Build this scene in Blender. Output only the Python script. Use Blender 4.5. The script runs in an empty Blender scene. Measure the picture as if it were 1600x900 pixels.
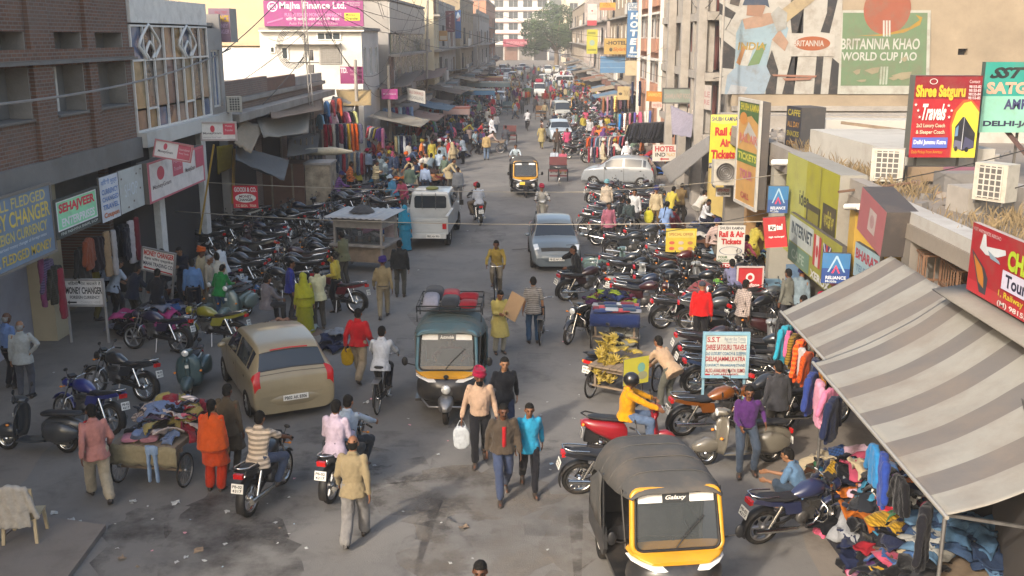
import bpy,bmesh,math,random
import numpy as np
from mathutils import Vector,Matrix,noise
R=math.radians
sc=bpy.context.scene
C=sc.collection
random.seed(7)
# ------------------------------------------------------------------ camera, world, sun, exposure
CAM_H,CAM_F,PITCH,YAW=7.4,1600.0,R(13.77),R(1.1)
cam_data=bpy.data.cameras.new("camera")
cam_data.lens=36.0;cam_data.sensor_width=36.0;cam_data.clip_end=2000
cam=bpy.data.objects.new("camera",cam_data);C.objects.link(cam)
cam.location=(0,0,CAM_H);cam.rotation_euler=(R(90)-PITCH,0,YAW)
sc.camera=cam
SUN_AZ,SUN_EL=R(33),R(31)
world=bpy.data.worlds.new("World");sc.world=world;world.use_nodes=True
wn=world.node_tree;bg=wn.nodes["Background"]
sky=wn.nodes.new("ShaderNodeTexSky");sky.sky_type='NISHITA';sky.sun_disc=False
sky.sun_elevation=SUN_EL;sky.sun_rotation=R(180)+SUN_AZ
sky.air_density=1.3;sky.dust_density=5.0;sky.ozone_density=1.0
wn.links.new(sky.outputs[0],bg.inputs[0]);bg.inputs[1].default_value=0.15
sun_data=bpy.data.lights.new("sun",'SUN');sun_data.energy=1.9;sun_data.angle=R(3);sun_data.color=(1.0,0.92,0.82)
sun=bpy.data.objects.new("sun",sun_data);C.objects.link(sun)
d=Vector((math.sin(SUN_AZ)*math.cos(SUN_EL),math.cos(SUN_AZ)*math.cos(SUN_EL),-math.sin(SUN_EL)))
sun.rotation_euler=d.to_track_quat('-Z','Y').to_euler();sun.location=(-20,-20,40)
vs=sc.view_settings;vs.view_transform='Standard';vs.look='None';vs.exposure=1.2;vs.gamma=1.0;vs.use_curve_mapping=False
sc.cycles.max_bounces=6;sc.cycles.diffuse_bounces=3;sc.cycles.glossy_bounces=3;sc.cycles.transmission_bounces=4
sc.cycles.transparent_max_bounces=8;sc.cycles.use_denoising=True;sc.cycles.caustics_reflective=False;sc.cycles.caustics_refractive=False
sc.cycles.sample_clamp_indirect=4.0
# ------------------------------------------------------------------ survey: photograph point -> place in the street
_fw=Vector((-math.sin(YAW)*math.cos(PITCH),math.cos(YAW)*math.cos(PITCH),-math.sin(PITCH)))
_rt=Vector((math.cos(YAW),math.sin(YAW),0))
_up=Vector((-math.sin(YAW)*math.sin(PITCH),math.cos(YAW)*math.sin(PITCH),math.cos(PITCH)))
def W(px,py,X=None,Y=None,Z=None):
 r=_fw+_rt*((px-800)/CAM_F)-_up*((py-450)/CAM_F)
 t=X/r.x if X is not None else Y/r.y if Y is not None else (Z-CAM_H)/r.z
 return Vector((r.x*t,r.y*t,CAM_H+r.z*t))
def G(px,py):return W(px,py,Z=0.0)
# ------------------------------------------------------------------ materials
MATS={}
def lin(c):
 if isinstance(c,str):
  c=tuple(int(c[i:i+2],16)/255 for i in (0,2,4))
  c=tuple(x/12.92 if x<=.04045 else ((x+.055)/1.055)**2.4 for x in c)
 return (c[0],c[1],c[2],1.0)
def mat(name,col=(.5,.5,.5),rough=.6,metal=0.0,var=.12,scale=4.0,bump=0.0,bscale=40.0,objcol=False,coat=0.0,spec=.5,
  trans=0.0,dirt=0.0,sheen=0.0,coord='Object',alpha=1.0,gain=1.0,prints=None):
 if name in MATS:return MATS[name]
 m=bpy.data.materials.new(name);m.use_nodes=True;MATS[name]=m
 nt=m.node_tree;N=nt.nodes;L=nt.links;b=N["Principled BSDF"]
 b.inputs["Roughness"].default_value=rough;b.inputs["Metallic"].default_value=metal
 b.inputs["Specular IOR Level"].default_value=spec
 b.inputs["Coat Weight"].default_value=coat;b.inputs["Transmission Weight"].default_value=trans
 b.inputs["Sheen Weight"].default_value=sheen;b.inputs["Alpha"].default_value=alpha
 tc=N.new("ShaderNodeTexCoord");src=tc.outputs[coord]
 if objcol:
  oi=N.new("ShaderNodeObjectInfo");g_=N.new("ShaderNodeVectorMath");g_.operation='SCALE';g_.inputs[3].default_value=gain;L.new(oi.outputs["Color"],g_.inputs[0]);base=g_.outputs[0]
 else:
  rgb=N.new("ShaderNodeRGB");rgb.outputs[0].default_value=lin(col);base=rgb.outputs[0]
 if prints:
  sp=N.new("ShaderNodeSeparateXYZ");L.new(src,sp.inputs[0])
  for ax,w_,th,dk in prints:
   mu_=N.new("ShaderNodeMath");mu_.operation='MULTIPLY';mu_.inputs[1].default_value=w_;L.new(sp.outputs[ax],mu_.inputs[0])
   fr_=N.new("ShaderNodeMath");fr_.operation='FRACT';L.new(mu_.outputs[0],fr_.inputs[0])
   g1=N.new("ShaderNodeMath");g1.operation='GREATER_THAN';g1.inputs[1].default_value=th;L.new(fr_.outputs[0],g1.inputs[0])
   g4=N.new("ShaderNodeMath");g4.operation='MULTIPLY_ADD';g4.inputs[1].default_value=dk-1;g4.inputs[2].default_value=1.0;L.new(g1.outputs[0],g4.inputs[0])
   v_=N.new("ShaderNodeVectorMath");v_.operation='SCALE';L.new(base,v_.inputs[0]);L.new(g4.outputs[0],v_.inputs[3]);base=v_.outputs[0]
 if var>0:
  no=N.new("ShaderNodeTexNoise");no.inputs["Scale"].default_value=scale;no.inputs["Detail"].default_value=6;no.inputs["Roughness"].default_value=.65
  L.new(src,no.inputs["Vector"])
  mr=N.new("ShaderNodeMapRange");mr.inputs[1].default_value=.25;mr.inputs[2].default_value=.75;mr.inputs[3].default_value=1-var;mr.inputs[4].default_value=1+var*.8
  L.new(no.outputs[0],mr.inputs[0])
  mx=N.new("ShaderNodeVectorMath");mx.operation='SCALE';L.new(base,mx.inputs[0]);L.new(mr.outputs[0],mx.inputs[3]);base=mx.outputs[0]
  rr=N.new("ShaderNodeMapRange");rr.inputs[3].default_value=max(0.02,rough-.08);rr.inputs[4].default_value=min(1,rough+.1)
  L.new(no.outputs[0],rr.inputs[0]);L.new(rr.outputs[0],b.inputs["Roughness"])
 if dirt>0:
  n2=N.new("ShaderNodeTexNoise");n2.inputs["Scale"].default_value=scale*.6;n2.inputs["Detail"].default_value=8;n2.inputs["Roughness"].default_value=.7
  L.new(src,n2.inputs["Vector"])
  cr=N.new("ShaderNodeMapRange");cr.inputs[1].default_value=.48;cr.inputs[2].default_value=.68;cr.inputs[3].default_value=0;cr.inputs[4].default_value=dirt
  L.new(n2.outputs[0],cr.inputs[0])
  mi=N.new("ShaderNodeMixRGB");L.new(cr.outputs[0],mi.inputs[0]);L.new(base,mi.inputs[1]);mi.inputs[2].default_value=(.14,.105,.075,1);base=mi.outputs[0]
 L.new(base,b.inputs["Base Color"])
 if bump>0:
  nb=N.new("ShaderNodeTexNoise");nb.inputs["Scale"].default_value=bscale;nb.inputs["Detail"].default_value=4;L.new(src,nb.inputs["Vector"])
  bp=N.new("ShaderNodeBump");bp.inputs["Strength"].default_value=bump;bp.inputs["Distance"].default_value=.02
  L.new(nb.outputs[0],bp.inputs["Height"]);L.new(bp.outputs[0],b.inputs["Normal"])
 return m
GAIN=[1.0];DIRT=[.12]
def flat(col,rough=.55,var=.1,dirt=None):
 """painted board colour (albedo estimated from its look and how strongly the place is lit)"""
 if isinstance(col,str) and GAIN[0]!=1.0:c_=lin(col);col=tuple(min(c_[i]*GAIN[0],.8) for i in range(3))
 key="paint_"+(col if isinstance(col,str) else "%.3f_%.3f_%.3f"%tuple(col[:3]))+("" if rough==.55 else "_%.2f"%rough)
 dirt=DIRT[0] if dirt is None else dirt;key+='' if dirt==.12 else '_d%.2f'%dirt
 return mat(key,col,rough,var=var,scale=2.5,dirt=dirt)
paint_o=mat("vehicle_paint",objcol=True,rough=.3,var=.1,scale=3,coat=.5,dirt=.10,gain=.78)
CLO=dict(objcol=True,rough=.9,var=.2,scale=9,bump=.6,bscale=24,sheen=.1,spec=.15,gain=.78)
cloth_o=mat("cloth",**CLO)
PRINTS=[mat("cloth_bands",prints=[(2,13.0,.5,2.1)],**CLO),mat("cloth_check",prints=[(0,24.0,.6,.6),(2,24.0,.6,.6)],**CLO),mat("cloth_pinstripe",prints=[(0,48.0,.7,.55)],**CLO),mat("cloth_stripes",prints=[(2,22.0,.6,.4)],**CLO)]
def printed(o,k):o.material_slots[0].link='OBJECT';o.material_slots[0].material=PRINTS[k];return o
rubber=mat("rubber",(.016,.0155,.015),.85,var=.25,scale=8,dirt=.25,spec=.2)
chrome=mat("chrome",(.62,.61,.58),.22,1.0,var=.12,scale=12)
steel=mat("dull_steel",(.30,.29,.28),.45,.9,var=.2,scale=10,dirt=.3)
black_plastic=mat("black_plastic",(.012,.012,.013),.5,var=.2,scale=6,dirt=.15,spec=.3)
vinyl=mat("seat_vinyl",(.02,.02,.022),.5,var=.2,scale=5,bump=.15,bscale=30,dirt=.18,spec=.3)
engine_m=mat("engine_alloy",(.10,.097,.094),.5,.7,var=.3,scale=20,dirt=.3)
glass_dark=mat("glass_dark",(.02,.025,.03),.06,0,var=.0,spec=.8)
lamp_glass=mat("lamp_glass",(.75,.75,.72),.12,.3,var=.1)
red_lens=mat("red_lens",(.42,.012,.012),.2,var=.1)
amber_lens=mat("amber_lens",(.7,.22,.02),.25,var=.1)
plate_white=mat("plate_white",(.74,.72,.66),.5,dirt=.15)
plate_yellow=mat("plate_yellow",(.8,.5,.04),.5,dirt=.1)
ink=mat("black_ink",(.02,.02,.022),.6,var=.1)
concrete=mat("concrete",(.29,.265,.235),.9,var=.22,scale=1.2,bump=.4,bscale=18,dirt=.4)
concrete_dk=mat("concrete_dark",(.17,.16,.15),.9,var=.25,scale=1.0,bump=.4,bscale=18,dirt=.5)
wood=mat("weathered_wood",(.21,.155,.105),.8,var=.3,scale=5,bump=.3,bscale=25,dirt=.3)
wood_grey=mat("grey_timber",(.24,.22,.20),.85,var=.3,scale=5,bump=.3,bscale=25,dirt=.3)
wire_m=mat("cable_black",(.03,.03,.03),.6,var=.0)
tin=mat("tin_sheet",(.36,.35,.335),.5,.35,var=.22,scale=2,dirt=.35)
# ------------------------------------------------------------------ mesh building
class MB:
 def __init__(s):s.v=[];s.f=[];s.mi=[];s.sm=[]
 def add(s,vs_,fs,mi=0,smooth=False,M=None):
  o=len(s.v)
  if M is not None:vs_=[M@Vector(p) for p in vs_]
  s.v.extend([tuple(p) for p in vs_]);s.f.extend([tuple(i+o for i in f) for f in fs])
  s.mi.extend([mi]*len(fs));s.sm.extend([smooth]*len(fs));return s
 def box(s,c,size,M=None,mi=0,taper=1.0):
  x,y,z=(a/2 for a in size);c=Vector(c);t=taper
  p=[(-x,-y,-z),(x,-y,-z),(x,y,-z),(-x,y,-z),(-x*t,-y*t,z),(x*t,-y*t,z),(x*t,y*t,z),(-x*t,y*t,z)]
  p=[Vector(q) for q in p]
  if M is not None and not isinstance(M,Matrix):M=Matrix.Rotation(M,4,'Z')
  p=[((M@q) if M is not None else q)+c for q in p]
  return s.add(p,[(3,2,1,0),(4,5,6,7),(0,1,5,4),(1,2,6,5),(2,3,7,6),(3,0,4,7)],mi)
 def bar(s,a,b,w,h=None,mi=0,up=(0,0,1)):
  a,b=Vector(a),Vector(b);h=h or w;dz=(b-a);l=dz.length
  if l<1e-6:return s
  z=dz/l;u=Vector(up)
  if abs(z.dot(u))>.98:u=Vector((1,0,0))
  x=u.cross(z).normalized();y=z.cross(x)
  p=[]
  for q in (a,b):
   for i,j in ((-1,-1),(1,-1),(1,1),(-1,1)):p.append(q+x*(w/2*i)+y*(h/2*j))
  return s.add(p,[(3,2,1,0),(4,5,6,7),(0,1,5,4),(1,2,6,5),(2,3,7,6),(3,0,4,7)],mi)
 def tube(s,pts,r,n=8,closed=False,mi=0,caps=True,flatten=1.0):
  pts=[Vector(p) for p in pts];k=len(pts);rs=r if isinstance(r,(list,tuple)) else [r]*k
  T=[]
  for i in range(k):
   if closed:t=pts[(i+1)%k]-pts[i-1]
   else:t=pts[min(i+1,k-1)]-pts[max(i-1,0)]
   T.append(t.normalized() if t.length>1e-9 else Vector((0,0,1)))
  u=Vector((0,0,1)) if abs(T[0].z)<.9 else Vector((1,0,0))
  x=u.cross(T[0]).normalized();vs_=[]
  for i in range(k):
   x=(x-T[i]*x.dot(T[i]))
   x=x.normalized() if x.length>1e-6 else T[i].orthogonal().normalized()
   y=T[i].cross(x)
   for j in range(n):
    a=2*math.pi*j/n;vs_.append(pts[i]+x*(rs[i]*math.cos(a))+y*(rs[i]*flatten*math.sin(a)))
  fs=[]
  for i in range(k if closed else k-1):
   for j in range(n):
    a=i*n+j;b=i*n+(j+1)%n;c=((i+1)%k)*n+(j+1)%n;d_=((i+1)%k)*n+j
    fs.append((a,b,c,d_))
  s.add(vs_,fs,mi,n>5)
  if caps and not closed:
   s.add(vs_[:n],[tuple(range(n))[::-1]],mi);s.add(vs_[-n:],[tuple(range(n))],mi)
  return s
 def cyl(s,a,b,r,r2=None,n=12,mi=0,caps=True):return s.tube([a,b],[r,r if r2 is None else r2],n,mi=mi,caps=caps)
 def lathe(s,prof,n=16,M=None,mi=0,arc=None,closed=False,smooth=True):
  vs_=[];k=len(prof);a0,a1=arc or (0,2*math.pi);full=arc is None
  cols=n if full else n+1
  for i in range(cols):
   a=a0+(a1-a0)*i/n
   for r_,z_ in prof:vs_.append(Vector((r_*math.cos(a),r_*math.sin(a),z_)))
  fs=[]
  for i in range(n):
   j=(i+1)%cols
   for q in range(k if closed else k-1):
    w=(q+1)%k;fs.append((i*k+q,j*k+q,j*k+w,i*k+w))
  return s.add(vs_,fs,mi,smooth,M)
 def ell(s,c,r,n=12,m=8,M=None,mi=0):
  vs_=[];fs=[];c=Vector(c)
  if not isinstance(r,(tuple,list)):r=(r,r,r)
  for i in range(m+1):
   t=math.pi*i/m
   for j in range(n):
    a=2*math.pi*j/n;q=Vector((r[0]*math.sin(t)*math.cos(a),r[1]*math.sin(t)*math.sin(a),r[2]*math.cos(t)))
    vs_.append(((M@q) if M is not None else q)+c)
  for i in range(m):
   for j in range(n):fs.append((i*n+j,(i+1)*n+j,(i+1)*n+(j+1)%n,i*n+(j+1)%n))
  return s.add(vs_,fs,mi,True)
 def prism(s,poly,depth,M=None,mi=0,z0=0.0):
  n=len(poly);vs_=[Vector((p[0],p[1],z0)) for p in poly]+[Vector((p[0],p[1],z0+depth)) for p in poly]
  fs=[tuple(range(n))[::-1],tuple(range(n,2*n))]+[(i,(i+1)%n,n+(i+1)%n,n+i) for i in range(n)]
  return s.add(vs_,fs,mi,False,M)
 def loft(s,rings,caps=True,mi=0,smooth=True,closed=True):
  k=len(rings);n=len(rings[0]);vs_=[p for r_ in rings for p in r_];fs=[]
  for i in range(k-1):
   for j in range(n if closed else n-1):
    fs.append((i*n+j,i*n+(j+1)%n,(i+1)*n+(j+1)%n,(i+1)*n+j))
  s.add(vs_,fs,mi,smooth)
  if caps:s.add(rings[0],[tuple(range(n))[::-1]],mi);s.add(rings[-1],[tuple(range(n))],mi)
  return s
 def sheet(s,grid,mi=0,thick=0.0,smooth=True):
  a,b=len(grid),len(grid[0]);g=[[Vector(p) for p in r_] for r_ in grid]
  vs_=[p for r_ in g for p in r_];fs=[(i*b+j,i*b+j+1,(i+1)*b+j+1,(i+1)*b+j) for i in range(a-1) for j in range(b-1)]
  if thick:
   nn=[]
   for i in range(a):
    for j in range(b):
     du=g[min(i+1,a-1)][j]-g[max(i-1,0)][j];dv=g[i][min(j+1,b-1)]-g[i][max(j-1,0)]
     q=du.cross(dv);nn.append(q.normalized() if q.length>1e-9 else Vector((0,0,1)))
   o=a*b;vs_+=[p-q*thick for p,q in zip(vs_[:o],nn)]
   fs+=[tuple(i+o for i in f)[::-1] for f in list(fs)]
   rim=[i*b for i in range(a)]+[(a-1)*b+j for j in range(1,b)]+[i*b+b-1 for i in range(a-2,-1,-1)]+[j for j in range(b-2,0,-1)]
   fs+=[(rim[i],rim[(i+1)%len(rim)],rim[(i+1)%len(rim)]+o,rim[i]+o) for i in range(len(rim))]
  return s.add(vs_,fs,mi,smooth)
 def join(s,o,M=None,mi=None):
  n=len(s.v);s.v.extend([tuple(M@Vector(p)) for p in o.v] if M is not None else o.v)
  s.f.extend([tuple(i+n for i in f) for f in o.f]);s.mi.extend(o.mi if mi is None else [mi]*len(o.f));s.sm.extend(o.sm);return s
 def mesh(s,name,mats):
  me=bpy.data.meshes.new(name);me.from_pydata(s.v,[],s.f)
  for m in (mats if isinstance(mats,(list,tuple)) else [mats]):me.materials.append(m)
  me.polygons.foreach_set("material_index",s.mi);me.polygons.foreach_set("use_smooth",s.sm);me.update();return me
 def build(s,name,mats,parent=None,color=None):
  o=bpy.data.objects.new(name,s.mesh(name,mats));C.objects.link(o)
  if parent is not None:o.parent=parent
  if color is not None:o.color=lin(color)
  return o
def tag(o,label=None,cat=None,group=None,kind=None):
 if label:o["label"]=label
 if cat:o["category"]=cat
 if group:o["group"]=group
 if kind:o["kind"]=kind
 return o
def empty(name,loc=(0,0,0),rz=0.0,label=None,cat=None,group=None):
 o=bpy.data.objects.new(name,None);C.objects.link(o);o.location=loc;o.rotation_euler=(0,0,rz);o.empty_display_size=.2
 return tag(o,label,cat,group)
KIDS={}
def kids(o):return [c for c in o.children]
def copy_tree(o,parent=None):
 c=o.copy();C.objects.link(c);c.parent=parent
 if parent is not None:c.matrix_parent_inverse=o.matrix_parent_inverse.copy()
 for ch in list(o.children):
  if ch.name.startswith("_"):continue
  copy_tree(ch,c)
 return c
def rotm(rx=0,ry=0,rz=0):return Matrix.Rotation(R(rz),4,'Z')@Matrix.Rotation(R(ry),4,'Y')@Matrix.Rotation(R(rx),4,'X')
def T(x,y,z):return Matrix.Translation((x,y,z))
def catenary(a,b,sag,n=14):
 a,b=Vector(a),Vector(b);return [a.lerp(b,i/n)-Vector((0,0,4*sag*(i/n)*(1-i/n))) for i in range(n+1)]
# ------------------------------------------------------------------ lettering and boards
def text_mesh(txt,mtl,bold=0.0,shear=0.0):
 cu=bpy.data.curves.new("lettering",'FONT');cu.body=txt;cu.offset=bold;cu.shear=shear;cu.resolution_u=3
 o=bpy.data.objects.new("lettering",cu);me=bpy.data.meshes.new_from_object(o)
 bpy.data.objects.remove(o);bpy.data.curves.remove(cu)
 me.materials.clear();me.materials.append(mtl);me.name="lettering";return me
def fit_text(txt,x0,x1,y0,y1,z,mtl,bold=0.0,shear=0.0,stretch=True):
 me=text_mesh(txt,mtl,bold,shear);n=len(me.vertices)
 if n==0:return me
 a=np.empty(n*3,np.float32);me.vertices.foreach_get("co",a);a=a.reshape(-1,3)
 lo,hi=a.min(0),a.max(0);sx=(x1-x0)/max(hi[0]-lo[0],1e-6);sy=(y1-y0)/max(hi[1]-lo[1],1e-6)
 if not stretch:sx=min(sx,sy)
 off=x0+((x1-x0)-(hi[0]-lo[0])*sx)/2
 a[:,0]=(a[:,0]-lo[0])*sx+off;a[:,1]=(a[:,1]-lo[1])*sy+y0;a[:,2]=z
 me.vertices.foreach_set("co",a.ravel());me.update();return me
def frame_m(o,u):
 u=Vector(u).normalized();v=Vector((0,0,1));v=(v-u*u.z).normalized();n=u.cross(v)
 return Matrix(((u.x,v.x,n.x,o[0]),(u.y,v.y,n.y,o[1]),(u.z,v.z,n.z,o[2]),(0,0,0,1)))
def decorate(root,Wd,Hd,items,z0=.004,dz=.002):
 for k,it in enumerate(items):
  z=z0+dz*k;t=it[0]
  if t=='t':
   _,txt,x0,x1,y0,y1,col=it[:7];bold=it[7] if len(it)>7 else .0;sh=it[8] if len(it)>8 else 0.0
   me=fit_text(txt,x0*Wd,x1*Wd,y0*Hd,y1*Hd,z,flat(col),bold,sh)
   o=bpy.data.objects.new("lettering",me);C.objects.link(o);o.parent=root
  else:
   m=MB()
   if t=='r':
    _,x0,x1,y0,y1,col=it;poly=[(x0,y0),(x1,y0),(x1,y1),(x0,y1)];nm="printed_panel"
   elif t=='e':
    _,cx,cy,rx,ry,col=it;poly=[(cx+rx*math.cos(a*math.pi/14),cy+ry*math.sin(a*math.pi/14)) for a in range(28)];nm="printed_disc"
   elif t=='o':
    _,cx,cy,rx,ry,w,col=it;nm="printed_ring";vs_=[];n=28
    for a in range(n):
     ca,sa=math.cos(a*2*math.pi/n),math.sin(a*2*math.pi/n)
     vs_+=[((cx+rx*ca)*Wd,(cy+ry*sa)*Hd,z),((cx+rx*(1-w)*ca)*Wd,(cy+ry*(1-w)*sa)*Hd,z)]
    m.add(vs_,[(2*a,(2*a+2)%(2*n),(2*a+3)%(2*n),2*a+1) for a in range(n)]);poly=None
   elif t=='p':
    _,poly,col=it;nm="printed_shape"
   if poly:m.add([(p[0]*Wd,p[1]*Hd,z) for p in poly],[tuple(range(len(poly)))])
   m.build(nm,flat(col),root)
def sign(name,label,o,u,Wd,Hd,col,items=(),th=.05,edge='55504a',frame=.0,frame_col='6b6660',cat='sign',group=None,tilt=0.0,post=None,roll=0.0):
 """o bottom-left corner of the face, u along the face"""
 root=empty(name,label=label,cat=cat,group=group)
 M=frame_m(o,u)
 if roll:M=M@T(Wd/2,Hd/2,0)@Matrix.Rotation(R(roll),4,'Z')@T(-Wd/2,-Hd/2,0)
 if tilt:M=M@Matrix.Rotation(R(tilt),4,'X')
 root.matrix_world=M
 m=MB();m.box((Wd/2,Hd/2,-th/2),(Wd,Hd,th),mi=1)
 m.add([(0,0,.0015),(Wd,0,.0015),(Wd,Hd,.0015),(0,Hd,.0015)],[(0,1,2,3)],0)
 m.build("board",[flat(col),flat(edge,.7)],root)
 if frame:
  f=MB()
  for a,b in (((-frame/2,0),(Wd+frame/2,0)),((-frame/2,Hd),(Wd+frame/2,Hd)),((0,frame/2),(0,Hd-frame/2)),((Wd,frame/2),(Wd,Hd-frame/2))):
   f.bar((a[0],a[1],-.005),(b[0],b[1],-.005),frame,.07)
  f.build("frame",flat(frame_col,.6),root)
 if post:
  for px,ln in post:
   p=MB();p.bar((px*Wd,Hd*.9,-th-.03),(px*Wd,-ln,-th-.03),.05);p.build("post",flat(frame_col,.6),root)
 decorate(root,Wd,Hd,items);return root
def sign_px(name,label,tl,by,YL,tr,YR,col,items=(),**k):
 """face surveyed by its top-left, the bottom of its left edge, and its top-right, at distances YL and YR"""
 A=W(tl[0],tl[1],Y=YL);Bz=W(tl[0],by,Y=YL).z;D=W(tr[0],tr[1],Y=YR);u=D-A;u.z=0
 return sign(name,label,(A.x,A.y,Bz),u,u.length,A.z-Bz,col,items,**k)
# ------------------------------------------------------------------ ground
def ground_mat(name,base,dark,lite,stain=.5,rough=.9):
 m=bpy.data.materials.new(name);m.use_nodes=True;nt=m.node_tree;N=nt.nodes;L=nt.links;b=N["Principled BSDF"]
 tc=N.new("ShaderNodeTexCoord")
 def noi(sc_,det=8,ro=.6,dist=0):
  n=N.new("ShaderNodeTexNoise");n.inputs["Scale"].default_value=sc_;n.inputs["Detail"].default_value=det;n.inputs["Roughness"].default_value=ro;n.inputs["Distortion"].default_value=dist
  L.new(tc.outputs["Object"],n.inputs["Vector"]);return n.outputs[0]
 def mix(f,a,c,lo,hi,amt=1.0):
  mr=N.new("ShaderNodeMapRange");mr.inputs[1].default_value=lo;mr.inputs[2].default_value=hi;mr.inputs[4].default_value=amt;L.new(f,mr.inputs[0])
  x=N.new("ShaderNodeMixRGB");L.new(mr.outputs[0],x.inputs[0]);L.new(a,x.inputs[1]);x.inputs[2].default_value=(*c,1);return x.outputs[0]
 rgb=N.new("ShaderNodeRGB");rgb.outputs[0].default_value=(*base,1);c=rgb.outputs[0]
 c=mix(noi(.35,6,.6,.6),c,lite,.42,.66,.8)
 c=mix(noi(1.3,8,.7,.3),c,dark,.5,.72,stain)
 c=mix(noi(.11,5,.55,1.2),c,dark,.52,.7,stain*.8)
 c=mix(noi(9,6,.75),c,dark,.56,.74,stain*.6)
 c=mix(noi(60,3,.7),c,lite,.62,.72,.45)
 L.new(c,b.inputs["Base Color"]);b.inputs["Roughness"].default_value=rough;b.inputs["Specular IOR Level"].default_value=.3
 bp=N.new("ShaderNodeBump");bp.inputs["Strength"].default_value=.5;bp.inputs["Distance"].default_value=.015
 L.new(noi(45,5,.7),bp.inputs["Height"]);L.new(bp.outputs[0],b.inputs["Normal"]);return m
dirt_m=ground_mat("dusty_ground",(.175,.15,.125),(.085,.073,.062),(.23,.20,.168),.6)
asphalt_m=ground_mat("worn_asphalt",(.150,.141,.130),(.085,.079,.073),(.20,.185,.165),.6)
m=MB();m.add([(-900,-60,0),(900,-60,0),(900,1500,0),(-900,1500,0)],[(0,1,2,3)])
tag(m.build("ground",dirt_m),kind="structure")
def strip(name,lft,rgt,z,mtl):
 g=MB();n=len(lft);g.add([(*p,z) for p in lft]+[(*p,z) for p in rgt],[(i,i+n,i+n+1,i+1) for i in range(n-1)]);return tag(g.build(name,mtl),kind="structure")
rng=random.Random(3)
ys=[-30+1.1*i for i in range(90)]+[70+8*i for i in range(45)]
strip("road",[(-8.6+rng.uniform(-.22,.22)+.5*math.sin(y*.21),y) for y in ys],[(4.3+rng.uniform(-.22,.22)+.4*math.sin(y*.17+1),y) for y in ys],.004,asphalt_m)
def blob(name,pts,z,mtl,jit=.12,sub=5,seed=1):
 r_=random.Random(seed);out=[]
 n=len(pts)
 for i in range(n):
  a,b=Vector(pts[i]),Vector(pts[(i+1)%n])
  for k in range(sub):
   p=a.lerp(b,k/sub);out.append((p.x+r_.uniform(-jit,jit),p.y+r_.uniform(-jit,jit),z))
 g=MB();g.add(out,[tuple(range(len(out)))]);return tag(g.build(name,mtl),kind="structure")
def feather(m,lo=.44,hi=.66,sc_=.9,amt=.85):
 nt=m.node_tree;tc=nt.nodes.new("ShaderNodeTexCoord");n=nt.nodes.new("ShaderNodeTexNoise");n.inputs["Scale"].default_value=sc_;n.inputs["Detail"].default_value=7;n.inputs["Roughness"].default_value=.65
 nt.links.new(tc.outputs["Object"],n.inputs["Vector"]);r_=nt.nodes.new("ShaderNodeMapRange");r_.inputs[1].default_value=lo;r_.inputs[2].default_value=hi;r_.inputs[4].default_value=amt
 nt.links.new(n.outputs[0],r_.inputs[0]);nt.links.new(r_.outputs[0],nt.nodes["Principled BSDF"].inputs["Alpha"]);return m
wet_m=ground_mat("wet_asphalt",(.062,.055,.05),(.045,.04,.037),(.095,.084,.074),.5,.55)
blob("wet_patch",[G(*p).xy for p in ((262,822),(330,762),(372,690),(430,700),(405,770),(455,835),(470,900),(430,960),(330,990),(250,930))],.008,wet_m,.12,7)
blob("wet_patch",[G(*p).xy for p in ((165,832),(205,800),(270,790),(262,822),(240,900),(190,980),(120,990))],.0085,wet_m,.1,6,4)
feather(wet_m,.45,.70,.8,.85)
oil_m=feather(ground_mat("oil_stain",(.055,.05,.047),(.04,.036,.034),(.08,.074,.068),.5,.7),.48,.72,1.6,.5);dust_m=feather(ground_mat("dust_drift",(.20,.172,.142),(.15,.128,.105),(.24,.21,.175),.5),.42,.66,.8,.75);patch_m=feather(ground_mat("tar_patch",(.105,.099,.094),(.08,.075,.072),(.13,.122,.114),.5),.45,.68,1.2,.4)
ro=random.Random(17)
for k in range(16):
 px,py=ro.uniform(430,1000),ro.uniform(300,890);q=G(px,py);rx,ry=ro.uniform(.4,1.6),ro.uniform(.5,2.6)
 blob("oil_stain" if k%3 else "dust_drift",[(q.x+rx*math.cos(a*.63),q.y+ry*math.sin(a*.63)) for a in range(10)],.0052+.0003*k,oil_m if k%3 else dust_m,.25,3,k)
for k,(px,py,w_,l_) in enumerate(((640,560,1.1,1.6),(830,600,.8,2.2),(590,700,1.5,.8),(880,840,1.2,1.5),(760,380,1.2,3.0),(700,300,1.4,4),(420,740,1.4,.9))):
 q=G(px,py);blob("tar_patch",[(q.x-w_/2,q.y),(q.x+w_/2,q.y+.1),(q.x+w_/2+.1,q.y+l_),(q.x-w_/2+.05,q.y+l_+.1)],.0046+.0001*k,patch_m,.05,6,k+50)
conc_pave=ground_mat("pavement_concrete",(.175,.15,.128),(.10,.088,.076),(.215,.19,.165),.5)
pv=MB()
e0,e1=G(166,828),G(110,905)
for (a,b) in (((-14,8.0),(-6.95,12.3)),((-6.93,8.0),(e1.x+.5,12.3))):pass
pts=[(-12.4,8.0),(-6.2,8.0),(-6.75,11.9),(-6.62,14.6),(-12.4,14.9)]
pv.prism([(-12.4,8),(-8.15,8),(-7.9,14.72),(-12.4,14.9)],.09);pv.prism([(-8.13,8),(-6.15,8),(e0.x,e0.y),(-7.88,14.7)],.088)
tag(pv.build("pavement",conc_pave),kind="structure")
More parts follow.
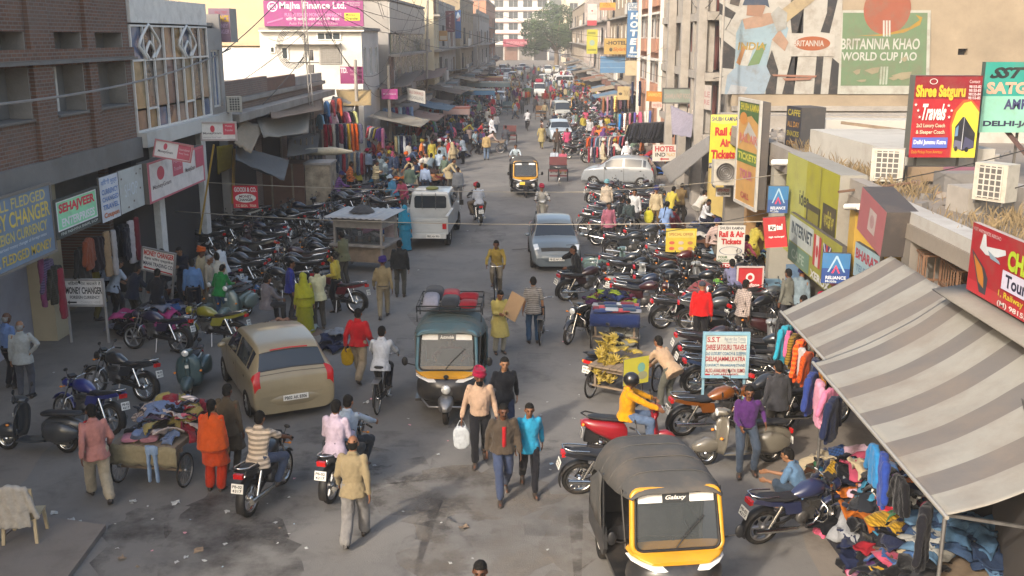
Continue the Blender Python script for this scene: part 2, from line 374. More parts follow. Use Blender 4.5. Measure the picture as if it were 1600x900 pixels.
# ------------------------------------------------------------------ buildings
def brick_mat(name,c1,c2,mortar,scale=1.0,grime=.5):
 m=bpy.data.materials.new(name);m.use_nodes=True;nt=m.node_tree;N=nt.nodes;L=nt.links;b=N["Principled BSDF"]
 tc=N.new("ShaderNodeTexCoord");mp=N.new("ShaderNodeMapping");L.new(tc.outputs["Object"],mp.inputs[0])
 bt=N.new("ShaderNodeTexBrick");bt.inputs["Scale"].default_value=scale;bt.inputs["Color1"].default_value=(*c1,1);bt.inputs["Color2"].default_value=(*c2,1);bt.inputs["Mortar"].default_value=(*mortar,1)
 bt.inputs["Brick Width"].default_value=.24;bt.inputs["Row Height"].default_value=.085;bt.inputs["Mortar Size"].default_value=.012;bt.inputs["Mortar Smooth"].default_value=.1
 L.new(mp.outputs[0],bt.inputs["Vector"])
 n=N.new("ShaderNodeTexNoise");n.inputs["Scale"].default_value=.8;n.inputs["Detail"].default_value=8;n.inputs["Roughness"].default_value=.7;L.new(tc.outputs["Object"],n.inputs["Vector"])
 mr=N.new("ShaderNodeMapRange");mr.inputs[1].default_value=.45;mr.inputs[2].default_value=.72;mr.inputs[4].default_value=grime;L.new(n.outputs[0],mr.inputs[0])
 mx=N.new("ShaderNodeMixRGB");L.new(mr.outputs[0],mx.inputs[0]);L.new(bt.outputs[0],mx.inputs[1]);mx.inputs[2].default_value=(.16,.125,.105,1)
 L.new(mx.outputs[0],b.inputs["Base Color"]);b.inputs["Roughness"].default_value=.92
 bp=N.new("ShaderNodeBump");bp.inputs["Strength"].default_value=.6;bp.inputs["Distance"].default_value=.02;bp.invert=True;L.new(bt.outputs[1],bp.inputs["Height"]);L.new(bp.outputs[0],b.inputs["Normal"])
 return m
brick_red=brick_mat("brick_red",(.19,.088,.055),(.125,.064,.043),(.19,.165,.14),1.0,.65)
brick_old=brick_mat("brick_old",(.24,.15,.11),(.19,.125,.095),(.24,.21,.18),1,.7)
rust_p=mat("rust_panel",(.16,.085,.06),.7,var=.3,scale=2,dirt=.4)
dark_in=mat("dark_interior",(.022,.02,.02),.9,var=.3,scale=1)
def plaster(name,col,dirt=.35,var=.14):return mat(name,col,.85,var=var,scale=.5,dirt=dirt,bump=.15,bscale=12)
white_pl=plaster("white_plaster",(.56,.54,.50));cream_pl=plaster("cream_plaster",(.46,.38,.25),.3);grey_pl=plaster("grey_plaster",(.33,.31,.29),.4)
tan_pl=plaster("tan_plaster",(.28,.225,.165),.4);pink_pl=plaster("salmon_plaster",(.38,.19,.12),.3);lilac_pl=plaster("lilac_plaster",(.33,.33,.38),.35)
mural_pl=plaster("ochre_wall",(.27,.215,.15),.35,.25)
white_paint=mat("white_paint",(.7,.68,.64),.5,dirt=.25)
window_glass=mat("window_glass",(.05,.06,.065),.08,var=.2,scale=1.5,spec=.7)
class Fac:
 """a facade in a local frame: u along, v up, n outwards"""
 def __init__(s,name,o,u,label=None,cat='building',group=None):
  s.root=empty(name,label=label,cat=cat,group=group);s.root.matrix_world=frame_m(o,u)
 def wall(s,u0,u1,v0,v1,opens,mtl,th=.25,name="wall",n0=0.0,inner=None):
  us=sorted({u0,u1,*[a for o in opens for a in o[:2]]});vz=sorted({v0,v1,*[a for o in opens for a in o[2:4]]});m=MB()
  for i in range(len(us)-1):
   for j in range(len(vz)-1):
    cu,cv=(us[i]+us[i+1])/2,(vz[j]+vz[j+1])/2
    if any(o[0]<cu<o[1] and o[2]<cv<o[3] for o in opens):continue
    m.add([(us[i],vz[j],n0),(us[i+1],vz[j],n0),(us[i+1],vz[j+1],n0),(us[i],vz[j+1],n0)],[(0,1,2,3)])
  def rim(a,b,c,d_,s_):
   q=[(a,c,n0),(b,c,n0),(b,d_,n0),(a,d_,n0)];r_=[(p[0],p[1],n0-th) for p in q]
   m.add(q+r_,[(k,(k+1)%4,4+(k+1)%4,4+k)[::s_] for k in range(4)])
  rim(u0,u1,v0,v1,-1)
  for o in opens:rim(o[0],o[1],o[2],o[3],1)
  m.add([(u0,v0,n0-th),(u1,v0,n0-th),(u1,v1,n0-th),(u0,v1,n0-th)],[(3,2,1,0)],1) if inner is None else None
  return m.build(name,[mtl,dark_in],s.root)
 def box(s,name,u0,u1,v0,v1,n0,n1,mtl,parent=None):
  m=MB();m.box(((u0+u1)/2,(v0+v1)/2,(n0+n1)/2),(u1-u0,v1-v0,n1-n0));return m.build(name,mtl,parent or s.root)
 def window(s,u0,u1,v0,v1,n=-.12,fm=None,gm=None,nu=2,nv=1,fw=.06,bars=0):
  m=MB();fm=fm or white_paint
  for a,b in (((u0,v0+fw/2),(u1,v0+fw/2)),((u0,v1-fw/2),(u1,v1-fw/2))):m.bar((*a,n),(*b,n),fw,.06,up=(0,0,1))
  for k in range(nu+1):
   x=u0+fw/2+(u1-u0-fw)*k/nu;m.bar((x,v0+fw,n),(x,v1-fw,n),fw,.058,up=(0,0,1))
  for k in range(1,nv):
   y=v0+(v1-v0)*k/nv;m.bar((u0+fw,y,n),(u1-fw,y,n),fw*.8,.05,up=(0,0,1))
  for k in range(bars):
   x=u0+(u1-u0)*(k+.5)/bars;m.bar((x,v0+fw,n+.04),(x,v1-fw,n+.04),.018)
  f=m.build("window",fm,s.root)
  g=MB();g.add([(u0,v0,n-.02),(u1,v0,n-.02),(u1,v1,n-.02),(u0,v1,n-.02)],[(0,1,2,3)]);g.build("pane",gm or window_glass,f);return f
# brick building with deep window bays
YA,YB,XL=3.0,29.3,-11.3
fb=Fac("brick_building",(XL,YA,0),(0,1,0),"unfinished red brick building with deep window bays and concrete floor slab")
def yb(px,py):return W(px,py,X=XL).y-YA
def zb(px,py):return W(px,py,X=XL).z
op=[(yb(88,150),yb(135,150),zb(110,180),zb(110,101)),(yb(150,140),yb(200,140),zb(175,171),zb(175,93)),
  (yb(85,65),yb(128,65),zb(105,86),zb(105,50)),(yb(148,60),yb(192,60),zb(170,81),zb(170,47)),
  (yb(-60,150),yb(49,150),zb(20,205),zb(20,110)),(yb(-30,70),yb(40,70),zb(10,92),zb(10,52))]
w_,h_=op[0][1]-op[0][0],op[0][3]-op[0][2]
v_lo,v_hi=op[0][2],op[0][3];s_lo,s_hi=op[2][2],op[2][3]
opn=[(o[0],o[1],v_lo,v_hi) for o in (op[0],op[1],op[4])]+[(o[0],o[1],s_lo,s_hi) for o in (op[2],op[3],op[5])]
for k in range(4):
 a=1.0+k*3.6;opn+=[(a,a+1.9,v_lo,v_hi),(a,a+1.9,s_lo,s_hi)]
up_op=[(o[0],o[1],9.6,11.6) for o in opn if o[2]==v_lo]
opn=[o for o in opn if o[0]>0]
up_op=[(o[0],o[1],9.6,11.6) for o in opn if o[2]==v_lo]
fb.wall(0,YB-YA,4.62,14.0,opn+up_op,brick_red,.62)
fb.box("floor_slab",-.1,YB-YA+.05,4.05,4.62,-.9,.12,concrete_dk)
fb.box("lintel_band",0,YB-YA,zb(100,100)+.02,zb(100,100)+.10,.002,.22,concrete_dk)
fb.box("lintel_band",0,YB-YA,zb(100,100)+.105,zb(100,100)+.36,.002,.13,brick_red)
for u in (yb(50,150),yb(136,140)+.05,15.4,11.8,8.2,4.6):
 fb.box("pilaster",u,u+(.95 if u==yb(50,150) else .5),4.63,13.9,.002,.10,brick_red)
for o in opn+up_op:
 tall=o[3]-o[2]>1
 uu0=o[0]+.32;uu1=o[0]+(1.15 if tall else 1.0)
 fb.window(uu0,uu1,o[2]+.06,o[3]-(.05 if tall else .12),-.50,nu=1,fw=.10)
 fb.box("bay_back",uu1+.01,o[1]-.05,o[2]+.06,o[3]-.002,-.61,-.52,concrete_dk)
 fb.box("bay_reveal",o[1]-.045,o[1]-.003,o[2]+.06,o[3]-.003,-.6,-.012,concrete)
 fb.box("sill",o[0]+.002,o[1]-.002,o[2]+.001,o[2]+.055,-.6,.06,concrete_dk)
fb.box("end_wall",YB-YA-.3,YB-YA-.02,0,13.98,-11,-.91,brick_red)
fb.box("shell",.02,YB-YA-.31,0.01,13.9,-11,-3.2,dark_in);fb.box("roof",0,YB-YA,14.0,14.2,-11,.2,concrete_dk)
fb.box("roof_parapet",0,YB-YA,14.2,14.9,-.3,.1,brick_red)
# ground-floor shops under the slab
for u,n_,mtl in ((yb(0,300)-5,2.6,lilac_pl),(yb(0,300)-1.2,.9,lilac_pl)):
 pass
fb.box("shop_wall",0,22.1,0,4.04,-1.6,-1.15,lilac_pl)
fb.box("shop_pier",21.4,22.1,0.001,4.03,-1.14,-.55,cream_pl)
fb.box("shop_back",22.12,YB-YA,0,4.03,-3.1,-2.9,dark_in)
fb.box("shop_counter",22.6,25.8,0,.85,-2.4,-1.5,wood)
fb.box("fascia",22.1,YB-YA+1,2.75,4.03,-1.3,-1.1,concrete_dk)
# glazed building with arched mullions
YG0,YG1=29.4,38.0
fg=Fac("glazed_building",(XL,YG0,0),(0,1,0),"glass fronted building with pointed arch mullions and white parapet")
L_=YG1-YG0;zt=7.75;zbt=4.72
pc=['8a6a52','6e6152','977a4e','7a5a50','5c6a86','8d7a66','6d5348','9a8560','79695e','5f5750']
fg.box("sill_band",0,L_,4.3,4.72,-.3,.25,white_pl);fg.box("parapet",0,6.9,7.8,8.5,-.25,.06,white_paint)
us=[0,.95,1.75,2.65,3.55,4.35,5.2,6.1,6.95]
k=0
glm=[mat("facade_glass_%d"%i,c,.12,var=.5,scale=1.1,spec=.8,dirt=.5) for i,c in enumerate(pc)]
for i in range(len(us)-1):
 for a,b in ((zbt,5.35),(5.35,6.75),(6.75,zt)):
  m=MB();m.add([(us[i]+.03,a+.03,-.04),(us[i+1]-.03,a+.03,-.05+.012*((k*7)%5)),(us[i+1]-.03,b-.03,-.05),(us[i]+.03,b-.03,-.04)],[(0,1,2,3)])
  m.build("pane",glm[(k*7+i)%len(glm)],fg.root);k+=1
m=MB()
for u in us:m.bar((u,zbt,0),(u,zt,0),.07,.06)
for v in (zbt+.03,6.75,zt-.03):m.bar((0,v,.005),(6.95,v,.005),.055,.06)
for a in (.95,4.35,):m.bar((a,5.35,0),(a+.8,5.35,0),.06,.05)
m.build("mullion",white_paint,fg.root)
for cx in (1.35,4.75):
 for w,hh,zb0,zs in ((.85,.95,6.8,7.15),(.36,.5,6.78,6.95)):
  pts=[(cx-w*.4,zb0,.05)]+[(cx-w*(1-t),zs+hh*.64*t**.72,.05) for t in (0,.12,.28,.46,.64,.82)]+[(cx,zs+hh*.64,.05)]
  pts+=[(2*cx-p[0],p[1],p[2]) for p in pts[-2::-1]]
  a=MB();a.tube(pts,.045,6);a.build("arch_mullion",white_paint,fg.root)
fg.wall(6.98,L_,4.72,7.7,[(7.35,8.35,4.95,6.95)],grey_pl,.25);fg.window(7.35,8.35,4.95,6.95,-.1,nu=2,gm=glm[4])
fg.box("core",0,L_,.02,7.76,-8,-.3,dark_in);fg.box("side_wall",L_,L_+.2,0,8.2,-8,-.02,grey_pl);fg.box("roof",0,L_-.01,7.78,7.9,-8,-.26,concrete)
for a in (1.2,1.35,2.6,2.75,3.9,4.1,5.4):fg.box("starter_bar",a,a+.03,7.9,8.9,-1.5,-1.47,steel)
for u,nm in ((1.2,0),(5.6,1)):
 fg.box("column",u+.3,u+.75,0,4.28,-.55,-.1,white_paint)
fg.box("shop_back",0,L_,0,4.28,-4,-3.6,concrete_dk);fg.box("plinth",.0,L_,0,.55,-3.5,-2.4,grey_pl)
fg.box("shop_shutter",2.2,5.2,.56,3.0,-3.58,-3.5,flat('8d8f90'));fg.box("yellow_panel",5.6,L_-.1,.02,3.2,-1.9,-1.7,flat('a98a1c'))
def block(name,label,x0,x1,y0,y1,h,mtl,side=None,front=None,z0=0.0,group=None,roofm=None,clutter=False):
 """plain building; side = floors/bays on the street face, front = on the face towards the camera"""
 left=x1<0 or (x0+x1)<0
 xs=x1 if left else x0
 f=Fac(name,(xs,y0 if left else y1,0),(0,1,0) if left else (0,-1,0),label,'building',group)
 Ls=y1-y0;ops=[]
 if side:
  fl,bays,zf,fh,wh,ww=side
  for i in range(fl):
   for j in range(bays):
    c=Ls*(j+.5)/bays;ops.append((c-ww/2,c+ww/2,zf+i*fh,zf+i*fh+wh))
 f.wall(0,Ls,z0,h,ops,mtl,.2)
 for o in ops:f.window(o[0],o[1],o[2],o[3],-.1,nu=2)
 f2w=x1-x0
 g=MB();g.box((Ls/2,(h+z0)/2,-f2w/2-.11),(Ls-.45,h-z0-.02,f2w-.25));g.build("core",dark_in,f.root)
 f.box("roof",-.1,Ls+.1,h,h+.18,-f2w,.15,roofm or concrete)
 fo=[];Wd=f2w
 if front:
  fl,bays,zf,fh,wh,ww=front
  for i in range(fl):
   for j in range(bays):
    c=Wd*(j+.5)/bays;fo.append((c-ww/2,c+ww/2,zf+i*fh,zf+i*fh+wh))
 u=0 if left else Ls;sgn=-1 if left else 1
 us=sorted({.2,Wd,*[a for o in fo for a in o[:2]]});vz=sorted({z0,h,*[a for o in fo for a in o[2:4]]});m=MB()
 for i in range(len(us)-1):
  for j in range(len(vz)-1):
   cu,cv=(us[i]+us[i+1])/2,(vz[j]+vz[j+1])/2
   if any(o[0]<cu<o[1] and o[2]<cv<o[3] for o in fo):continue
   q=[(u,vz[j],-us[i]),(u,vz[j],-us[i+1]),(u,vz[j+1],-us[i+1]),(u,vz[j+1],-us[i])]
   m.add(q,[(0,1,2,3)])
 for o in fo:
  q=[(u,o[2],-o[0]),(u,o[2],-o[1]),(u,o[3],-o[1]),(u,o[3],-o[0])];r_=[(u-sgn*.2,p[1],p[2]) for p in q]
  m.add(q+r_,[(k,(k+1)%4,4+(k+1)%4,4+k) for k in range(4)])
  w=MB();zc=(o[2]+o[3])/2;uu=u-sgn*.1
  for a in (o[2]+.03,o[3]-.03):w.bar((uu,a,-o[0]),(uu,a,-o[1]),.06)
  for kk in range(3):
   a=o[0]+(o[1]-o[0])*kk/2;w.bar((uu,o[2],-a),(uu,o[3],-a),.06)
  fw_=w.build("window",white_paint,f.root)
  pn=MB();pn.add([(uu-sgn*.03,p[1],p[2]) for p in q],[(0,1,2,3)]);pn.build("pane",window_glass,fw_)
 m.build("end_wall",mtl,f.root)
 f.Ls=Ls
 if clutter:
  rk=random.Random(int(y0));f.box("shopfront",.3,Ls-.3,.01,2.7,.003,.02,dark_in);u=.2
  for k in range(max(1,int((h-3.4)//3))):f.box("floor_ledge",0,Ls,3.15+3*k,3.32+3*k,.003,.55+.15*(k%2),concrete)
  while u<Ls-2.6:
   w_=rk.uniform(1.6,3.4);z_=3.33+3*rk.randrange(max(1,int((h-3.4)//3)));t_=rk.random()
   if t_<.45:f.box("balcony_parapet",u,u+w_,z_,z_+.9,.55,.68,(concrete,grey_pl,white_pl,tan_pl)[rk.randrange(4)]);f.box("balcony_back",u,u+w_,z_+.2,z_+2.2,.004,.03,dark_in)
   elif t_<.7:f.box("shutter_panel",u,u+w_*.6,z_+.1,z_+1.9,.004,.10,(wood,tin,rust_p,concrete_dk)[rk.randrange(4)])
   f.box("shop_canopy",u,u+w_,2.55+rk.uniform(0,.3),2.66+rk.uniform(.3,.45),.02,rk.uniform(.8,1.7),(tin,concrete,wood_grey,flat('5c6a70'),flat('6a4a40'))[rk.randrange(5)]);u+=w_+rk.uniform(.2,1.2)
  f.box("water_tank",Ls*.3,Ls*.3+1.2,h+.2,h+1.3,-3,-1.8,black_plastic)
 return f
# ---- left side beyond the glazed building
f=block("low_shop_building","low old brick shop building with a parapet below the pink finance hoarding",-22,-11.6,38.4,57.5,4.9,brick_old)
f.box("parapet",.1,7.0,5.09,5.75,-.25,.02,brick_old);f.box("parapet",7.02,12.5,5.09,5.65,-.2,0,mat("rusty_sheet",(.16,.085,.06),.7,var=.3,scale=2,dirt=.4));f.box("parapet",12.52,18.9,5.09,5.5,-.25,.02,grey_pl)
f.box("roof_edge",.0,19.0,4.3,4.6,.003,.7,concrete)
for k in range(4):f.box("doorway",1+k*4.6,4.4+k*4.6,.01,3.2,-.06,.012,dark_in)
f=block("cream_building","tall cream building with blue shuttered window behind the glazed building",-34,-15.75,62,74,16,cream_pl,front=(1,6,5.6,3,1.1,.9))
f.box("cornice",-.25,-.002,6.9,7.15,-18.2,0,cream_pl);f.box("cornice",-.25,-.002,9.9,10.1,-18.2,0,cream_pl)
wb=MB();wb.box((-.05,5.2,-2.5),(.09,3.2,5));wb.build("white_wall_panel",white_paint,f.root)
f=block("finance_building","white two storey building under the pink finance hoarding",-15.6,-9.75,60,66.5,7.75,white_pl,side=(1,3,5.2,3,1.6,1.0))
q=lambda px,py:W(px,py,Y=60)
for a,b,nm in (((500,74),(532,98),'shutter'),((496,52),(532,61),'vent'),((423,74),(429,81),'small'),((441,75),(450,91),'small2')):
 A,B_=q(*a),q(*b);w=B_.x-A.x;h=A.z-B_.z
 fr=MB();fr.box(((A.x+B_.x)/2+9.75,0,0),(0,0,0))
 e_=MB();u0,u1=-9.75-B_.x,-9.75-A.x
 e_.box((-.03,(A.z+B_.z)/2,-(u0+u1)/2),(.08,h+.12,w+.12));fr=e_.build("window",white_paint if nm!='shutter' else tin,f.root)
 p_=MB();n_=3 if nm=='vent' else 1
 for k in range(n_):
  c_=u0+(u1-u0)*(k+.5)/n_;p_.box((-.075,(A.z+B_.z)/2,-c_),(.03,h,w/n_-.06))
 p_.build("pane",window_glass if nm!='shutter' else mat("shutter_grey",(.25,.24,.22),.6,.2),fr)
 if nm=='shutter':
  s_=MB()
  for k in range(9):s_.box((-.10,B_.z+h*(k+.5)/9,-(u0+u1)/2),(.03,.03,w))
  for k in range(9):s_.box((-.10,(A.z+B_.z)/2,-(u0+w*(k+.5)/9)),(.02,h,.02))
  s_.build("grille",steel,fr)
f.box("ledge",-.35,-.002,q(480,47).z-.08,q(480,47).z,-5.8,.2,white_paint);f.box("chajja",-.5,-.002,q(480,67).z-.07,q(480,67).z,-5.0,-1.2,white_paint)
f=block("curtain_wall_building","grey building with ribbed olive curtain wall beyond the finance building",-22,-9.3,68,90,9.7,grey_pl,clutter=True)
for k in range(14):
 f.box("curtain_strip",.5+k*1.5,1.7+k*1.5,3.5,7.6,.01,.09,mat(("olive_glass","slate_glass")[k%2],((.16,.17,.12),(.13,.14,.15))[k%2],.25,var=.2))
f.box("sheet_band",.0,22,7.65,9.6,.01,.12,tin);f.box("brick_pier",-.3,1.2,0,6.2,.004,.14,brick_red)
block("tall_cream_building","tall pale cream building with a blank wall facing the street corner",-24,-8.6,92,97,15,plaster("pale_cream",(.56,.49,.34),.12),side=(4,2,3.6,2.9,1.5,1.0),clutter=True)
block("beige_hotel_building","beige building behind the maroon hotel sign",-22,-8.9,98,122,9.5,grey_pl,side=(3,5,3.6,2.9,1.4,1.4),clutter=True)
block("yellow_trim_building","pink and yellow building further along the stall row",-24,-8.4,123,150,12,plaster("yellow_wall",(.27,.22,.15),.4),side=(3,8,3.6,2.8,1.4,1.5),clutter=True)
block("grey_far_building","weathered grey building where the stall row fades in haze",-24,-8.0,152,195,10.5,grey_pl,side=(3,11,3.8,3,1.5,1.8),clutter=True)
block("orange_far_building","orange faced building near the end of the street",-26,-8.6,197,245,14,pink_pl,side=(4,11,4,3,1.5,2),clutter=True)
f=block("white_far_building","white multi storey building with window grid closing the street",-60,5.5,345,370,34,plaster("white_far",(.52,.50,.48),.25),front=(8,14,6,3.6,2.3,3.0))
f.box("chajja",-1.2,-.01,5.0,5.4,-66,0,white_paint)
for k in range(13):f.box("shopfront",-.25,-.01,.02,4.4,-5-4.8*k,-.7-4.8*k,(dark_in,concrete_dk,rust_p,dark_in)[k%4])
for k in range(8):
 f.box("lintel",-.6,-.01,8.45+k*3.6,8.7+k*3.6,-65,-.4,flat('b08a80'))
block("cream_far_building","cream balconied building behind the far tree",9,30,285,330,24,plaster("cream_far",(.55,.48,.36),.2),side=(6,9,4,3.4,2,2.6),front=(6,5,4.2,3.4,1.9,2.2))
# ---- right side
block("pale_right_building","pale building with stacked vertical signs beyond the hotel",8.6,24,122,175,15,plaster("pale_pink",(.40,.33,.29),.3),side=(4,12,3.8,3,1.5,1.8),clutter=True)
block("right_far_building","tan building on the far right side of the street",9.0,26,178,280,13,tan_pl,side=(3,22,3.8,3,1.5,2),clutter=True)
block("hotel_building","brown hotel building carrying yellow and blue hotel boards",8.8,22,84,120,13,tan_pl,side=(3,8,4.2,3.0,1.5,1.6),front=(3,4,4.2,3,1.5,1.3),clutter=True)
f=block("salmon_building","salmon and white building with recessed balconies and pillars",8.55,22,62.5,83,13,pink_pl)
for i in range(3):
 for k in range(6):
  u=.4+k*3.4;z=3.4+i*3.0
  f.box("balcony_recess",u,u+2.9,z+.9,z+2.45,.004,.03,white_pl);f.box("window",u+.5,u+1.3,z+1.0,z+2.2,.032,.06,flat('5c5048'));f.box("hood",u,u+2.9,z+2.46,z+2.6,.004,.45,white_pl)
  f.box("balcony_wall",u,u+2.9,z,z+.88,.004,.4,pink_pl)
for k in range(3):f.box("pillar",k*6.8+3.4,k*6.8+3.85,0,12.9,.41,.62,white_pl)
f=block("concrete_building","grey concrete building with open balconies next to the painted wall",8.6,30,46,62,12,concrete)
# open galleries on the street face (u runs towards the camera)
for i,(z0_,z1_) in enumerate(((3.2,5.55),(5.9,8.1),(8.5,10.9))):
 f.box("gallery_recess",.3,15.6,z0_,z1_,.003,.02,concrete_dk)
 f.box("gallery_edge",0,16,z0_-.38,z0_-.02,.002,1.0,concrete)
 for k in range(5):f.box("gallery_column",.2+k*3.75,.55+k*3.75,z0_,z1_+.1,.6,.95,concrete)
 for k in range(4):f.box("door",1.4+k*3.75,2.3+k*3.75,z0_,z0_+2.0,.022,.06,flat(('6e3830','7a4238','5e3a34','6e3830')[k]));f.box("parapet_panel",.7+k*3.75,3.8+k*3.75,z0_,z0_+.8,.8,.9,concrete if i!=0 else flat('cbbdb0'))
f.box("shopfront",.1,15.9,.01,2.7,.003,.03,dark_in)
for k in range(3):f.box("wall_pillar",15.2-k*5,15.75-k*5,0,11.9,.96,1.35,concrete)
# wall with the painted advertisement
fm=Fac("painted_wall_building",(8.65,45.2,0),(1,0,0),"tall ochre side wall carrying a faded painted cricket advertisement")
fm.wall(0,26,0,13,[(W(1497,80,Y=45.2).x-8.65,W(1512,80,Y=45.2).x-8.65,W(1500,86,Y=45.2).z,W(1500,76,Y=45.2).z)],mural_pl,.3)
fm.box("core",.1,25.9,.1,12.9,-.75,-.4,dark_in);fm.box("ledge",0,26,4.3,4.5,.002,.25,concrete)
MW,MH=W(1452,80,Y=45.2).x-W(1122,80,Y=45.2).x,8.0
mo=(W(1122,146,Y=45.15).x,45.17,W(1122,146,Y=45.15).z)
GAIN[0]=.5;DIRT[0]=.5
root=empty("painted_mural",label="faded wall painting of a cricketer, black stripes and a green panel",cat="mural");root.matrix_world=frame_m(mo,(1,0,0))
def mu(px,py):p=W(px,py,Y=45.17);return ((p.x-mo[0])/MW,(p.z-mo[2])/MH)
faded=lambda c:c
pl=lambda pts,col:('p',[mu(*p) for p in pts],col)
it=[pl([(1124,147),(1311,147),(1318,-40),(1124,-40)],'cfcac0')]
for x in (1145,1206,1254,1287):pass
st=[[(1124,58),(1150,78),(1146,108),(1128,106)],[(1124,4),(1150,20),(1144,30),(1124,22)],[(1196,147),(1212,147),(1216,110),(1206,78),(1198,100)],[(1222,147),(1240,147),(1242,88),(1238,60),(1234,20),(1240,-40),(1262,-40),(1256,10),(1255,50),(1240,86)],
  [(1271,147),(1282,147),(1287,86),(1276,88)],[(1282,50),(1292,20),(1296,-40),(1318,-40),(1304,20),(1296,52)],[(1294,147),(1310,147),(1312,100),(1300,90)],[(1150,-40),(1140,6),(1154,10),(1168,-40)]]
it+=[pl(s_,'3a383a') for s_ in st]
# cricketer: legs, shirt, arm, face, helmet, bat
it+=[pl([(1132,147),(1194,147),(1204,118),(1196,100),(1150,104),(1136,118)],'a9bccb'),pl([(1136,147),(1162,147),(1168,136),(1142,132)],'c9ccd0'),
  pl([(1148,104),(1198,102),(1206,62),(1228,60),(1232,44),(1216,30),(1196,26),(1160,30),(1150,52)],'a7c0cc'),
  pl([(1160,30),(1164,46),(1190,42),(1216,34),(1222,22),(1200,20)],'c39d84'),pl([(1206,62),(1226,80),(1232,66),(1218,46)],'c39d84'),
  pl([(1150,98),(1160,72),(1166,72),(1156,102)],'c2874e'),pl([(1156,102),(1168,72),(1178,72),(1168,103)],'d8d5cc'),pl([(1168,103),(1184,72),(1198,68),(1186,100)],'7d9a68'),('t','INDIA',mu(1153,70)[0],mu(1196,70)[0],mu(1153,78)[1],mu(1153,66)[1],'c2a03e',.02,.1),
  pl([(1166,24),(1190,26),(1196,10),(1188,2),(1168,4)],'b78a70'),pl([(1160,8),(1170,8),(1196,8),(1202,12),(1198,-8),(1180,-16),(1166,-8)],'46546a'),pl([(1210,24),(1222,40),(1278,-4),(1266,-20)],'c9b48c'),pl([(1204,22),(1214,50),(1228,44),(1230,20),(1216,10)],'b9b9b4')]
it+=[pl([(1234,88),(1304,88),(1304,52),(1234,52)],'d6d0c6'),('e',*mu(1269,68),(mu(1296,68)[0]-mu(1240,68)[0])/2,mu(0,57)[1]-mu(0,68)[1],'b9653a'),('t','BRITANNIA',mu(1244,0)[0],mu(1292,0)[0],mu(0,72)[1],mu(0,63)[1],'d8d2c8',.02)]
it+=[pl([(1308,147),(1451,147),(1454,16),(1316,16)],'d3d2c6'),pl([(1313,134),(1446,134),(1449,20),(1317,20)],'7d9872')]
it+=[('e',*mu(1386,14),mu(1423,0)[0]-mu(1386,0)[0],mu(0,-26)[1]-mu(0,14)[1],'b5654a'),pl([(1338,56),(1384,53),(1420,43),(1437,31),(1430,23),(1441,27),(1437,39),(1412,51),(1376,56)],'c39a3a')]
for x in (1380.5,1385,1389.5):it+=[pl([(x-1.4,57),(x+1.4,57),(x+1.4,32),(x-1.4,32)],'d8d8cf'),pl([(x-7,132),(x-4,132),(x-2,104),(x-5,104)],'c6cfbc')]
it+=[('t','BRITANNIA KHAO',mu(1319,0)[0],mu(1443,0)[0],mu(0,77)[1],mu(0,60)[1],'dcdcd2',.02),('t','WORLD CUP JAO',mu(1321,0)[0],mu(1440,0)[0],mu(0,98)[1],mu(0,81)[1],'dcdcd2',.02)]
for x,y,w,h in ((1338,112,6,8),(1362,110,12,10),(1408,118,16,12),(1395,122,8,6),(1412,92,5,8),(1345,126,8,4)):it+=[pl([(x-w,y),(x,y+h*.6),(x+w*.8,y+h*.3),(x+w,y-h*.5),(x,y-h*.4)],'b3a888')]
it+=[pl([(1206,116),(1276,118),(1274,121),(1208,119)],'b5806a'),pl([(1222,122),(1268,121),(1266,125),(1226,126)],'b5806a')]
decorate(root,MW,MH,it,.003,.0012);GAIN[0]=1.0;DIRT[0]=.12
# low shop row with a littered flat roof
ROOF=4.05
fr=Fac("shop_row",(6.85,40.5,0),(0,-1,0),"single storey shop row with a littered flat roof along the right side")
fr.box("roof_slab",0,34.5,ROOF-.28,ROOF,-18,-.1,mat("roof_screed",(.20,.172,.142),.95,var=.3,scale=.5,dirt=.5,bump=.5,bscale=6))
fr.box("back_wall",0,34.5,0,ROOF-.29,-4.4,-4.1,dark_in)
for k,(u,mtl) in enumerate(((0,'b09a5c'),(3.4,'77716a'),(7.2,'9c7a50'),(10.6,'8f8b80'),(14.4,'6e6a64'),(18.2,'a8883a'),(21.5,'77716a'),(25.4,'8b8478'),(29.8,'77716a'),(34.1,'77716a'))):
 fr.box("pier",u,u+.4,0,ROOF-.29,-4.05,-.12,flat(mtl))
fr.box("parapet",0,20.2,ROOF+.002,ROOF+.35,-.4,-.12,plaster("broken_parapet",(.25,.225,.195),.6))
fr.box("parapet",20.3,27.5,ROOF+.002,ROOF+.22,-.55,-.14,plaster("white_parapet",(.36,.345,.32),.6))
fr.box("parapet",27.6,34.4,ROOF+.002,ROOF+.3,-.4,-.12,concrete)
fr.box("end_parapet",.0,.35,ROOF+.002,ROOF+.5,-17.8,-.42,concrete)
fr.box("shelf",7.6,10.2,2.2,2.26,-3.9,-1.2,wood);fr.box("shelf",11.2,14,1.6,1.66,-3.9,-1.2,wood);fr.box("shop_floor",0,34.4,.004,.12,-4.05,-.2,concrete)
fr.box("counter",7.7,10.3,.121,1.0,-1.4,-.7,flat('b8a030'));fr.box("counter",11.1,14.2,.121,.95,-1.3,-.6,flat('5c7a96'));fr.box("counter",14.9,18,.121,1.0,-1.5,-.8,wood)
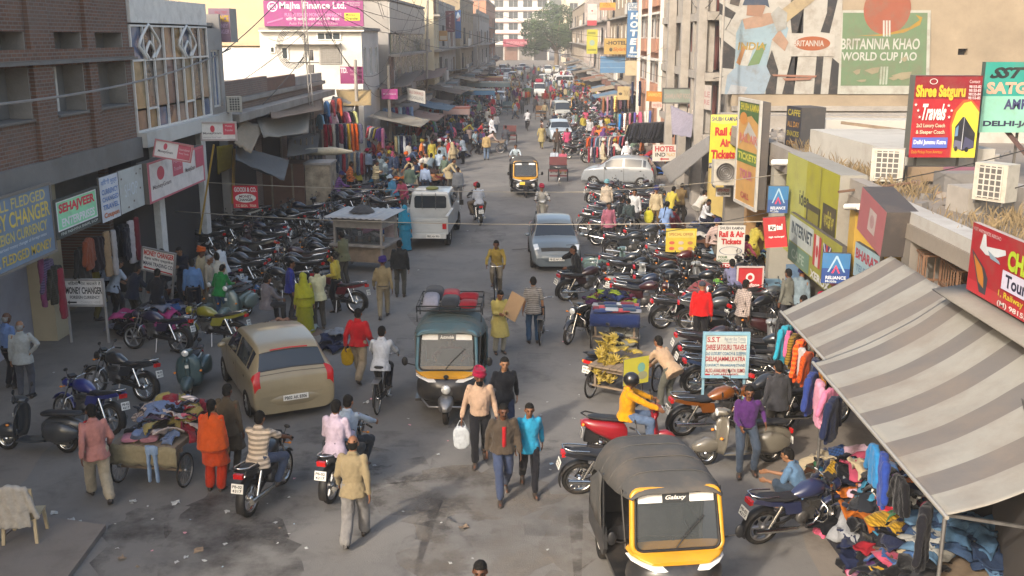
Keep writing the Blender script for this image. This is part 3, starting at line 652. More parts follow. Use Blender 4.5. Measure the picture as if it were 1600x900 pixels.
# slabs and rubble on the roof
def slab(name,label,c,s_,rz,mtl,cat,tilt=0):
 m=MB();m.box((0,0,s_[2]/2),s_);o=m.build(name,mtl);o.location=c;o.rotation_euler=(R(tilt),0,R(rz));return tag(o,label,cat)
pw=plaster("whitewashed",(.40,.38,.34),.5)
a=W(1345,265,Z=ROOF)
slab("roof_block","whitewashed low roof block left of the air conditioner on the shop roof",(9.6,27.5,ROOF),(2.6,5.6,.75),4,pw,"roof block")
slab("roof_block","broken white parapet slab lying further back on the shop roof",(13.0,34.5,ROOF),(6.5,1.0,.7),-6,pw,"roof block")
slab("roof_block","long grey concrete slab on the roof below the painted wall",(13.0,39.2,ROOF),(8.5,.8,.5),2,concrete,"roof block")
slab("roof_block","thick grey concrete slab edge beside the rightmost air conditioner",(14.6,22.0,ROOF),(6.5,1.2,.55),3,concrete,"roof block")
slab("roof_block","cracked concrete block in the dry grass near the rightmost air conditioner",(9.1,20.3,ROOF),(1.5,.7,.5),12,concrete,"roof block")
slab("roof_block","dark grey box under the red travel hoarding",(9.3,22.4,ROOF),(.9,.5,.5),5,concrete_dk,"roof block")
m=MB();m.bar((-2,0,.3),(2.2,-.3,.12),.09);o=m.build("timber_pole",wood);o.location=(11.4,32.3,ROOF+.35);o.rotation_euler=(0,0,R(-48));tag(o,"long timber pole lying across the roof slabs","pole")
# dry grass
rg=random.Random(11);m=MB();QN=.5
for cx,cy,rx,ry,n in ((8.3,25.5,.8,2.2,900),(9.2,18.0,2.0,1.6,1700),(10.8,19.2,1.6,1.5,1000),(8.2,22.5,.8,1.3,600),(12,40.2,4,.4,500),(8.4,31,.7,2,500),(12.4,17.5,1.8,1.2,700)):
 for _ in range(int(n*QN)):
  x,y=rg.gauss(cx,rx*.5),rg.gauss(cy,ry*.5);h=rg.uniform(.1,.42);a=rg.uniform(0,6.3);l=rg.uniform(.0,.22)
  if x<7.05:continue
  p=Vector((x,y,ROOF));d_=Vector((math.cos(a),math.sin(a),0));w=Vector((-d_.y,d_.x,0))*.008
  m.add([p-w,p+w,p+d_*l*.5+w*.6+Vector((0,0,h*.7)),p+d_*l+Vector((0,0,h))],[(0,1,2),(0,2,3)])
tag(m.build("dry_grass",mat("straw",(.20,.145,.075),.9,var=.35,scale=2)),"straw coloured dry grass growing on the shop roof","grass",kind="stuff")
def ac_unit(loc,rz,label,s=1.0,grille=True):
 r_=empty("air_conditioner",loc,R(rz),label,"air conditioner","air conditioners");r_.scale=(s,s,s)
 m=MB();m.box((0,0,.45),(.85,.5,.9));m.build("casing",mat("ac_cream",(.42,.39,.33),.5,dirt=.35),r_)
 if grille:
  m=MB();m.box((.0,-.255,.45),(.62,.012,.78));b_=m.build("coil",mat("coil_grey",(.085,.08,.075),.7),r_);g=MB()
  for k in range(6):g.box((0,-.268,.1+k*.14),(.64,.016,.028))
  for k in range(5):g.box((-.3+k*.15,-.27,.45),(.03,.018,.78))
  g.build("grille",mat("ac_grille",(.44,.42,.37),.5,dirt=.3),r_)
 else:
  m=MB();m.lathe([(.0,0),(.34,0),(.34,.02)],24,T(0,-.255,.47)@rotm(90,0,0));m.build("fan",mat("fan_dark",(.12,.11,.10),.6),r_);g=MB()
  for q_ in (.1,.18,.26,.34):g.lathe([(q_-.008,0),(q_+.008,0),(q_+.008,.02),(q_-.008,.02)],24,T(0,-.26,.47)@rotm(90,0,0),closed=True)
  g.build("grille",steel,r_)
 for x in (-.36,.36):
  m=MB();m.box((x,0,-.05),(.05,.5,.1));m.build("foot",steel,r_)
 return r_
ac_unit((8.15,23.6,ROOF+.15),-22,"cream air conditioner with large grille on the roof left of red hoarding",.82)
ac_unit((8.75,19.4,ROOF+.35),-55,"cream air conditioner on the roof under the teal hoarding",.78)
ac_unit((W(1132,265,Y=35.6).x,35.6,W(1132,288,Y=35.6).z),0,"wall air conditioner with round fan below yellow ticket sign",.95,False)
ac_unit((-10.85,37.6,4.75),25,"window air conditioner on the ledge of the glazed building",.62)
for k in range(2):
 r_=empty("iron_cage",(7.1+.1*k,18.6-1.25*k,2.75),R(-8),("rusty iron cage, farther of two, under the parapet" if k==0 else "rusty iron cage, nearer of two, behind the awning top"),"cage","iron cages behind the awning")
 g=MB()
 for x in (0,.7):
  for y in (-.55,.55):g.bar((x,y,0),(x,y,.85),.04)
 for z in (0,.42,.85):
  for y in (-.55,.55):g.bar((0,y,z),(.7,y,z),.035)
  for x in (0,.7):g.bar((x,-.55,z),(x,.55,z),.035)
 for j in range(7):g.bar((0,-.5+j*.17,0),(0,-.5+j*.17,.85),.018);g.bar((0,-.5+j*.17,.85),(.7,-.5+j*.17,.85),.018)
 for j in range(5):g.bar((.05+j*.15,-.55,0),(.05+j*.15,-.55,.85),.018)
 g.build("bars",mat("rust_iron",(.20,.11,.065),.8,.3,var=.35,scale=6),r_)
# rubble on the roof
m=MB()
for _ in range(260):
 s_=rg.uniform(.05,.2);m.box((rg.uniform(7.4,14),rg.uniform(16.5,39),ROOF+s_*.3),(s_,s_*rg.uniform(.5,1.4),s_*.7),M=rotm(rg.uniform(-20,20),rg.uniform(-20,20),rg.uniform(0,180)),mi=rg.randrange(3))
tag(m.build("rubble",[concrete,brick_old,concrete_dk]),"broken brick and concrete rubble scattered over the shop roof","rubble",kind="stuff")
# striped awnings
def awning_mat(name,light,dark,w,off):
 m=bpy.data.materials.new(name);m.use_nodes=True;nt=m.node_tree;N=nt.nodes;L=nt.links;b=N["Principled BSDF"]
 tc=N.new("ShaderNodeTexCoord");sp=N.new("ShaderNodeSeparateXYZ");L.new(tc.outputs["Object"],sp.inputs[0])
 ma=N.new("ShaderNodeMath");ma.operation='MULTIPLY_ADD';ma.inputs[1].default_value=1/w;ma.inputs[2].default_value=off;L.new(sp.outputs[1],ma.inputs[0])
 fr_=N.new("ShaderNodeMath");fr_.operation='FRACT';L.new(ma.outputs[0],fr_.inputs[0])
 gt=N.new("ShaderNodeMath");gt.operation='GREATER_THAN';gt.inputs[1].default_value=.56;L.new(fr_.outputs[0],gt.inputs[0])
 mx=N.new("ShaderNodeMixRGB");L.new(gt.outputs[0],mx.inputs[0]);mx.inputs[1].default_value=(*light,1);mx.inputs[2].default_value=(*dark,1)
 n=N.new("ShaderNodeTexNoise");n.inputs["Scale"].default_value=.9;n.inputs["Detail"].default_value=8;n.inputs["Roughness"].default_value=.65;L.new(tc.outputs["Object"],n.inputs["Vector"])
 mr=N.new("ShaderNodeMapRange");mr.inputs[1].default_value=.44;mr.inputs[2].default_value=.72;mr.inputs[4].default_value=.7;L.new(n.outputs[0],mr.inputs[0])
 m2=N.new("ShaderNodeMixRGB");L.new(mr.outputs[0],m2.inputs[0]);L.new(mx.outputs[0],m2.inputs[1]);m2.inputs[2].default_value=(.17,.14,.115,1)
 L.new(m2.outputs[0],b.inputs["Base Color"]);b.inputs["Roughness"].default_value=.85;b.inputs["Specular IOR Level"].default_value=.2
 n3=N.new("ShaderNodeTexNoise");n3.inputs["Scale"].default_value=7;n3.inputs["Detail"].default_value=5;L.new(tc.outputs["Object"],n3.inputs["Vector"])
 bp=N.new("ShaderNodeBump");bp.inputs["Strength"].default_value=.25;bp.inputs["Distance"].default_value=.03;L.new(n3.outputs[0],bp.inputs["Height"]);L.new(bp.outputs[0],b.inputs["Normal"])
 return m
def awning(label,y0,y1,xf,zf,xb0,zb0,xb1,zb1,mtl,sag,front):
 r_=empty("awning",(0,0,0),0,label,"awning","striped awnings");m=MB();g=[]
 nu,nv=90,20
 for i in range(nu+1):
  t=i/nu;row=[]
  for j in range(nv+1):
   s_=j/nv;y=y0+(y1-y0)*t;xb=xb0+(xb1-xb0)*t;zb_=zb0+(zb1-zb0)*t
   z=zf+(zb_-zf)*s_-sag*math.sin(math.pi*s_)-.008*math.sin(math.pi*s_)*math.sin(t*17)-.02*noise.noise(Vector((t*4,s_*3,3)))-.008*noise.noise(Vector((t*20,s_*6,9)))
   row.append((xf+(xb-xf)*s_,y+.10*math.sin(math.pi*s_)*(t-.5),z))
  g.append(row)
 m.sheet(g,thick=.01);m.build("canvas",mtl,r_)
 m=MB();m.tube([(xf,y0-.05,zf),(xf,y1+.05,zf)],.025,8);m.build("front_bar",mat("bar_metal",(.42,.39,.34),.5,.5),r_)
 for y in (y0+.1,y1-.1):
  m=MB();m.bar((xf+.02,y,zf-.03),(xb0-.1,y,zf-.35),.035);m.build("arm",steel,r_)
 return r_
awn_m=awning_mat("striped_canvas",(.24,.232,.208),(.128,.118,.112),1.05,.30)
AWN_F=4.72
awning("grey and cream striped awning, the farther and smaller of two",15.75,18.85,AWN_F+.03,2.33,6.72,3.42,6.72,3.42,awn_m,.05,True)
awning("large grey and cream striped awning over the clothes shop",10.28,15.62,AWN_F-.22,2.36,6.6,3.55,6.6,3.5,awn_m,.16,True)
m=MB();m.sheet([[(6.2,15.5-.6*i,3.62),(6.7,15.5-.6*i,3.7)] for i in range(11)],thick=.02);tag(m.build("awning_flap",mat("plain_canvas",(.22,.20,.17),.9,var=.2,scale=1.2,dirt=.3)),"plain tan canvas flap above the large striped awning","awning")
m=MB()
for x,y in ((4.52,10.33),(4.7,15.68)):
 m=MB();m.tube([(x,y,0),(x,y,2.33)],.025,8);o=m.build("awning_post",steel);tag(o,"steel post at the %s end of the large striped awning"%("near" if y<12 else "far"),"post")
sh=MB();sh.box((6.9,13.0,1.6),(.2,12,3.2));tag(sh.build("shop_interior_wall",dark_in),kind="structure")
m=MB();m.box((0,0,1.55),(.12,3.2,3.1));o=m.build("partition",mat("dark_partition",(.07,.062,.058),.8));o.location=(5.95,11.6,0);o.rotation_euler=(0,0,R(-18));tag(o,kind="structure")
# ------------------------------------------------------------------ signs, left side
XS=-10.95;GAIN[0]=1.25;DIRT[0]=.32
def sign_x(name,label,X,l,lb,r_,col,items,**k):
 """board parallel to the street at distance X: l = top-left px, lb = bottom py at left, r_ = top-right px"""
 A=W(l[0],l[1],X=X);B_=W(r_[0],r_[1],X=X);zt_=(A.z+B_.z)/2;zb_=W(l[0],lb,X=X).z
 u=Vector((0,B_.y-A.y,0));return sign(name,label,(X,A.y,zb_),u,u.length,zt_-zb_,col,items,**k)
sign_x("shop_sign","weathered blue sign with yellow money changer lettering under the brick slab",XS,(-70,326),462,(77,290),'66788c',
  [('t','FULL FLEDGED',.30,.93,.80,.95,'b8a860',.01),('t','MONEY CHANGER',.12,.97,.55,.77,'c4ae50',.02),('t','FOREIGN CURRENCY',.25,.92,.36,.51,'b8a860',.02),('t','Authorised money changer of foreign notes',.3,.9,.27,.33,'c5ccd4'),('t','FULL FLEDGED MONEY',.2,.95,.08,.22,'b8a04c',.02)],frame=.06)
sign_x("shop_sign","green and white framed sign with red shop lettering over the left shop",XS+.05,(84,318),376,(150,290),'9fd0b0',
  [('r',.0,1,.0,1,'2a332e'),('r',.03,.97,.16,.96,'e8ece4'),('r',.05,.95,.2,.93,'86c79c'),('t','SEHAJVEER',.08,.92,.56,.88,'c02840',.045),('t','ENTERPRISES',.12,.9,.25,.48,'f0f4ee',.03),('t','FINE PASHMINA SHAWL SHOP',.08,.95,.04,.12,'c8ccc4')],frame=.05,frame_col='3a3d3a')
sign_x("shop_sign","faded white sign with blue Hindi lines and orange bottom line",XS+.02,(154,280),352,(183,268),'b9bcc2',
  [('t','विदेशी मुद्रा',.08,.92,.78,.94,'5a78a8',.02),('t','CURRENCY',.08,.95,.60,.72,'5a78a8',.03),('t','CHANGED',.08,.95,.44,.55,'5a78a8',.03),('t','TRAVEL',.08,.92,.26,.38,'5a78a8',.03),('t','Coupon',.1,.9,.05,.2,'b06a4a',.04)])
sign_x("shop_sign","blank rust spotted whitish sign between faded sign and red money sign",XS-.02,(184,268),338,(221,256),'a9aca9',[('t','SHOP',.2,.75,.35,.65,'b9c0c6')]+[('e',x,y,.03,.025,'5e5248') for x,y in ((.1,.8),(.55,.2),(.72,.82),(.85,.45),(.3,.1),(.9,.9))])
mg=lambda:[('r',.0,1,0,1,'b05a66'),('r',.03,.97,.05,.95,'c9c2bd'),('e',.2,.66,.06,.17,'b04050'),('t','MoneyGram',.06,.36,.28,.42,'6a5a5a',.02),('r',.40,.58,.45,.95,'b04a5e'),('t','Money',.42,.56,.75,.86,'d8a8ac'),('t','Transfer',.42,.56,.58,.68,'d8a8ac'),('t','MoneyGram',.62,.8,.4,.55,'6a5a5a',.02),('r',.82,.97,.45,.95,'b04a5e')]
sign_x("shop_sign","long grey and red money transfer sign on the shop fascia",XS+.1,(229,256),322,(317,226),'c9c2bd',mg(),th=.3)
A=W(238,230,Y=34.5)
sign_px("shop_sign","tilted box sign with red panel hanging above the long money transfer sign",(240,224),250,28.9,(300,240),29.3,'c9c2bd',[('e',.28,.68,.05,.2,'b04050'),('t','MoneyGram',.1,.5,.25,.45,'5a5050',.02),('r',.62,.97,.08,.94,'b5505e'),('t','International',.66,.93,.6,.75,'e0b8b8'),('t','Money Transfer',.66,.93,.35,.5,'e0b8b8')],th=.35,frame=.04,frame_col='a86a6a',roll=-13)
sign_px("shop_sign","white and red money transfer sign facing the camera at the glazed building corner",(313,192),219,34.4,(368,192),34.6,'cfcac4',[('e',.33,.64,.065,.2,'b83c4a'),('t','MoneyGram',.06,.58,.3,.46,'5a5050',.02),('r',.63,.98,.3,.96,'c04454'),('t','Money',.7,.9,.72,.86,'e8c0c0'),('t','Transfer',.68,.92,.5,.62,'e8c0c0'),('t','International Money Transfer',.06,.58,.1,.2,'8a8080')],frame=.06,frame_col='a89a94')
sign_px("roof_sign","brown and purple hoarding on the corner above the glazed building",(325,13),66,38.4,(358,13),38.4,'7d6673',[('t','FINANCE',.1,.95,.6,.8,'a8892c',.05),('t','MONEY',.3,.9,.42,.55,'a890a8',.03),('t','CHANGER',.1,.95,.25,.38,'a890a8',.03),('t','WALL STREET',.3,.9,.84,.92,'a05060')],th=.9,edge='8a8680')
sign_px("free_standing_sign","white money changer board on two posts at the left pavement",(98,437),477,24.2,(160,440),24.2,'c8c4c0',[('t','विदेशी नोट बदलते हैं',.12,.95,.78,.93,'2c2a2a',.01),('t','MONEY CHANGER',.05,.97,.45,.72,'1e1c1e',.03),('t','FOREIGN CURRENCY',.14,.9,.26,.38,'3a3638',.02),('p',[(.06,.12),(.12,.2),(.12,.15),(.3,.15),(.3,.09),(.12,.09),(.12,.04)],'1e1c1e'),('t','CHANGE HERE',.4,.9,.07,.17,'a09a98')],frame=.05,frame_col='8a8682',post=[(.02,1.1),(.98,1.1)],cat="sign")
sign_px("free_standing_sign","tilted white board with red money changer heading among shoppers",(221,390),425,27.4,(272,402),27.2,'cfcbc6',[('t','MONEY CHANGER',.04,.97,.68,.92,'b02c22',.04),('t','मेहरा फॉरेन एक्सचेंज',.06,.95,.47,.63,'2c2a2a',.02),('t','MAHA TRADING CO.',.04,.97,.25,.42,'2a2a3a',.02),('p',[(.04,.13),(.12,.2),(.12,.16),(.95,.1),(.95,.04),(.12,.1),(.12,.06)],'a83228')],frame=.04,frame_col='7a7672',post=[(.05,1.3),(.95,1.3)],roll=-9)
sign_px("shop_sign","red sign with white oval behind the parked motorcycles",(363,290),325,36.6,(402,290),36.6,'b52436',[('t','GOODI & CO.',.06,.95,.72,.93,'e0d8d4',.03),('e',.5,.45,.42,.2,'d8d2cc'),('t','MONEY',.25,.75,.46,.58,'6a2a34',.02),('t','CHANGER',.2,.8,.31,.43,'2a1a1c',.03),('t','T.C. EXCH.   TOUR',.1,.92,.05,.16,'e8c8b0',.02)])
GAIN[0]=.75
fi=sign_px("roof_hoarding","large magenta finance hoarding with white lettering on the white building",(411,1),41,59.6,(567,1),59.6,'a04084',[
 ('o',.09,.77,.052,.2,.22,'e8dce4'),('t','MFL',.06,.12,.68,.85,'e8dce4',.02),('t','Majha Finance Ltd.',.16,.83,.60,.95,'f0e8ec',.02),('t','FULL FLEDGED MONEY CHANGERS',.21,.78,.38,.52,'d890c0',.03),('t','विदेशी करंसी और नोट मनी चेंजर',.22,.76,.22,.36,'e8dce4',.02),('t','Auto Finance on Hire Purchase',.25,.74,.06,.17,'d8b0c8'),('r',.81,.965,.22,.52,'d8d240'),('t','Money',.825,.92,.38,.49,'504a20',.02),('t','Transfer',.825,.95,.25,.36,'504a20',.02),('t','RBI REGISTERED',.84,.97,.88,.94,'e8dce4'),('t','MONEY CHANGER',.87,.97,.8,.85,'e8dce4'),('p',[(.03,.1),(.03,.16),(.19,.34),(.19,.28)],'c880b0')],th=.15)
sign_px("shop_sign","magenta sign ending in TD. below the white finance building",(531,104),131,57.3,(567,104),57.3,'8c2c66',[('t','TD.',.02,.32,.62,.95,'e8d8e0',.04),('t','FULL FLEDGED',.45,.95,.72,.84,'c890b0',.02),('t','MONEY CHANGER',.45,.95,.5,.6,'c890b0',.02),('t','TRANSFER',.55,.95,.2,.3,'c890b0',.02)])
sign_px("shop_sign","small magenta sign on a pole among the left clothes stalls",(596,139),155,62,(621,139),62,'b03a88',[('t','Majha Finance',.1,.9,.42,.58,'e8d8e4',.02)])
sign_px("shop_banner","white banner hung at an angle over the left stalls",(636,137),156,64,(664,128),60,'b9b9b6',[('t','SALE SHAWLS',.1,.9,.6,.85,'8a5050',.02),('t','WOOLLENS',.1,.9,.2,.45,'606870',.02)])
sign_px("projecting_sign","tall maroon vertical hotel sign on the far left side",(696,17),50,103,(710,17),103,'6a2c3c',[('t',c,.38,.62,.82-.15*i,.93-.15*i,'c0a0a4',.03) for i,c in enumerate('HOTEL')]+[('t','ROYAL',.1,.9,.06,.14,'c0a0a4')],th=.3)
sign_px("projecting_sign","tall blue vertical sign with white emblem beside the maroon hotel sign",(711,16),60,105,(720,16),105,'2c5a94',[('p',[(.1,.72),(.5,.95),(.9,.78),(.5,.7)],'c8d4e0'),('p',[(.2,.62),(.9,.78),(.8,.6)],'c08080')],th=.3)
sign_px("projecting_sign","square orange cream sign under the maroon hotel sign",(686,48),64,100,(699,48),100,'c8985c',[('r',.1,.9,.1,.5,'d8c8b0')],th=.2)
sign_px("shop_banner","red far banner on the white building closing the street",(786,61),73,343,(838,61),343,'9a3048',[('t','EMPORIUM MALL',.1,.9,.3,.7,'c08890',.02)])
GAIN[0]=.72
# ------------------------------------------------------------------ signs, right side
sign_px("roof_hoarding","red travel agency hoarding with a coach picture on the right roof",(1431,118),246,23.9,(1535,128),23.9,'b01c28',[
 ('p',[(.0,.72),(.0,1),(1,1),(1,.72)],'8c1622'),('r',0,1,.985,1,'6a0e18'),('p',[(.62,.0),(.62,.2),(.58,.4),(.62,.58),(.74,.70),(.86,.72),(1,.6),(1,0)],'c85a2a'),('p',[(.64,.0),(.64,.2),(.61,.4),(.66,.56),(.76,.67),(.86,.69),(1,.56),(1,0)],'d8cc3c'),
 ('p',[(.66,.14),(.66,.38),(.76,.50),(.79,.50),(.97,.30),(.97,.12),(.8,.08)],'20222c'),('p',[(.775,.1),(.785,.5),(.79,.5),(.79,.1)],'b8b8c0'),('p',[(.665,.26),(.67,.36),(.71,.4),(.71,.27)],'6a8cb0'),('p',[(.66,.12),(.67,.22),(.77,.2),(.77,.1)],'6a6a84'),('p',[(.80,.1),(.82,.26),(.96,.2),(.96,.12)],'4a4a66'),('e',.7,.11,.025,.03,'14141a'),('e',.86,.10,.03,.03,'14141a'),
 ('o',.27,.93,.06,.035,.2,'e0d8d0'),('t','Shree Satguru',.02,.76,.70,.89,'e0b830',.05),('t','Travels',.14,.5,.46,.66,'f0ece4',.03,.35),('t','2x2 Luxury Coach',.07,.5,.36,.42,'e0d8b8',.02),('t','& Sleeper Coach',.07,.5,.28,.34,'e0d8b8',.02),('r',.03,.56,.12,.25,'5a6ac0'),('t','Delhi Jammu Katra',.05,.54,.15,.22,'e8e8f0',.03),('t','Daily Pickup From Amritsar',.03,.5,.04,.09,'d89a30'),
 ('t','Contact:',.8,.96,.91,.95,'e0d0d0')]+[('t','98155-8%d'%(i+2),.8,.98,.85-i*.045,.885-i*.045,'e0d0d0',.02) for i in range(4)]+[('p',[(x+.025*math.cos(a*math.pi/5+1.57)*(1 if a%2==0 else .4),y+.022*math.sin(a*math.pi/5+1.57)*(1 if a%2==0 else .4)) for a in range(10)],'f0ece4') for x,y in ((.03,.65),(.07,.58),(.1,.5),(.52,.64),(.57,.58),(.54,.5))],th=.35,edge='6a6a62',post=[(.2,.75),(.85,.8)])
A=W(1420,247,Y=23.95);B_=W(1532,285,Y=23.95)
sign("board_apron","plain purple and tan strip under the red travel hoarding",(A.x,23.96,B_.z+.02),(1,0,0),B_.x-A.x,A.z-B_.z-.22,'8f7a62',[('r',.48,1,0,1,'86586a')],th=.2,cat="board")
sign_px("roof_hoarding","teal and mint coach hoarding with black slanted initials at the right edge",(1541,97),207,24.4,(1665,102),24.4,'2f9a8c',[('r',0,1,0,.52,'8fcab4'),('t','SST',.06,.52,.77,.93,'1e2426',.05,.5),('t','SATGURU',.04,.98,.55,.72,'d8a890',.05),('t','AMRITSAR',.28,.96,.33,.48,'3a3c6a',.04),('t','DELHI-JAMMU',.04,.97,.07,.17,'2a2a4a',.04)],th=.2,edge='4a5a52',post=[(.05,1.3),(.55,1.6)])
m=MB();m.bar((11.2,24.7,5.3),(11.9,23.4,ROOF),.08);o=m.build("hoarding_strut",mat("strut_brown",(.09,.05,.045),.7));tag(o,"leaning brown steel strut propping the teal hoarding","strut")
sign_x("roof_hoarding","red money changer and tour hoarding with aeroplane above the large awning",6.55,(1522,342),458,(1664,412),'a81c26',[
 ('r',0,1,0,.18,'c03038'),('p',[(.02,.62),(.2,.42),(.25,.3),(.24,.06),(.16,.06)],'3a3a44'),('p',[(.05,.56),(.17,.42),(.2,.3),(.21,.14),(.14,.2)],'c07a28'),('p',[(.12,.68),(.15,.9),(.18,.9),(.2,.74),(.42,.8),(.43,.74),(.34,.66),(.2,.62)],'d8dce0'),('p',[(.22,.70),(.36,.62),(.38,.58),(.26,.6)],'8aa0b0'),('t','VISIT ANYWHERE ABROAD',.02,.36,.9,.95,'e0c0c0'),('t','CHANGER',.46,1.04,.56,.84,'b8d030',.05),('r',.42,1,.28,.54,'d8d4e8'),('t','Tour & Travel',.46,1.1,.32,.5,'22203a',.03),('t','1, Railway Link Road',.4,.98,.14,.25,'e0c830',.02),('t','(M) 98155-02304,',.4,.98,.02,.11,'f0e8e0',.02)],th=.08,edge='b8a8a0')
sign_x("shop_sign","large yellow shop front board with dark panels on the right row",6.75,(1232,236),395,(1313,276),'a8a430',[('r',.0,.42,.0,1,'b4b45c'),('t','idea',.3,.5,.55,.7,'3a3a2a',.02),('r',.46,.72,.2,.62,'4a4530'),('r',.49,.69,.45,.56,'8a8434'),('r',.49,.69,.26,.36,'8a8434'),('r',.76,.99,.24,.7,'4a4530'),('t','ਆਈਡੀਆ',.79,.96,.5,.65,'b8b04a',.03),('t','मोबाइल',.79,.96,.3,.45,'b8b04a',.03),('r',.70,.705,0,1,'6a6630')],th=.6,edge='9a968c')
sign_x("shop_sign","lower yellow and green internet cafe board with flags under the large yellow board",6.60,(1236,325),408,(1316,392),'9a9a40',[('r',0,.5,.42,.95,'b8c0bc'),('t','INTERNET',.05,.48,.6,.85,'3a4a58',.03),('r',0,.45,.02,.4,'6a8a78'),('t','CAFE',.08,.35,.1,.3,'a8b8a8',.02),('r',.52,.66,.3,.9,'d0c8c4'),('r',.52,.56,.3,.9,'b83c40'),('r',.62,.66,.3,.9,'b83c40'),('e',.59,.6,.02,.12,'b83c40'),('r',.70,.84,.25,.85,'38427a'),('p',[(.70,.25),(.72,.25),(.84,.85),(.82,.85)],'d0c8cc'),('p',[(.82,.25),(.84,.25),(.72,.85),(.70,.85)],'d0c8cc'),('r',.755,.785,.25,.85,'b83c40'),('r',.70,.84,.5,.6,'b83c40'),('r',.87,1,.2,.8,'b05050'),('r',.87,.93,.5,.8,'38427a'),('t','XEROX',.5,.86,.04,.2,'e0e0dc',.04)],th=.1)
sign_x("shop_sign","tilted faded pink box sign on the parapet corner",6.55,(1345,298),372,(1385,322),'a8666a',[('r',.4,.68,.25,.75,'b8a8a4'),('e',.54,.5,.08,.15,'a8888a')],th=.6,edge='4a4442',roll=-10)
sign_x("shop_sign","pale blue board with red lettering behind the awning",6.6,(1337,378),432,(1375,400),'9ab4bc',[('t','BHARAT',.05,.95,.55,.85,'a83848',.04),('t','TELECOM',.1,.9,.2,.4,'5a7a98',.02)],th=.08)
rel=[('p',[(0,.5),(0,1),(1,1),(1,.5)],'3a7ab0'),('p',[(.2,.38),(.48,.92),(.54,.92),(.84,.38),(.78,.38),(.51,.84),(.26,.38)],'a8c8e0'),('p',[(.34,.34),(.5,.62),(.66,.34),(.6,.34),(.5,.52),(.42,.34)],'d84868'),('t','RELIANCE',.15,.88,.14,.25,'e8ecf4',.03),('t','Mobile',.15,.55,.03,.12,'d0d8e4',.02)]
sign_px("projecting_sign","square blue mobile phone sign hanging beside the striped awning",(1286,395),442,21.3,(1330,394),21.2,'2a4a8c',rel,th=.12)
sign_px("projecting_sign","smaller blue mobile phone sign behind the red tilted sign",(1201,291),333,26.4,(1233,289),26.4,'3a5a94',rel,th=.12)
sign_px("projecting_sign","tilted red phone sign with white slanted lettering",(1195,338),385,24.5,(1231,328),24.3,'a81820',[('r',0,1,0,.3,'c82028'),('r',.22,.55,.55,.75,'e8e4e0'),('t','Air',.26,.53,.57,.73,'2a2024',.04,.1),('t','tel',.57,.86,.57,.76,'e8e4e0',.04,.1),('t','high recharge!',.2,.9,.3,.38,'e8e4e0',.03,.2)],th=.1,roll=8)
sign_px("projecting_sign","yellow vertical sign with red Rail & Air Tickets lettering",(1111,179),254,36.2,(1153,179),36.2,'d8cc38',[('p',[(0,.84),(0,1),(1,1),(1,.84),(.5,.8)],'e0d868'),('t','SHUBH KAMNA',.05,1.0,.86,.96,'3a3a7a',.02),('t','Rail &',.18,.95,.56,.74,'c0282c',.05),('t','Air',.38,.78,.33,.5,'c0282c',.05),('t','Tickets',.06,.97,.08,.27,'c0282c',.05),('r',0,1,-.12,-.005,'3a3a4a'),('t','Holiday Packages',.03,.98,-.1,-.02,'d8d8d8',.03)],th=.1)
sign_px("projecting_sign","small white board with red line under the wall air conditioner",(1119,293),307,36,(1142,293),36,'cfc8c0',[('t','STD PCO',.1,.9,.55,.85,'c03838',.04),('t','ISD ONLINE',.1,.9,.15,.42,'3a3a3a',.03)])
sign_px("projecting_sign","tall orange and green holiday sign with white frame",(1156,154),312,32,(1189,166),30,'c89a58',[('p',[(0,.8),(0,1),(1,1),(1,.78),(.6,.86)],'4a6a3a'),('t','SHUBH KAMNA',.08,.95,.9,.97,'c8b830',.03),('e',.25,.82,.18,.06,'c88840'),('p',[(.2,.62),(.5,.8),(.95,.66),(.95,.56),(.5,.7),(.1,.56)],'b8b4ac'),('t','RAIL AIR',.1,.95,.6,.68,'c87868',.04),('r',0,1,.4,.52,'5a7a3a'),('t','TICKETS',.08,.95,.43,.5,'c8c048',.04),('t','TOUR',.2,.8,.25,.34,'c06a80',.03),('t','CALL',.3,.7,.06,.12,'b85a50',.03)],th=.3,frame=.1,frame_col='c8c4bc',edge='5a5552')
sign_px("rooftop_sign","dark blue sign tower with yellow lettering standing on the right roof",(1230,165),236,33,(1253,172),32,'34343e',[('t','CAFFE',.1,.92,.8,.94,'a8983a',.03),('t','ALL DAY',.1,.9,.56,.68,'b0803a',.02),('t','SNACKS',.1,.9,.36,.48,'a8983a',.02),('t','OPEN',.1,.8,.14,.26,'b0803a',.02)],th=.8,edge='4a4848')
sign_px("free_standing_sign","white Rail & Air Tickets board standing among the right stalls",(1122,352),418,30.8,(1165,352),30.8,'d6d2ca',[('t','SHUBH KAMNA',.08,.95,.9,.97,'3a3a4a',.02),('t','Rail & Air',.05,.98,.72,.87,'c0282c',.05),('t','Tickets',.14,.88,.55,.69,'c0282c',.05),('o',.5,.4,.42,.1,.08,'5a6a8a'),('t','TOUR',.04,.4,.22,.28,'3a6a3a',.03),('t','HOLIDAY',.04,.5,.14,.2,'3a6a3a',.02),('r',0,1,0,.11,'c0282c'),('t','STD',.05,.5,.02,.09,'e8e4e0',.04)],post=[(.1,.45),(.9,.45)])
sign_px("stall_front_board","red phone company stall board with white ring emblem",(1153,417),460,27,(1193,417),27,'c02830',[('o',.5,.62,.17,.16,.45,'e8e0dc'),('p',[(.5,.8),(.58,.72),(.5,.7)],'e8e0dc'),('t','vodafone',.14,.88,.28,.42,'e8e0dc',.03),('t','STORE',.2,.5,.12,.2,'d8a0a0')],edge='c8c0bc',frame=.04,frame_col='c8b8b4')
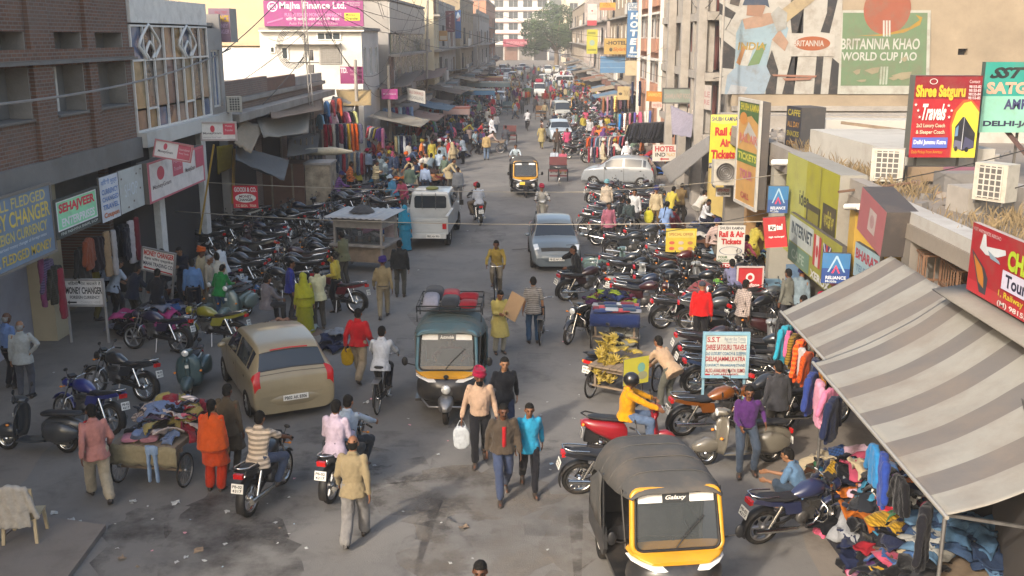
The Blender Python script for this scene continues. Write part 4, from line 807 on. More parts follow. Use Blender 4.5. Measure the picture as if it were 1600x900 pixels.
sign_px("free_standing_sign","light blue framed travel board with red lettering leaning by the motorcycles",(1101,521),588,20.3,(1170,521),20.3,'c8ccc6',[('t','S.S.T',.07,.36,.8,.92,'b04048',.03),('t','Rail Air Bus Tickets',.46,.94,.84,.92,'7a8aa0'),('t','Tours and Travels',.5,.94,.78,.83,'7a8aa0'),('t','SHREE SATGURU TRAVELS',.05,.96,.62,.75,'a83840',.02),('t','2x2 LUXURY COACH & SLEEPER',.05,.96,.5,.58,'3a7aa0',.01),('t','DELHI,JAMMU,KATRA',.05,.95,.33,.47,'b04048',.02),('t','CONTACT: PAHARGANJ STAND',.05,.95,.22,.3,'3a7aa0',.01),('t','ALSO AVAILABLE TATA SUMO',.05,.95,.1,.19,'a83840',.01),('r',.05,.16,.02,.07,'b03038'),('t','CABS ARRANGED',.2,.8,.02,.08,'a83840',.02)],frame=.06,frame_col='8ab8cc',post=[(.03,.55),(.97,.55)])
sign_px("free_standing_sign","white board with red HOTEL lettering beside the silver hatchback",(1020,226),252,56,(1057,225),56,'d8d2c8',[('t','HOTEL',.1,.97,.58,.92,'b82830',.04),('t','IND',.12,.55,.28,.52,'3a3a3a',.03),('t','PALACE',.6,.95,.3,.5,'c8a060',.02),('p',[(.3,.14),(.42,.24),(.42,.18),(.7,.18),(.7,.1),(.42,.1),(.42,.04)],'b82830')],post=[(.05,.9),(.95,.9)])
sign_px("poster_board","yellow printed poster hung on the motorcycles under the right stalls",(1041,357),394,31.4,(1089,354),31.4,'d0b83c',[('r',.06,.94,.62,.9,'d8c868'),('t','SPECIAL OFFER',.1,.9,.7,.82,'b06a30',.02)]+[('e',.2+.3*i,.4-.02*j*12,.09,.07,c) for i,c in enumerate(('c85a48','c8b4a0','b87848')) for j in (0,1)],th=.02,post=[(.05,.4),(.95,.4)])
sign_px("projecting_sign","tall blue vertical sign with white HOTEL letters on the right",(981,4),90,84,(1002,4),84,'4a7cac',[('r',.02,.98,.86,.99,'c8d0d4'),('t','GUPTA',.08,.92,.92,.98,'4a6a90',.03),('t','Palace',.1,.9,.87,.91,'4a6a90',.03)]+[('t',c,.22,.82,.70-.155*i,.82-.155*i,'e0e4e6',.05,.1) for i,c in enumerate('HOTEL')]+[('t','Welcome',.1,.9,.01,.06,'d8dce0',.03)],th=.4)
sign_px("hotel_board","yellow HOTEL board with orange script on the brown building",(944,60),85,88,(980,60),88,'b89a58',[('t','-HOTEL',.1,.98,.6,.85,'4a3a2c',.04),('e',.3,.3,.07,.12,'4a4438'),('t','Skylark',.4,.98,.15,.45,'b86a2c',.03,.3)],th=.25)
sign_px("hotel_board","blue shop board below the yellow hotel board",(938,88),114,88.5,(977,88),88.5,'5a86b0',[('r',0,1,.64,.68,'86a8c4'),('r',0,1,.3,.34,'86a8c4')],th=.15)
sign_px("hotel_board","blank cream board under the tall blue hotel sign",(977,94),118,83.8,(1000,94),118,'c8b898',[],th=.15) if False else sign_px("hotel_board","blank cream board under the tall blue hotel sign",(977,94),118,84.2,(1000,94),84.2,'c8b898',[],th=.15)
sign_px("hotel_board","orange and yellow board high on the brown hotel building",(937,4),16,89,(962,4),89,'c89a3c',[('r',.05,.95,.0,.35,'c87a5c'),('t','AGFA',.2,.7,.45,.9,'a87a2c',.03)],th=.2)
sign_px("projecting_sign","tall white vertical sign with red lower panel on the far right",(918,6),40,120,(933,6),120,'d0c8c4',[('r',0,1,0,.24,'b84450'),('e',.5,.68,.1,.04,'b84450'),('t','STUDIO',.1,.9,.5,.58,'9a9494')],th=.3)
sign_px("projecting_sign","tall yellow vertical sign below the white and red sign",(917,46),84,120,(934,46),120,'c0bc40',[('r',.1,.8,.8,.9,'8a8a30'),('e',.5,.45,.25,.12,'9ab0a0'),('r',.1,.9,.12,.2,'8a8a30')],th=.3)
sign_px("shop_sign","grey green board with faded red lettering below the concrete galleries",(1036,138),161,51,(1082,138),51,'8a948a',[('t','CHAWLA FAST FOOD',.05,.95,.3,.65,'a89890',.03)],frame=.06,frame_col='5a5a58',th=.15)
sign_px("shop_banner","white banner with faded red lettering on the concrete gallery",(1090,131),168,47.2,(1112,137),45.4,'c8beb6',[('t','SALE',.1,.9,.5,.75,'b88888',.03),('t','HERE',.1,.9,.2,.4,'b88888',.03)],th=.03)
sign_px("shop_sign","orange striped board over the right stalls near the salmon building",(1010,142),158,62,(1036,142),61,'b87a34',[('t','GARMENTS',.1,.9,.5,.85,'d8b060',.03),('r',.35,1,-.6,-.02,'c8b4a8'),('t','ONLY RS 150',.4,.95,-.45,-.2,'a86868',.03)],th=.12)
sign_px("shop_sign","cream board with small dark car picture over the right stalls",(965,135),156,74,(984,135),74,'b8a478',[('e',.25,.45,.15,.1,'4a4038'),('t','TAXI',.5,.95,.3,.7,'8a7a5a',.03)],th=.12)
GAIN[0]=1.0;DIRT[0]=.12
# ------------------------------------------------------------------ people
skin_o=mat("skin",objcol=True,rough=.55,var=.08,scale=14,spec=.35,gain=.78)
hair_m=mat("hair_black",(.009,.008,.007),.85,var=.3,scale=30,bump=.8,bscale=60,spec=.15)
hair_g=mat("hair_grey",(.22,.21,.20),.6,var=.3,scale=30,bump=.5,bscale=80)
shoe_m=mat("shoe_leather",(.025,.018,.014),.45,var=.2,dirt=.3)
eye_m=mat("eye_dark",(.01,.008,.008),.2,var=0)
def capsule(m,a,b,r0,r1,n=10,fl=1.0):
 a,b=Vector(a),Vector(b);d_=b-a;l=d_.length;d_=d_/l if l>1e-6 else Vector((0,0,1));pts=[];rs=[]
 for k in range(4):t=math.pi/2*(k+.35)/4;pts.append(a-d_*r0*math.cos(t));rs.append(r0*math.sin(t))
 for k in range(4):pts.append(a.lerp(b,k/3));rs.append(r0+(r1-r0)*k/3)
 for k in range(3,-1,-1):t=math.pi/2*(k+.35)/4;pts.append(b+d_*r1*math.cos(t));rs.append(r1*math.sin(t))
 m.tube(pts,rs,n,flatten=fl)
def ik(a,b,l1,l2,pole):
 a,b=Vector(a),Vector(b);d_=b-a;L=min(d_.length,(l1+l2)*.995);d_.normalize();b=a+d_*L
 x=(l1*l1-l2*l2+L*L)/(2*L);h=math.sqrt(max(l1*l1-x*x,0));p=Vector(pole)-d_*Vector(pole).dot(d_)
 return a+d_*x+p.normalized()*h,b
TS=bpy.data.scenes.new("workshop")
def remesh(mb,name,voxel,mtl,smooth=4,fold=0.0,fs=6.0,seed=0):
 me=mb.mesh(name,mtl);o=bpy.data.objects.new(name,me);TS.collection.objects.link(o)
 md=o.modifiers.new("r",'REMESH');md.mode='VOXEL';md.voxel_size=voxel;md.use_smooth_shade=True
 sm=o.modifiers.new("s",'SMOOTH');sm.factor=.5;sm.iterations=smooth
 TS.view_layers[0].update();dg=TS.view_layers[0].depsgraph;out=bpy.data.meshes.new_from_object(o.evaluated_get(dg));out.name=name
 bpy.data.objects.remove(o);bpy.data.meshes.remove(me)
 out.materials.clear();out.materials.append(mtl)
 n=len(out.vertices)
 if fold:
  co=np.empty(n*3,np.float32);no=np.empty(n*3,np.float32);out.vertices.foreach_get("co",co);out.vertices.foreach_get("normal",no)
  co=co.reshape(-1,3);no=no.reshape(-1,3)
  ds=np.array([noise.noise(Vector((p[0]*fs+seed,p[1]*fs,p[2]*fs*.45)))+.5*noise.noise(Vector((p[0]*fs*2.3,p[1]*fs*2.3+seed,p[2]*fs*1.6))) for p in co.tolist()],np.float32)
  co+=no*(ds*fold)[:,None];out.vertices.foreach_set("co",co.ravel())
 out.polygons.foreach_set("use_smooth",[True]*len(out.polygons));out.update();return out
POSES={
 'stand':dict(),
 'hip':dict(RH=(.19,-.06,1.02),rp=(1,-.6,0),LF=(-.13,.03,.09),tw=8),
 'phone':dict(RH=(.10,.10,1.50),rp=(.8,.3,-1),LH=(-.2,.16,1.05),hy=-10),
 'hold':dict(RH=(.09,.30,1.12),LH=(-.09,.30,1.14),lean=5,hp=18),
 'reach':dict(RH=(.14,.50,1.05),LH=(-.2,.30,.98),lean=16,hp=20,RF=(.12,.12,.09)),
 'walk':dict(pel=(0,0,.91),lean=4,LF=(-.08,.30,.10),RF=(.08,-.32,.16),LH=(-.25,-.14,.86),RH=(.26,.20,.90),fpr=-35),
 'walk2':dict(pel=(0,0,.92),lean=3,RF=(.08,.24,.10),LF=(-.08,-.26,.13),RH=(.25,-.10,.84),LH=(-.26,.16,.87),fpl=-28),
 'bag':dict(pel=(0,0,.92),lean=2,RF=(.09,.20,.10),LF=(-.09,-.20,.11),RH=(.30,.02,.83),LH=(-.29,.05,.84),fpl=-15),
 'ride':dict(pel=(0,0,.86),lean=10,RH=(.31,.56,1.0),LH=(-.31,.56,1.0),rp=(1,-.3,-.6),lp=(-1,-.3,-.6),RF=(.20,.26,.36),LF=(-.20,.26,.36),kp=.5),
 'pillion':dict(pel=(0,0,.95),lean=8,RH=(.17,.34,1.05),LH=(-.17,.34,1.05),RF=(.22,.20,.44),LF=(-.22,.20,.44),kp=.6),
 'scoot':dict(pel=(0,0,.83),lean=4,RH=(.28,.50,1.03),LH=(-.28,.50,1.03),RF=(.12,.45,.33),LF=(-.12,.45,.33),rp=(1,-.3,-.6),lp=(-1,-.3,-.6),kp=.25),
 'cycle':dict(pel=(0,0,.96),lean=16,RH=(.26,.50,1.03),LH=(-.26,.50,1.03),RF=(.10,.20,.42),LF=(-.10,.12,.20),rp=(.7,-.5,-.6),lp=(-.7,-.5,-.6)),
 'sit':dict(pel=(0,0,.60),lean=6,RH=(.16,.40,.66),LH=(-.16,.40,.66),RF=(.12,.45,.09),LF=(-.13,.42,.09),kp=.2),
 'perch':dict(pel=(0,0,.84),lean=6,RH=(.16,.30,.92),LH=(-.30,.10,.92),RF=(.15,.36,.12),LF=(-.12,.22,.10),kp=.2),
 'chin':dict(pel=(0,0,.84),lean=12,RH=(.06,.22,1.36),rp=(.8,.4,-1),LH=(-.10,.34,.95),RF=(.15,.42,.30),LF=(-.16,.10,.10),kp=.3),
 'crouch':dict(pel=(0,-.05,.34),lean=28,RH=(.12,.55,.50),LH=(-.14,.50,.45),RF=(.15,.14,.09),LF=(-.15,.18,.09),kp=.35),
 'bend':dict(pel=(0,-.12,.92),lean=48,RH=(.16,.58,.78),LH=(-.16,.60,.80),RF=(.12,.0,.09),LF=(-.12,.05,.09),hp=-10),
 'drive':dict(pel=(0,0,.62),lean=2,RH=(.30,.46,.98),LH=(-.30,.46,.98),RF=(.14,.52,.34),LF=(-.14,.52,.34),kp=.2),
}
FIG={}
def skeleton(pose):
 p=POSES[pose];S={}
 pel=Vector(p.get('pel',(0,0,.935)));lean=p.get('lean',2)
 Ms=rotm(0,0,p.get('tw',0))@rotm(-lean,0,0);S['pel']=pel;S['M']=Ms
 at_=lambda x,y,z:pel+(Ms@Vector((x,y,z)));S['at']=at_
 S['neck']=at_(0,0,.475);Mh=rotm(0,0,p.get('hy',0))@rotm(-(lean*.35+p.get('hp',6)),0,0);S['Mh']=Mh
 S['head']=S['neck']+Mh@Vector((0,.025,.155))
 for sd,k,pk in ((1,'R','rp'),(-1,'L','lp')):
  sh_=at_(.168*sd,0,.425);wr=Vector(p.get(k+'H',(.25*sd,.04,.83)))
  pole=p.get(pk,(.25*sd,-1,-.2));el,wr=ik(sh_,wr,.285,.25,pole);S[k+'sh'],S[k+'el'],S[k+'wr']=sh_,el,wr
  hip=at_(.092*sd,0,-.02);an=Vector(p.get(k+'F',(.105*sd,0,.09)));kp=p.get('kp',.06)
  kn,an=ik(hip,an,.43,.42,(kp*sd,1,.15));S[k+'hip'],S[k+'kn'],S[k+'an']=hip,kn,an
  S[k+'fp']=p.get('fp'+k.lower(),0)
 return S
def fig_mesh(pose,part,kind=''):
 key=(pose,part,kind)
 if key in FIG:return FIG[key]
 S=skeleton(pose);m=MB();at_=S['at'];Mh=S['Mh'];hc=S['head']
 def H(x,y,z):return hc+Mh@Vector((x,y,z))
 if part=='body':
  m.ell(hc+Mh@Vector((0,-.008,.018)),(.076,.094,.098),14,10,Mh);m.ell(H(0,.022,-.048),(.058,.068,.068),12,8,Mh);m.ell(H(0,.058,-.088),(.03,.026,.024),8,6,Mh)
  capsule(m,H(0,.088,.018),H(0,.104,-.018),.010,.017,6);m.ell(H(0,.078,.032),(.05,.018,.012),8,6,Mh);m.ell(H(0,.086,-.052),(.026,.014,.010),8,6,Mh)
  for s_ in (-1,1):m.ell(H(.08*s_,-.006,-.008),(.014,.022,.034),8,6,Mh)
  capsule(m,at_(0,-.01,.42),H(0,-.015,-.06),.06,.056)
  rings=[]
  for z,rx,ry in ((-.12,.12,.09),(-.05,.155,.11),(.08,.135,.10),(.2,.15,.11),(.33,.168,.11),(.42,.14,.08),(.47,.06,.055)):
   rings.append([at_(rx*math.cos(a*math.pi/8),ry*math.sin(a*math.pi/8),z) for a in range(16)])
  m.loft(rings)
  for k,s_ in (('R',1),('L',-1)):
   capsule(m,S[k+'sh'],S[k+'el'],.05,.038);capsule(m,S[k+'el'],S[k+'wr'],.04,.026)
   capsule(m,S[k+'hip'],S[k+'kn'],.078,.055);capsule(m,S[k+'kn'],S[k+'an'],.055,.038)
   an=S[k+'an'];fy=rotm(S[k+'fp'],0,-8*s_);capsule(m,an+fy@Vector((0,-.03,-.05)),an+fy@Vector((0,.13,-.062)),.034,.026,8)
   d_=(S[k+'wr']-S[k+'el']).normalized();d2=(d_+Vector((0,.12,-.25))).normalized();side=Vector((0,1,0)) if abs(d2.y)<.75 else Vector((0,0,1));side=(side-d2*side.dot(d2)).normalized();pal=d2.cross(side)*(1 if s_>0 else -1)
   pc_=S[k+'wr']+d2*.05
   for q in range(4):
    off=side*(.030-.020*q);fl=(.072,.08,.074,.058)[q];b0=pc_+d2*.035+off;b1=b0+d2*fl*.55-pal*.008;b2=b1+d2*fl*.42-pal*fl*.3
    capsule(m,S[k+'wr']+d2*.01+off*.55,b0,.015,.0125,6);capsule(m,b0,b1,.0105,.010,6);capsule(m,b1,b2,.010,.009,6)
   t0=S[k+'wr']+d2*.025+side*.026;t1=t0+d2*.035+side*.022-pal*.01;capsule(m,t0,t1,.013,.011,6);capsule(m,t1,t1+d2*.03+side*.004-pal*.006,.0105,.009,6)
  me=remesh(m,"body",.0125,skin_o,2)
 elif part=='top':
  long_='short' not in kind;bulk=.013 if 'jacket' in kind else 0.0
  hem=-.16 if 'jacket' not in kind else -.08
  lo_=0 if 'tuck' in kind else .034
  if 'tuck' in kind:hem=-.03
  rings=[]
  for z,rx,ry in ((hem,.182+lo_,.142+lo_),(-.03,.172+lo_*.7,.135+lo_*.7),(.08,.158,.122),(.2,.172,.13),(.32,.19,.128),(.40,.172,.104),(.445,.118,.082),(.475,.072,.068)):
   bl=bulk*(1 if z<.42 else .3);bel=.035 if 'belly' in kind and -.05<z<.25 else 0
   rings.append([at_((rx+bl)*math.cos(a*math.pi/10),(ry+bl+(bel if a<10 else 0))*math.sin(a*math.pi/10)+(bel*.3),z) for a in range(20)])
  m.loft(rings)
  for k,s_ in (('R',1),('L',-1)):
   sh_,el,wr=S[k+'sh'],S[k+'el'],S[k+'wr']
   if long_:capsule(m,sh_,el,.060+bulk,.053+bulk);capsule(m,el,el.lerp(wr,.93),.053+bulk,.041+bulk*.6)
   else:capsule(m,sh_,sh_.lerp(el,.75),.062,.064)
  capsule(m,at_(-.03,-.02,.485),at_(.03,-.02,.485),.055,.055)
  if 'kurta' in kind:
   b=(S['Rkn']+S['Lkn'])/2;rr=[];spr=abs(S['Rkn'].y-S['Lkn'].y)/2
   for t,rx,ry in ((0,.175,.135),(.3,.21,.17+spr*.5),(.7,.23,.20+spr*.85),(1.0,.25,.21+spr*1.1)):
    c=at_(0,0,-.02).lerp(b,t*1.02);rr.append([c+Vector((rx*math.cos(a*math.pi/10),ry*math.sin(a*math.pi/10),0)) for a in range(20)])
   m.loft(rr)
  me=remesh(m,"shirt",.017,cloth_o,2,.014,11,len(FIG))
 elif part=='bottom':
  rings=[]
  for z,rx,ry in ((-.10,.15,.125),(-.03,.165,.128),(.06,.158,.118)):
   rings.append([at_(rx*math.cos(a*math.pi/9),ry*math.sin(a*math.pi/9),z) for a in range(18)])
  m.loft(rings);wd=.018 if 'wide' in kind else 0
  if 'skirt' in kind:
   c1=Vector((0,(S['Ran'].y+S['Lan'].y)/2,.05));spr=abs(S['Ran'].y-S['Lan'].y)/2;rr=[]
   for t,rx,ry in ((0,.16,.13),(.25,.19,.17),(.6,.21,.19+spr*.5),(1,.25,.22+spr)):
    c=at_(0,0,.0).lerp(c1,t);rr.append([c+Vector((rx*(1+.06*math.sin(a*2.5))*math.cos(a*math.pi/12),ry*math.sin(a*math.pi/12),0)) for a in range(24)])
   m.loft(rr)
  else:
   for k in 'RL':
    capsule(m,S[k+'hip'],S[k+'kn'],.10+wd*.5,.078+wd);capsule(m,S[k+'kn'],S[k+'an']+Vector((0,-.005,.03)),.078+wd,.062+wd*1.4)
  me=remesh(m,"trousers",.017,cloth_o,2,.014,10,len(FIG))
 elif part=='shoe':
  k=kind;an=S[k+'an'];s_=1 if k=='R' else -1;fy=rotm(S[k+'fp'],0,-8*s_)
  rr=[]
  for y,rx,z0_,z1_ in ((-.075,.022,-.085,-.03),(-.06,.036,-.09,.0),(-.01,.040,-.09,.012),(.06,.044,-.09,-.02),(.12,.046,-.09,-.045),(.165,.034,-.09,-.058),(.182,.015,-.086,-.07)):
   rr.append([an+fy@Vector((rx*math.cos(a*math.pi/6),y,(z0_+z1_)/2+(z1_-z0_)/2*math.sin(a*math.pi/6))) for a in range(12)])
  m.loft(rr);me=m.mesh("shoe",shoe_m)
 elif part=='hair':
  if kind=='turban':
   for k in range(5):
    a=10-k*4;z=.045+k*.022;rx=.100-.006*k;ry=.118-.006*k
    m.tube([H(rx*math.cos(t*math.pi/12),ry*math.sin(t*math.pi/12)-.012,z+.028*math.sin(t*math.pi/12+k*2.2)) for t in range(24)],.026,8,closed=True)
   m.ell(H(0,-.012,.085),(.10,.115,.07),14,8,Mh);me=remesh(m,"turban",.011,cloth_o,2)
  elif kind=='helmet':
   m.ell(H(0,-.01,.03),(.125,.145,.135),18,12,Mh);m.ell(H(0,.055,.0),(.10,.09,.045),14,8,Mh,mi=1);me=m.mesh("helmet",[paint_o,glass_dark])
  elif kind=='scarf':
   m.ell(H(0,-.02,.02),(.108,.118,.122),14,10,Mh);rr=[]
   for t,rx,ry in ((0,.09,.10),(.35,.14,.13),(.7,.235,.17),(1,.255,.19)):
    c=H(0,-.04,-.03).lerp(at_(0,-.02,.10),t);rr.append([c+Vector((rx*math.cos(a*math.pi/10),ry*math.sin(a*math.pi/10),0)) for a in range(20)])
   m.loft(rr);me=remesh(m,"head_scarf",.016,cloth_o,2,.012,9)
  elif kind=='shawl':
   rr=[]
   for t,rx,ry in ((0,.10,.095),(.2,.215,.15),(.55,.26,.19),(1,.29,.21)):
    c=at_(0,0,.50).lerp(at_(0,-.01,-.12),t);rr.append([c+Vector((rx*math.cos(a*math.pi/10),ry*math.sin(a*math.pi/10),0)) for a in range(20)])
   m.loft(rr);me=remesh(m,"shawl",.018,cloth_o,2,.02,8)
  elif kind=='cap':
   m.ell(H(0,-.015,.05),(.085,.102,.085),14,8,Mh);m.ell(H(0,.10,.055),(.06,.05,.008),10,5,Mh);me=m.mesh("cap",cloth_o)
  else:
   m.ell(H(0,-.016,.032),(.083,.099,.098),14,10,Mh);m.ell(H(0,-.052,-.02),(.074,.062,.075),12,8,Mh)
   if kind=='long':
    m.ell(H(0,-.095,-.02),(.035,.03,.04),8,6,Mh);capsule(m,H(0,-.10,-.03),at_(0,-.155,.12),.028,.014,8)
   me=remesh(m,"hair",.012,hair_m,2,.006,40)
   co=np.empty(len(me.vertices)*3,np.float32);me.vertices.foreach_get("co",co);co=co.reshape(-1,3);Mi=np.array(Mh.inverted().to_3x3())
   loc=(co-np.array(hc))@Mi.T;f_=loc[:,1]-(.062+.55*(loc[:,2]-.075)) if kind!='bald' else loc[:,2]-.045-.5*loc[:,1]
   if kind=='bald':
    msk=loc[:,2]>.03;loc[msk]*=np.array([.86,.86,.8])
   msk=(loc[:,1]>.03) & (loc[:,2]<.055);loc[msk,1]*=.35;loc[msk,0]*=.8
   co=loc@np.linalg.inv(Mi).T+np.array(hc);me.vertices.foreach_set("co",co.astype(np.float32).ravel());me.update()
 elif part=='eyes':
  pts=[H(-.044,.078,.010),H(-.034,.084,.010),H(-.022,.082,.010),H(-.01,.05,.012),H(.01,.05,.012),H(.022,.082,.010),H(.034,.084,.010),H(.044,.078,.010)]
  m.tube(pts,[.002,.0055,.0045,.002,.002,.0045,.0055,.002],8);me=m.mesh("eyes",hair_m)
 elif part=='brows':
  pts=[H(-.052,.074,.028),H(-.034,.092,.034),H(-.016,.092,.030),H(-.006,.06,.03),H(.006,.06,.03),H(.016,.092,.030),H(.034,.092,.034),H(.052,.074,.028)]
  m.tube(pts,[.002,.0055,.005,.002,.002,.005,.0055,.002],8);me=m.mesh("eyebrows",hair_m)
 elif part=='collar':
  for s_ in (-1,1):m.tube([at_(s_*.01,.085,.415),at_(s_*.045,.07,.455),at_(s_*.068,.01,.478),at_(s_*.05,-.055,.485),at_(0,-.072,.487)],[.012,.018,.019,.018,.017],6,flatten=.6)
  me=remesh(m,"collar",.009,cloth_o,1)
 elif part=='belt':m.tube([at_(.168*math.cos(a*math.pi/10),.132*math.sin(a*math.pi/10),-.012) for a in range(20)],.016,6,closed=True);me=m.mesh("belt",shoe_m)
 elif part=='tie':m.sheet([[at_(-.03+.03*j,.128+.012*(1-abs(j-1)),.40-.06*i) for j in range(3)] for i in range(7)],thick=.012);me=m.mesh("tie",cloth_o)
 elif part=='beard':
  if 'b' in kind:m.ell(H(0,.045,-.085),(.062,.056,.055),12,8,Mh);m.ell(H(0,.092,-.040),(.032,.014,.012),8,6,Mh);me=remesh(m,"beard",.01,hair_m,1,.005,60)
  else:m.tube([H(-.034,.078,-.046),H(-.016,.098,-.038),H(0,.102,-.036),H(.016,.098,-.038),H(.034,.078,-.046)],[.003,.009,.010,.009,.003],8);me=m.mesh("moustache",hair_m)
 FIG[key]=me;return me
SKINS=['7a5138','8a5c40','6c4630','946a4c','5e3c2a']
NP=[0]
def person(loc,rz,pose,top,bottom,label,hair='short',headcol=None,topk='',botk='',skin=None,scale=1.0,z=0.0,face='',shoe=True,group=None,shawl=None,hm=None,near=True,prt=None,tie=None):
 """rz: 0 walks away from the camera, 180 towards it, 90 to the left"""
 loc=Vector((*loc[:2],z)) if len(loc)==2 else Vector(loc)
 r_=empty("person",loc,R(rz),label,"person",group);r_.scale=(scale,)*3;NP[0]+=1
 def add(nm,me,col=None):
  o=bpy.data.objects.new(nm,me);C.objects.link(o);o.parent=r_
  if col is not None:o.color=lin(col)
  return o
 sk=skin or SKINS[NP[0]%5]
 add("body",fig_mesh(pose,'body'),sk);add("shirt" if 'kurta' not in topk else "kurta",fig_mesh(pose,'top',topk),top);add("trousers" if 'skirt' not in botk else "skirt",fig_mesh(pose,'bottom',botk),bottom)
 if hair in ('turban','cap','scarf','helmet'):add({'scarf':'head_scarf'}.get(hair,hair),fig_mesh(pose,'hair',hair),headcol)
 else:
  h_=add("hair",fig_mesh(pose,'hair',hair))
  if hm is not None:h_.material_slots[0].link='OBJECT';h_.material_slots[0].material=hm
 if shawl:add("shawl",fig_mesh(pose,'hair','shawl'),shawl)
 if shoe:
  add("shoe",fig_mesh(pose,'shoe','R'));add("shoe",fig_mesh(pose,'shoe','L'))
 if prt is not None:printed(r_.children[1] if r_.children and r_.children[1].name[0] in 'sk' else [c for c in r_.children if c.name.startswith(('shirt','kurta'))][0],prt)
 if near:
  if 'kurta' not in topk and hair!='scarf':add("collar",fig_mesh(pose,'collar'),top)
  if 'tuck' in topk:add("belt",fig_mesh(pose,'belt'))
  if tie:add("tie",fig_mesh(pose,'tie'),tie)
  add("eyes",fig_mesh(pose,'eyes'));add("eyebrows",fig_mesh(pose,'brows'))
  if face:add("beard" if 'b' in face else "moustache",fig_mesh(pose,'beard',face))
 return r_
CMAT={}
def cmat(c):
 if c not in CMAT:l_=lin(c);CMAT[c]=mat("heap_cloth_"+c,tuple(v*.7 for v in l_[:3]),.9,var=.16,scale=9,bump=.35,bscale=60,spec=.2)
 return CMAT[c]
# ------------------------------------------------------------------ motorcycles, scooters, bicycles (heading +Y)
AX=Matrix.Rotation(R(90),4,'Y')
def wheel_parts(y,z,Ro,w,kind,nm):
 """returns [(part name, parent name or None, MB, material)]"""
 M=T(0,y,z)@AX;t=MB();rt=w/2
 t.lathe([((Ro-rt)+rt*math.cos(a*math.pi/5),rt*math.sin(a*math.pi/5)) for a in range(10)],28,M,closed=True)
 h=MB();Ri=Ro-w*.9
 h.lathe([(Ri+.012,-w*.34),(Ri-.018,-w*.3),(Ri-.018,w*.3),(Ri+.012,w*.34)],28,M)
 h.lathe([(0,-w*.75),(.045,-w*.75),(.06,-w*.3),(.06,w*.3),(.045,w*.75),(0,w*.75)],14,M)
 if kind=='alloy':
  for k in range(6):
   a=k*math.pi/3;d_=Vector((0,math.cos(a),math.sin(a)));h.bar(Vector((0,y,z))+d_*.04,Vector((0,y,z))+d_*(Ri-.01),.035,.03)
 elif kind=='disc':
  h.lathe([(0,-w*.2),(Ri-.02,-w*.25),(Ri-.02,w*.25),(0,w*.2)],20,M)
 else:
  for k in range(16):
   a=k*math.pi/8;d_=Vector((0,math.cos(a),math.sin(a)));s_=.03 if k%2 else -.03
   h.tube([Vector((s_,y,z))+d_*.04,Vector((0,y,z))+d_*(Ri-.01)],.0035,4,caps=False)
 return [(nm,None,h,chrome if kind!='alloy' else mat("alloy_grey",(.30,.29,.28),.4,.7,dirt=.2)),("tyre",nm,t,rubber)]
def guard(y,z,Ro,w,a0,a1):
 m=MB();m.lathe([(Ro,-w),(Ro+.018,-w*.7),(Ro+.026,0),(Ro+.018,w*.7),(Ro,w)],12,T(0,y,z)@AX@Matrix.Rotation(R(90),4,'Z'),arc=(R(a0),R(a1)));return m
def plate_text(root_parts,M,txt):pass
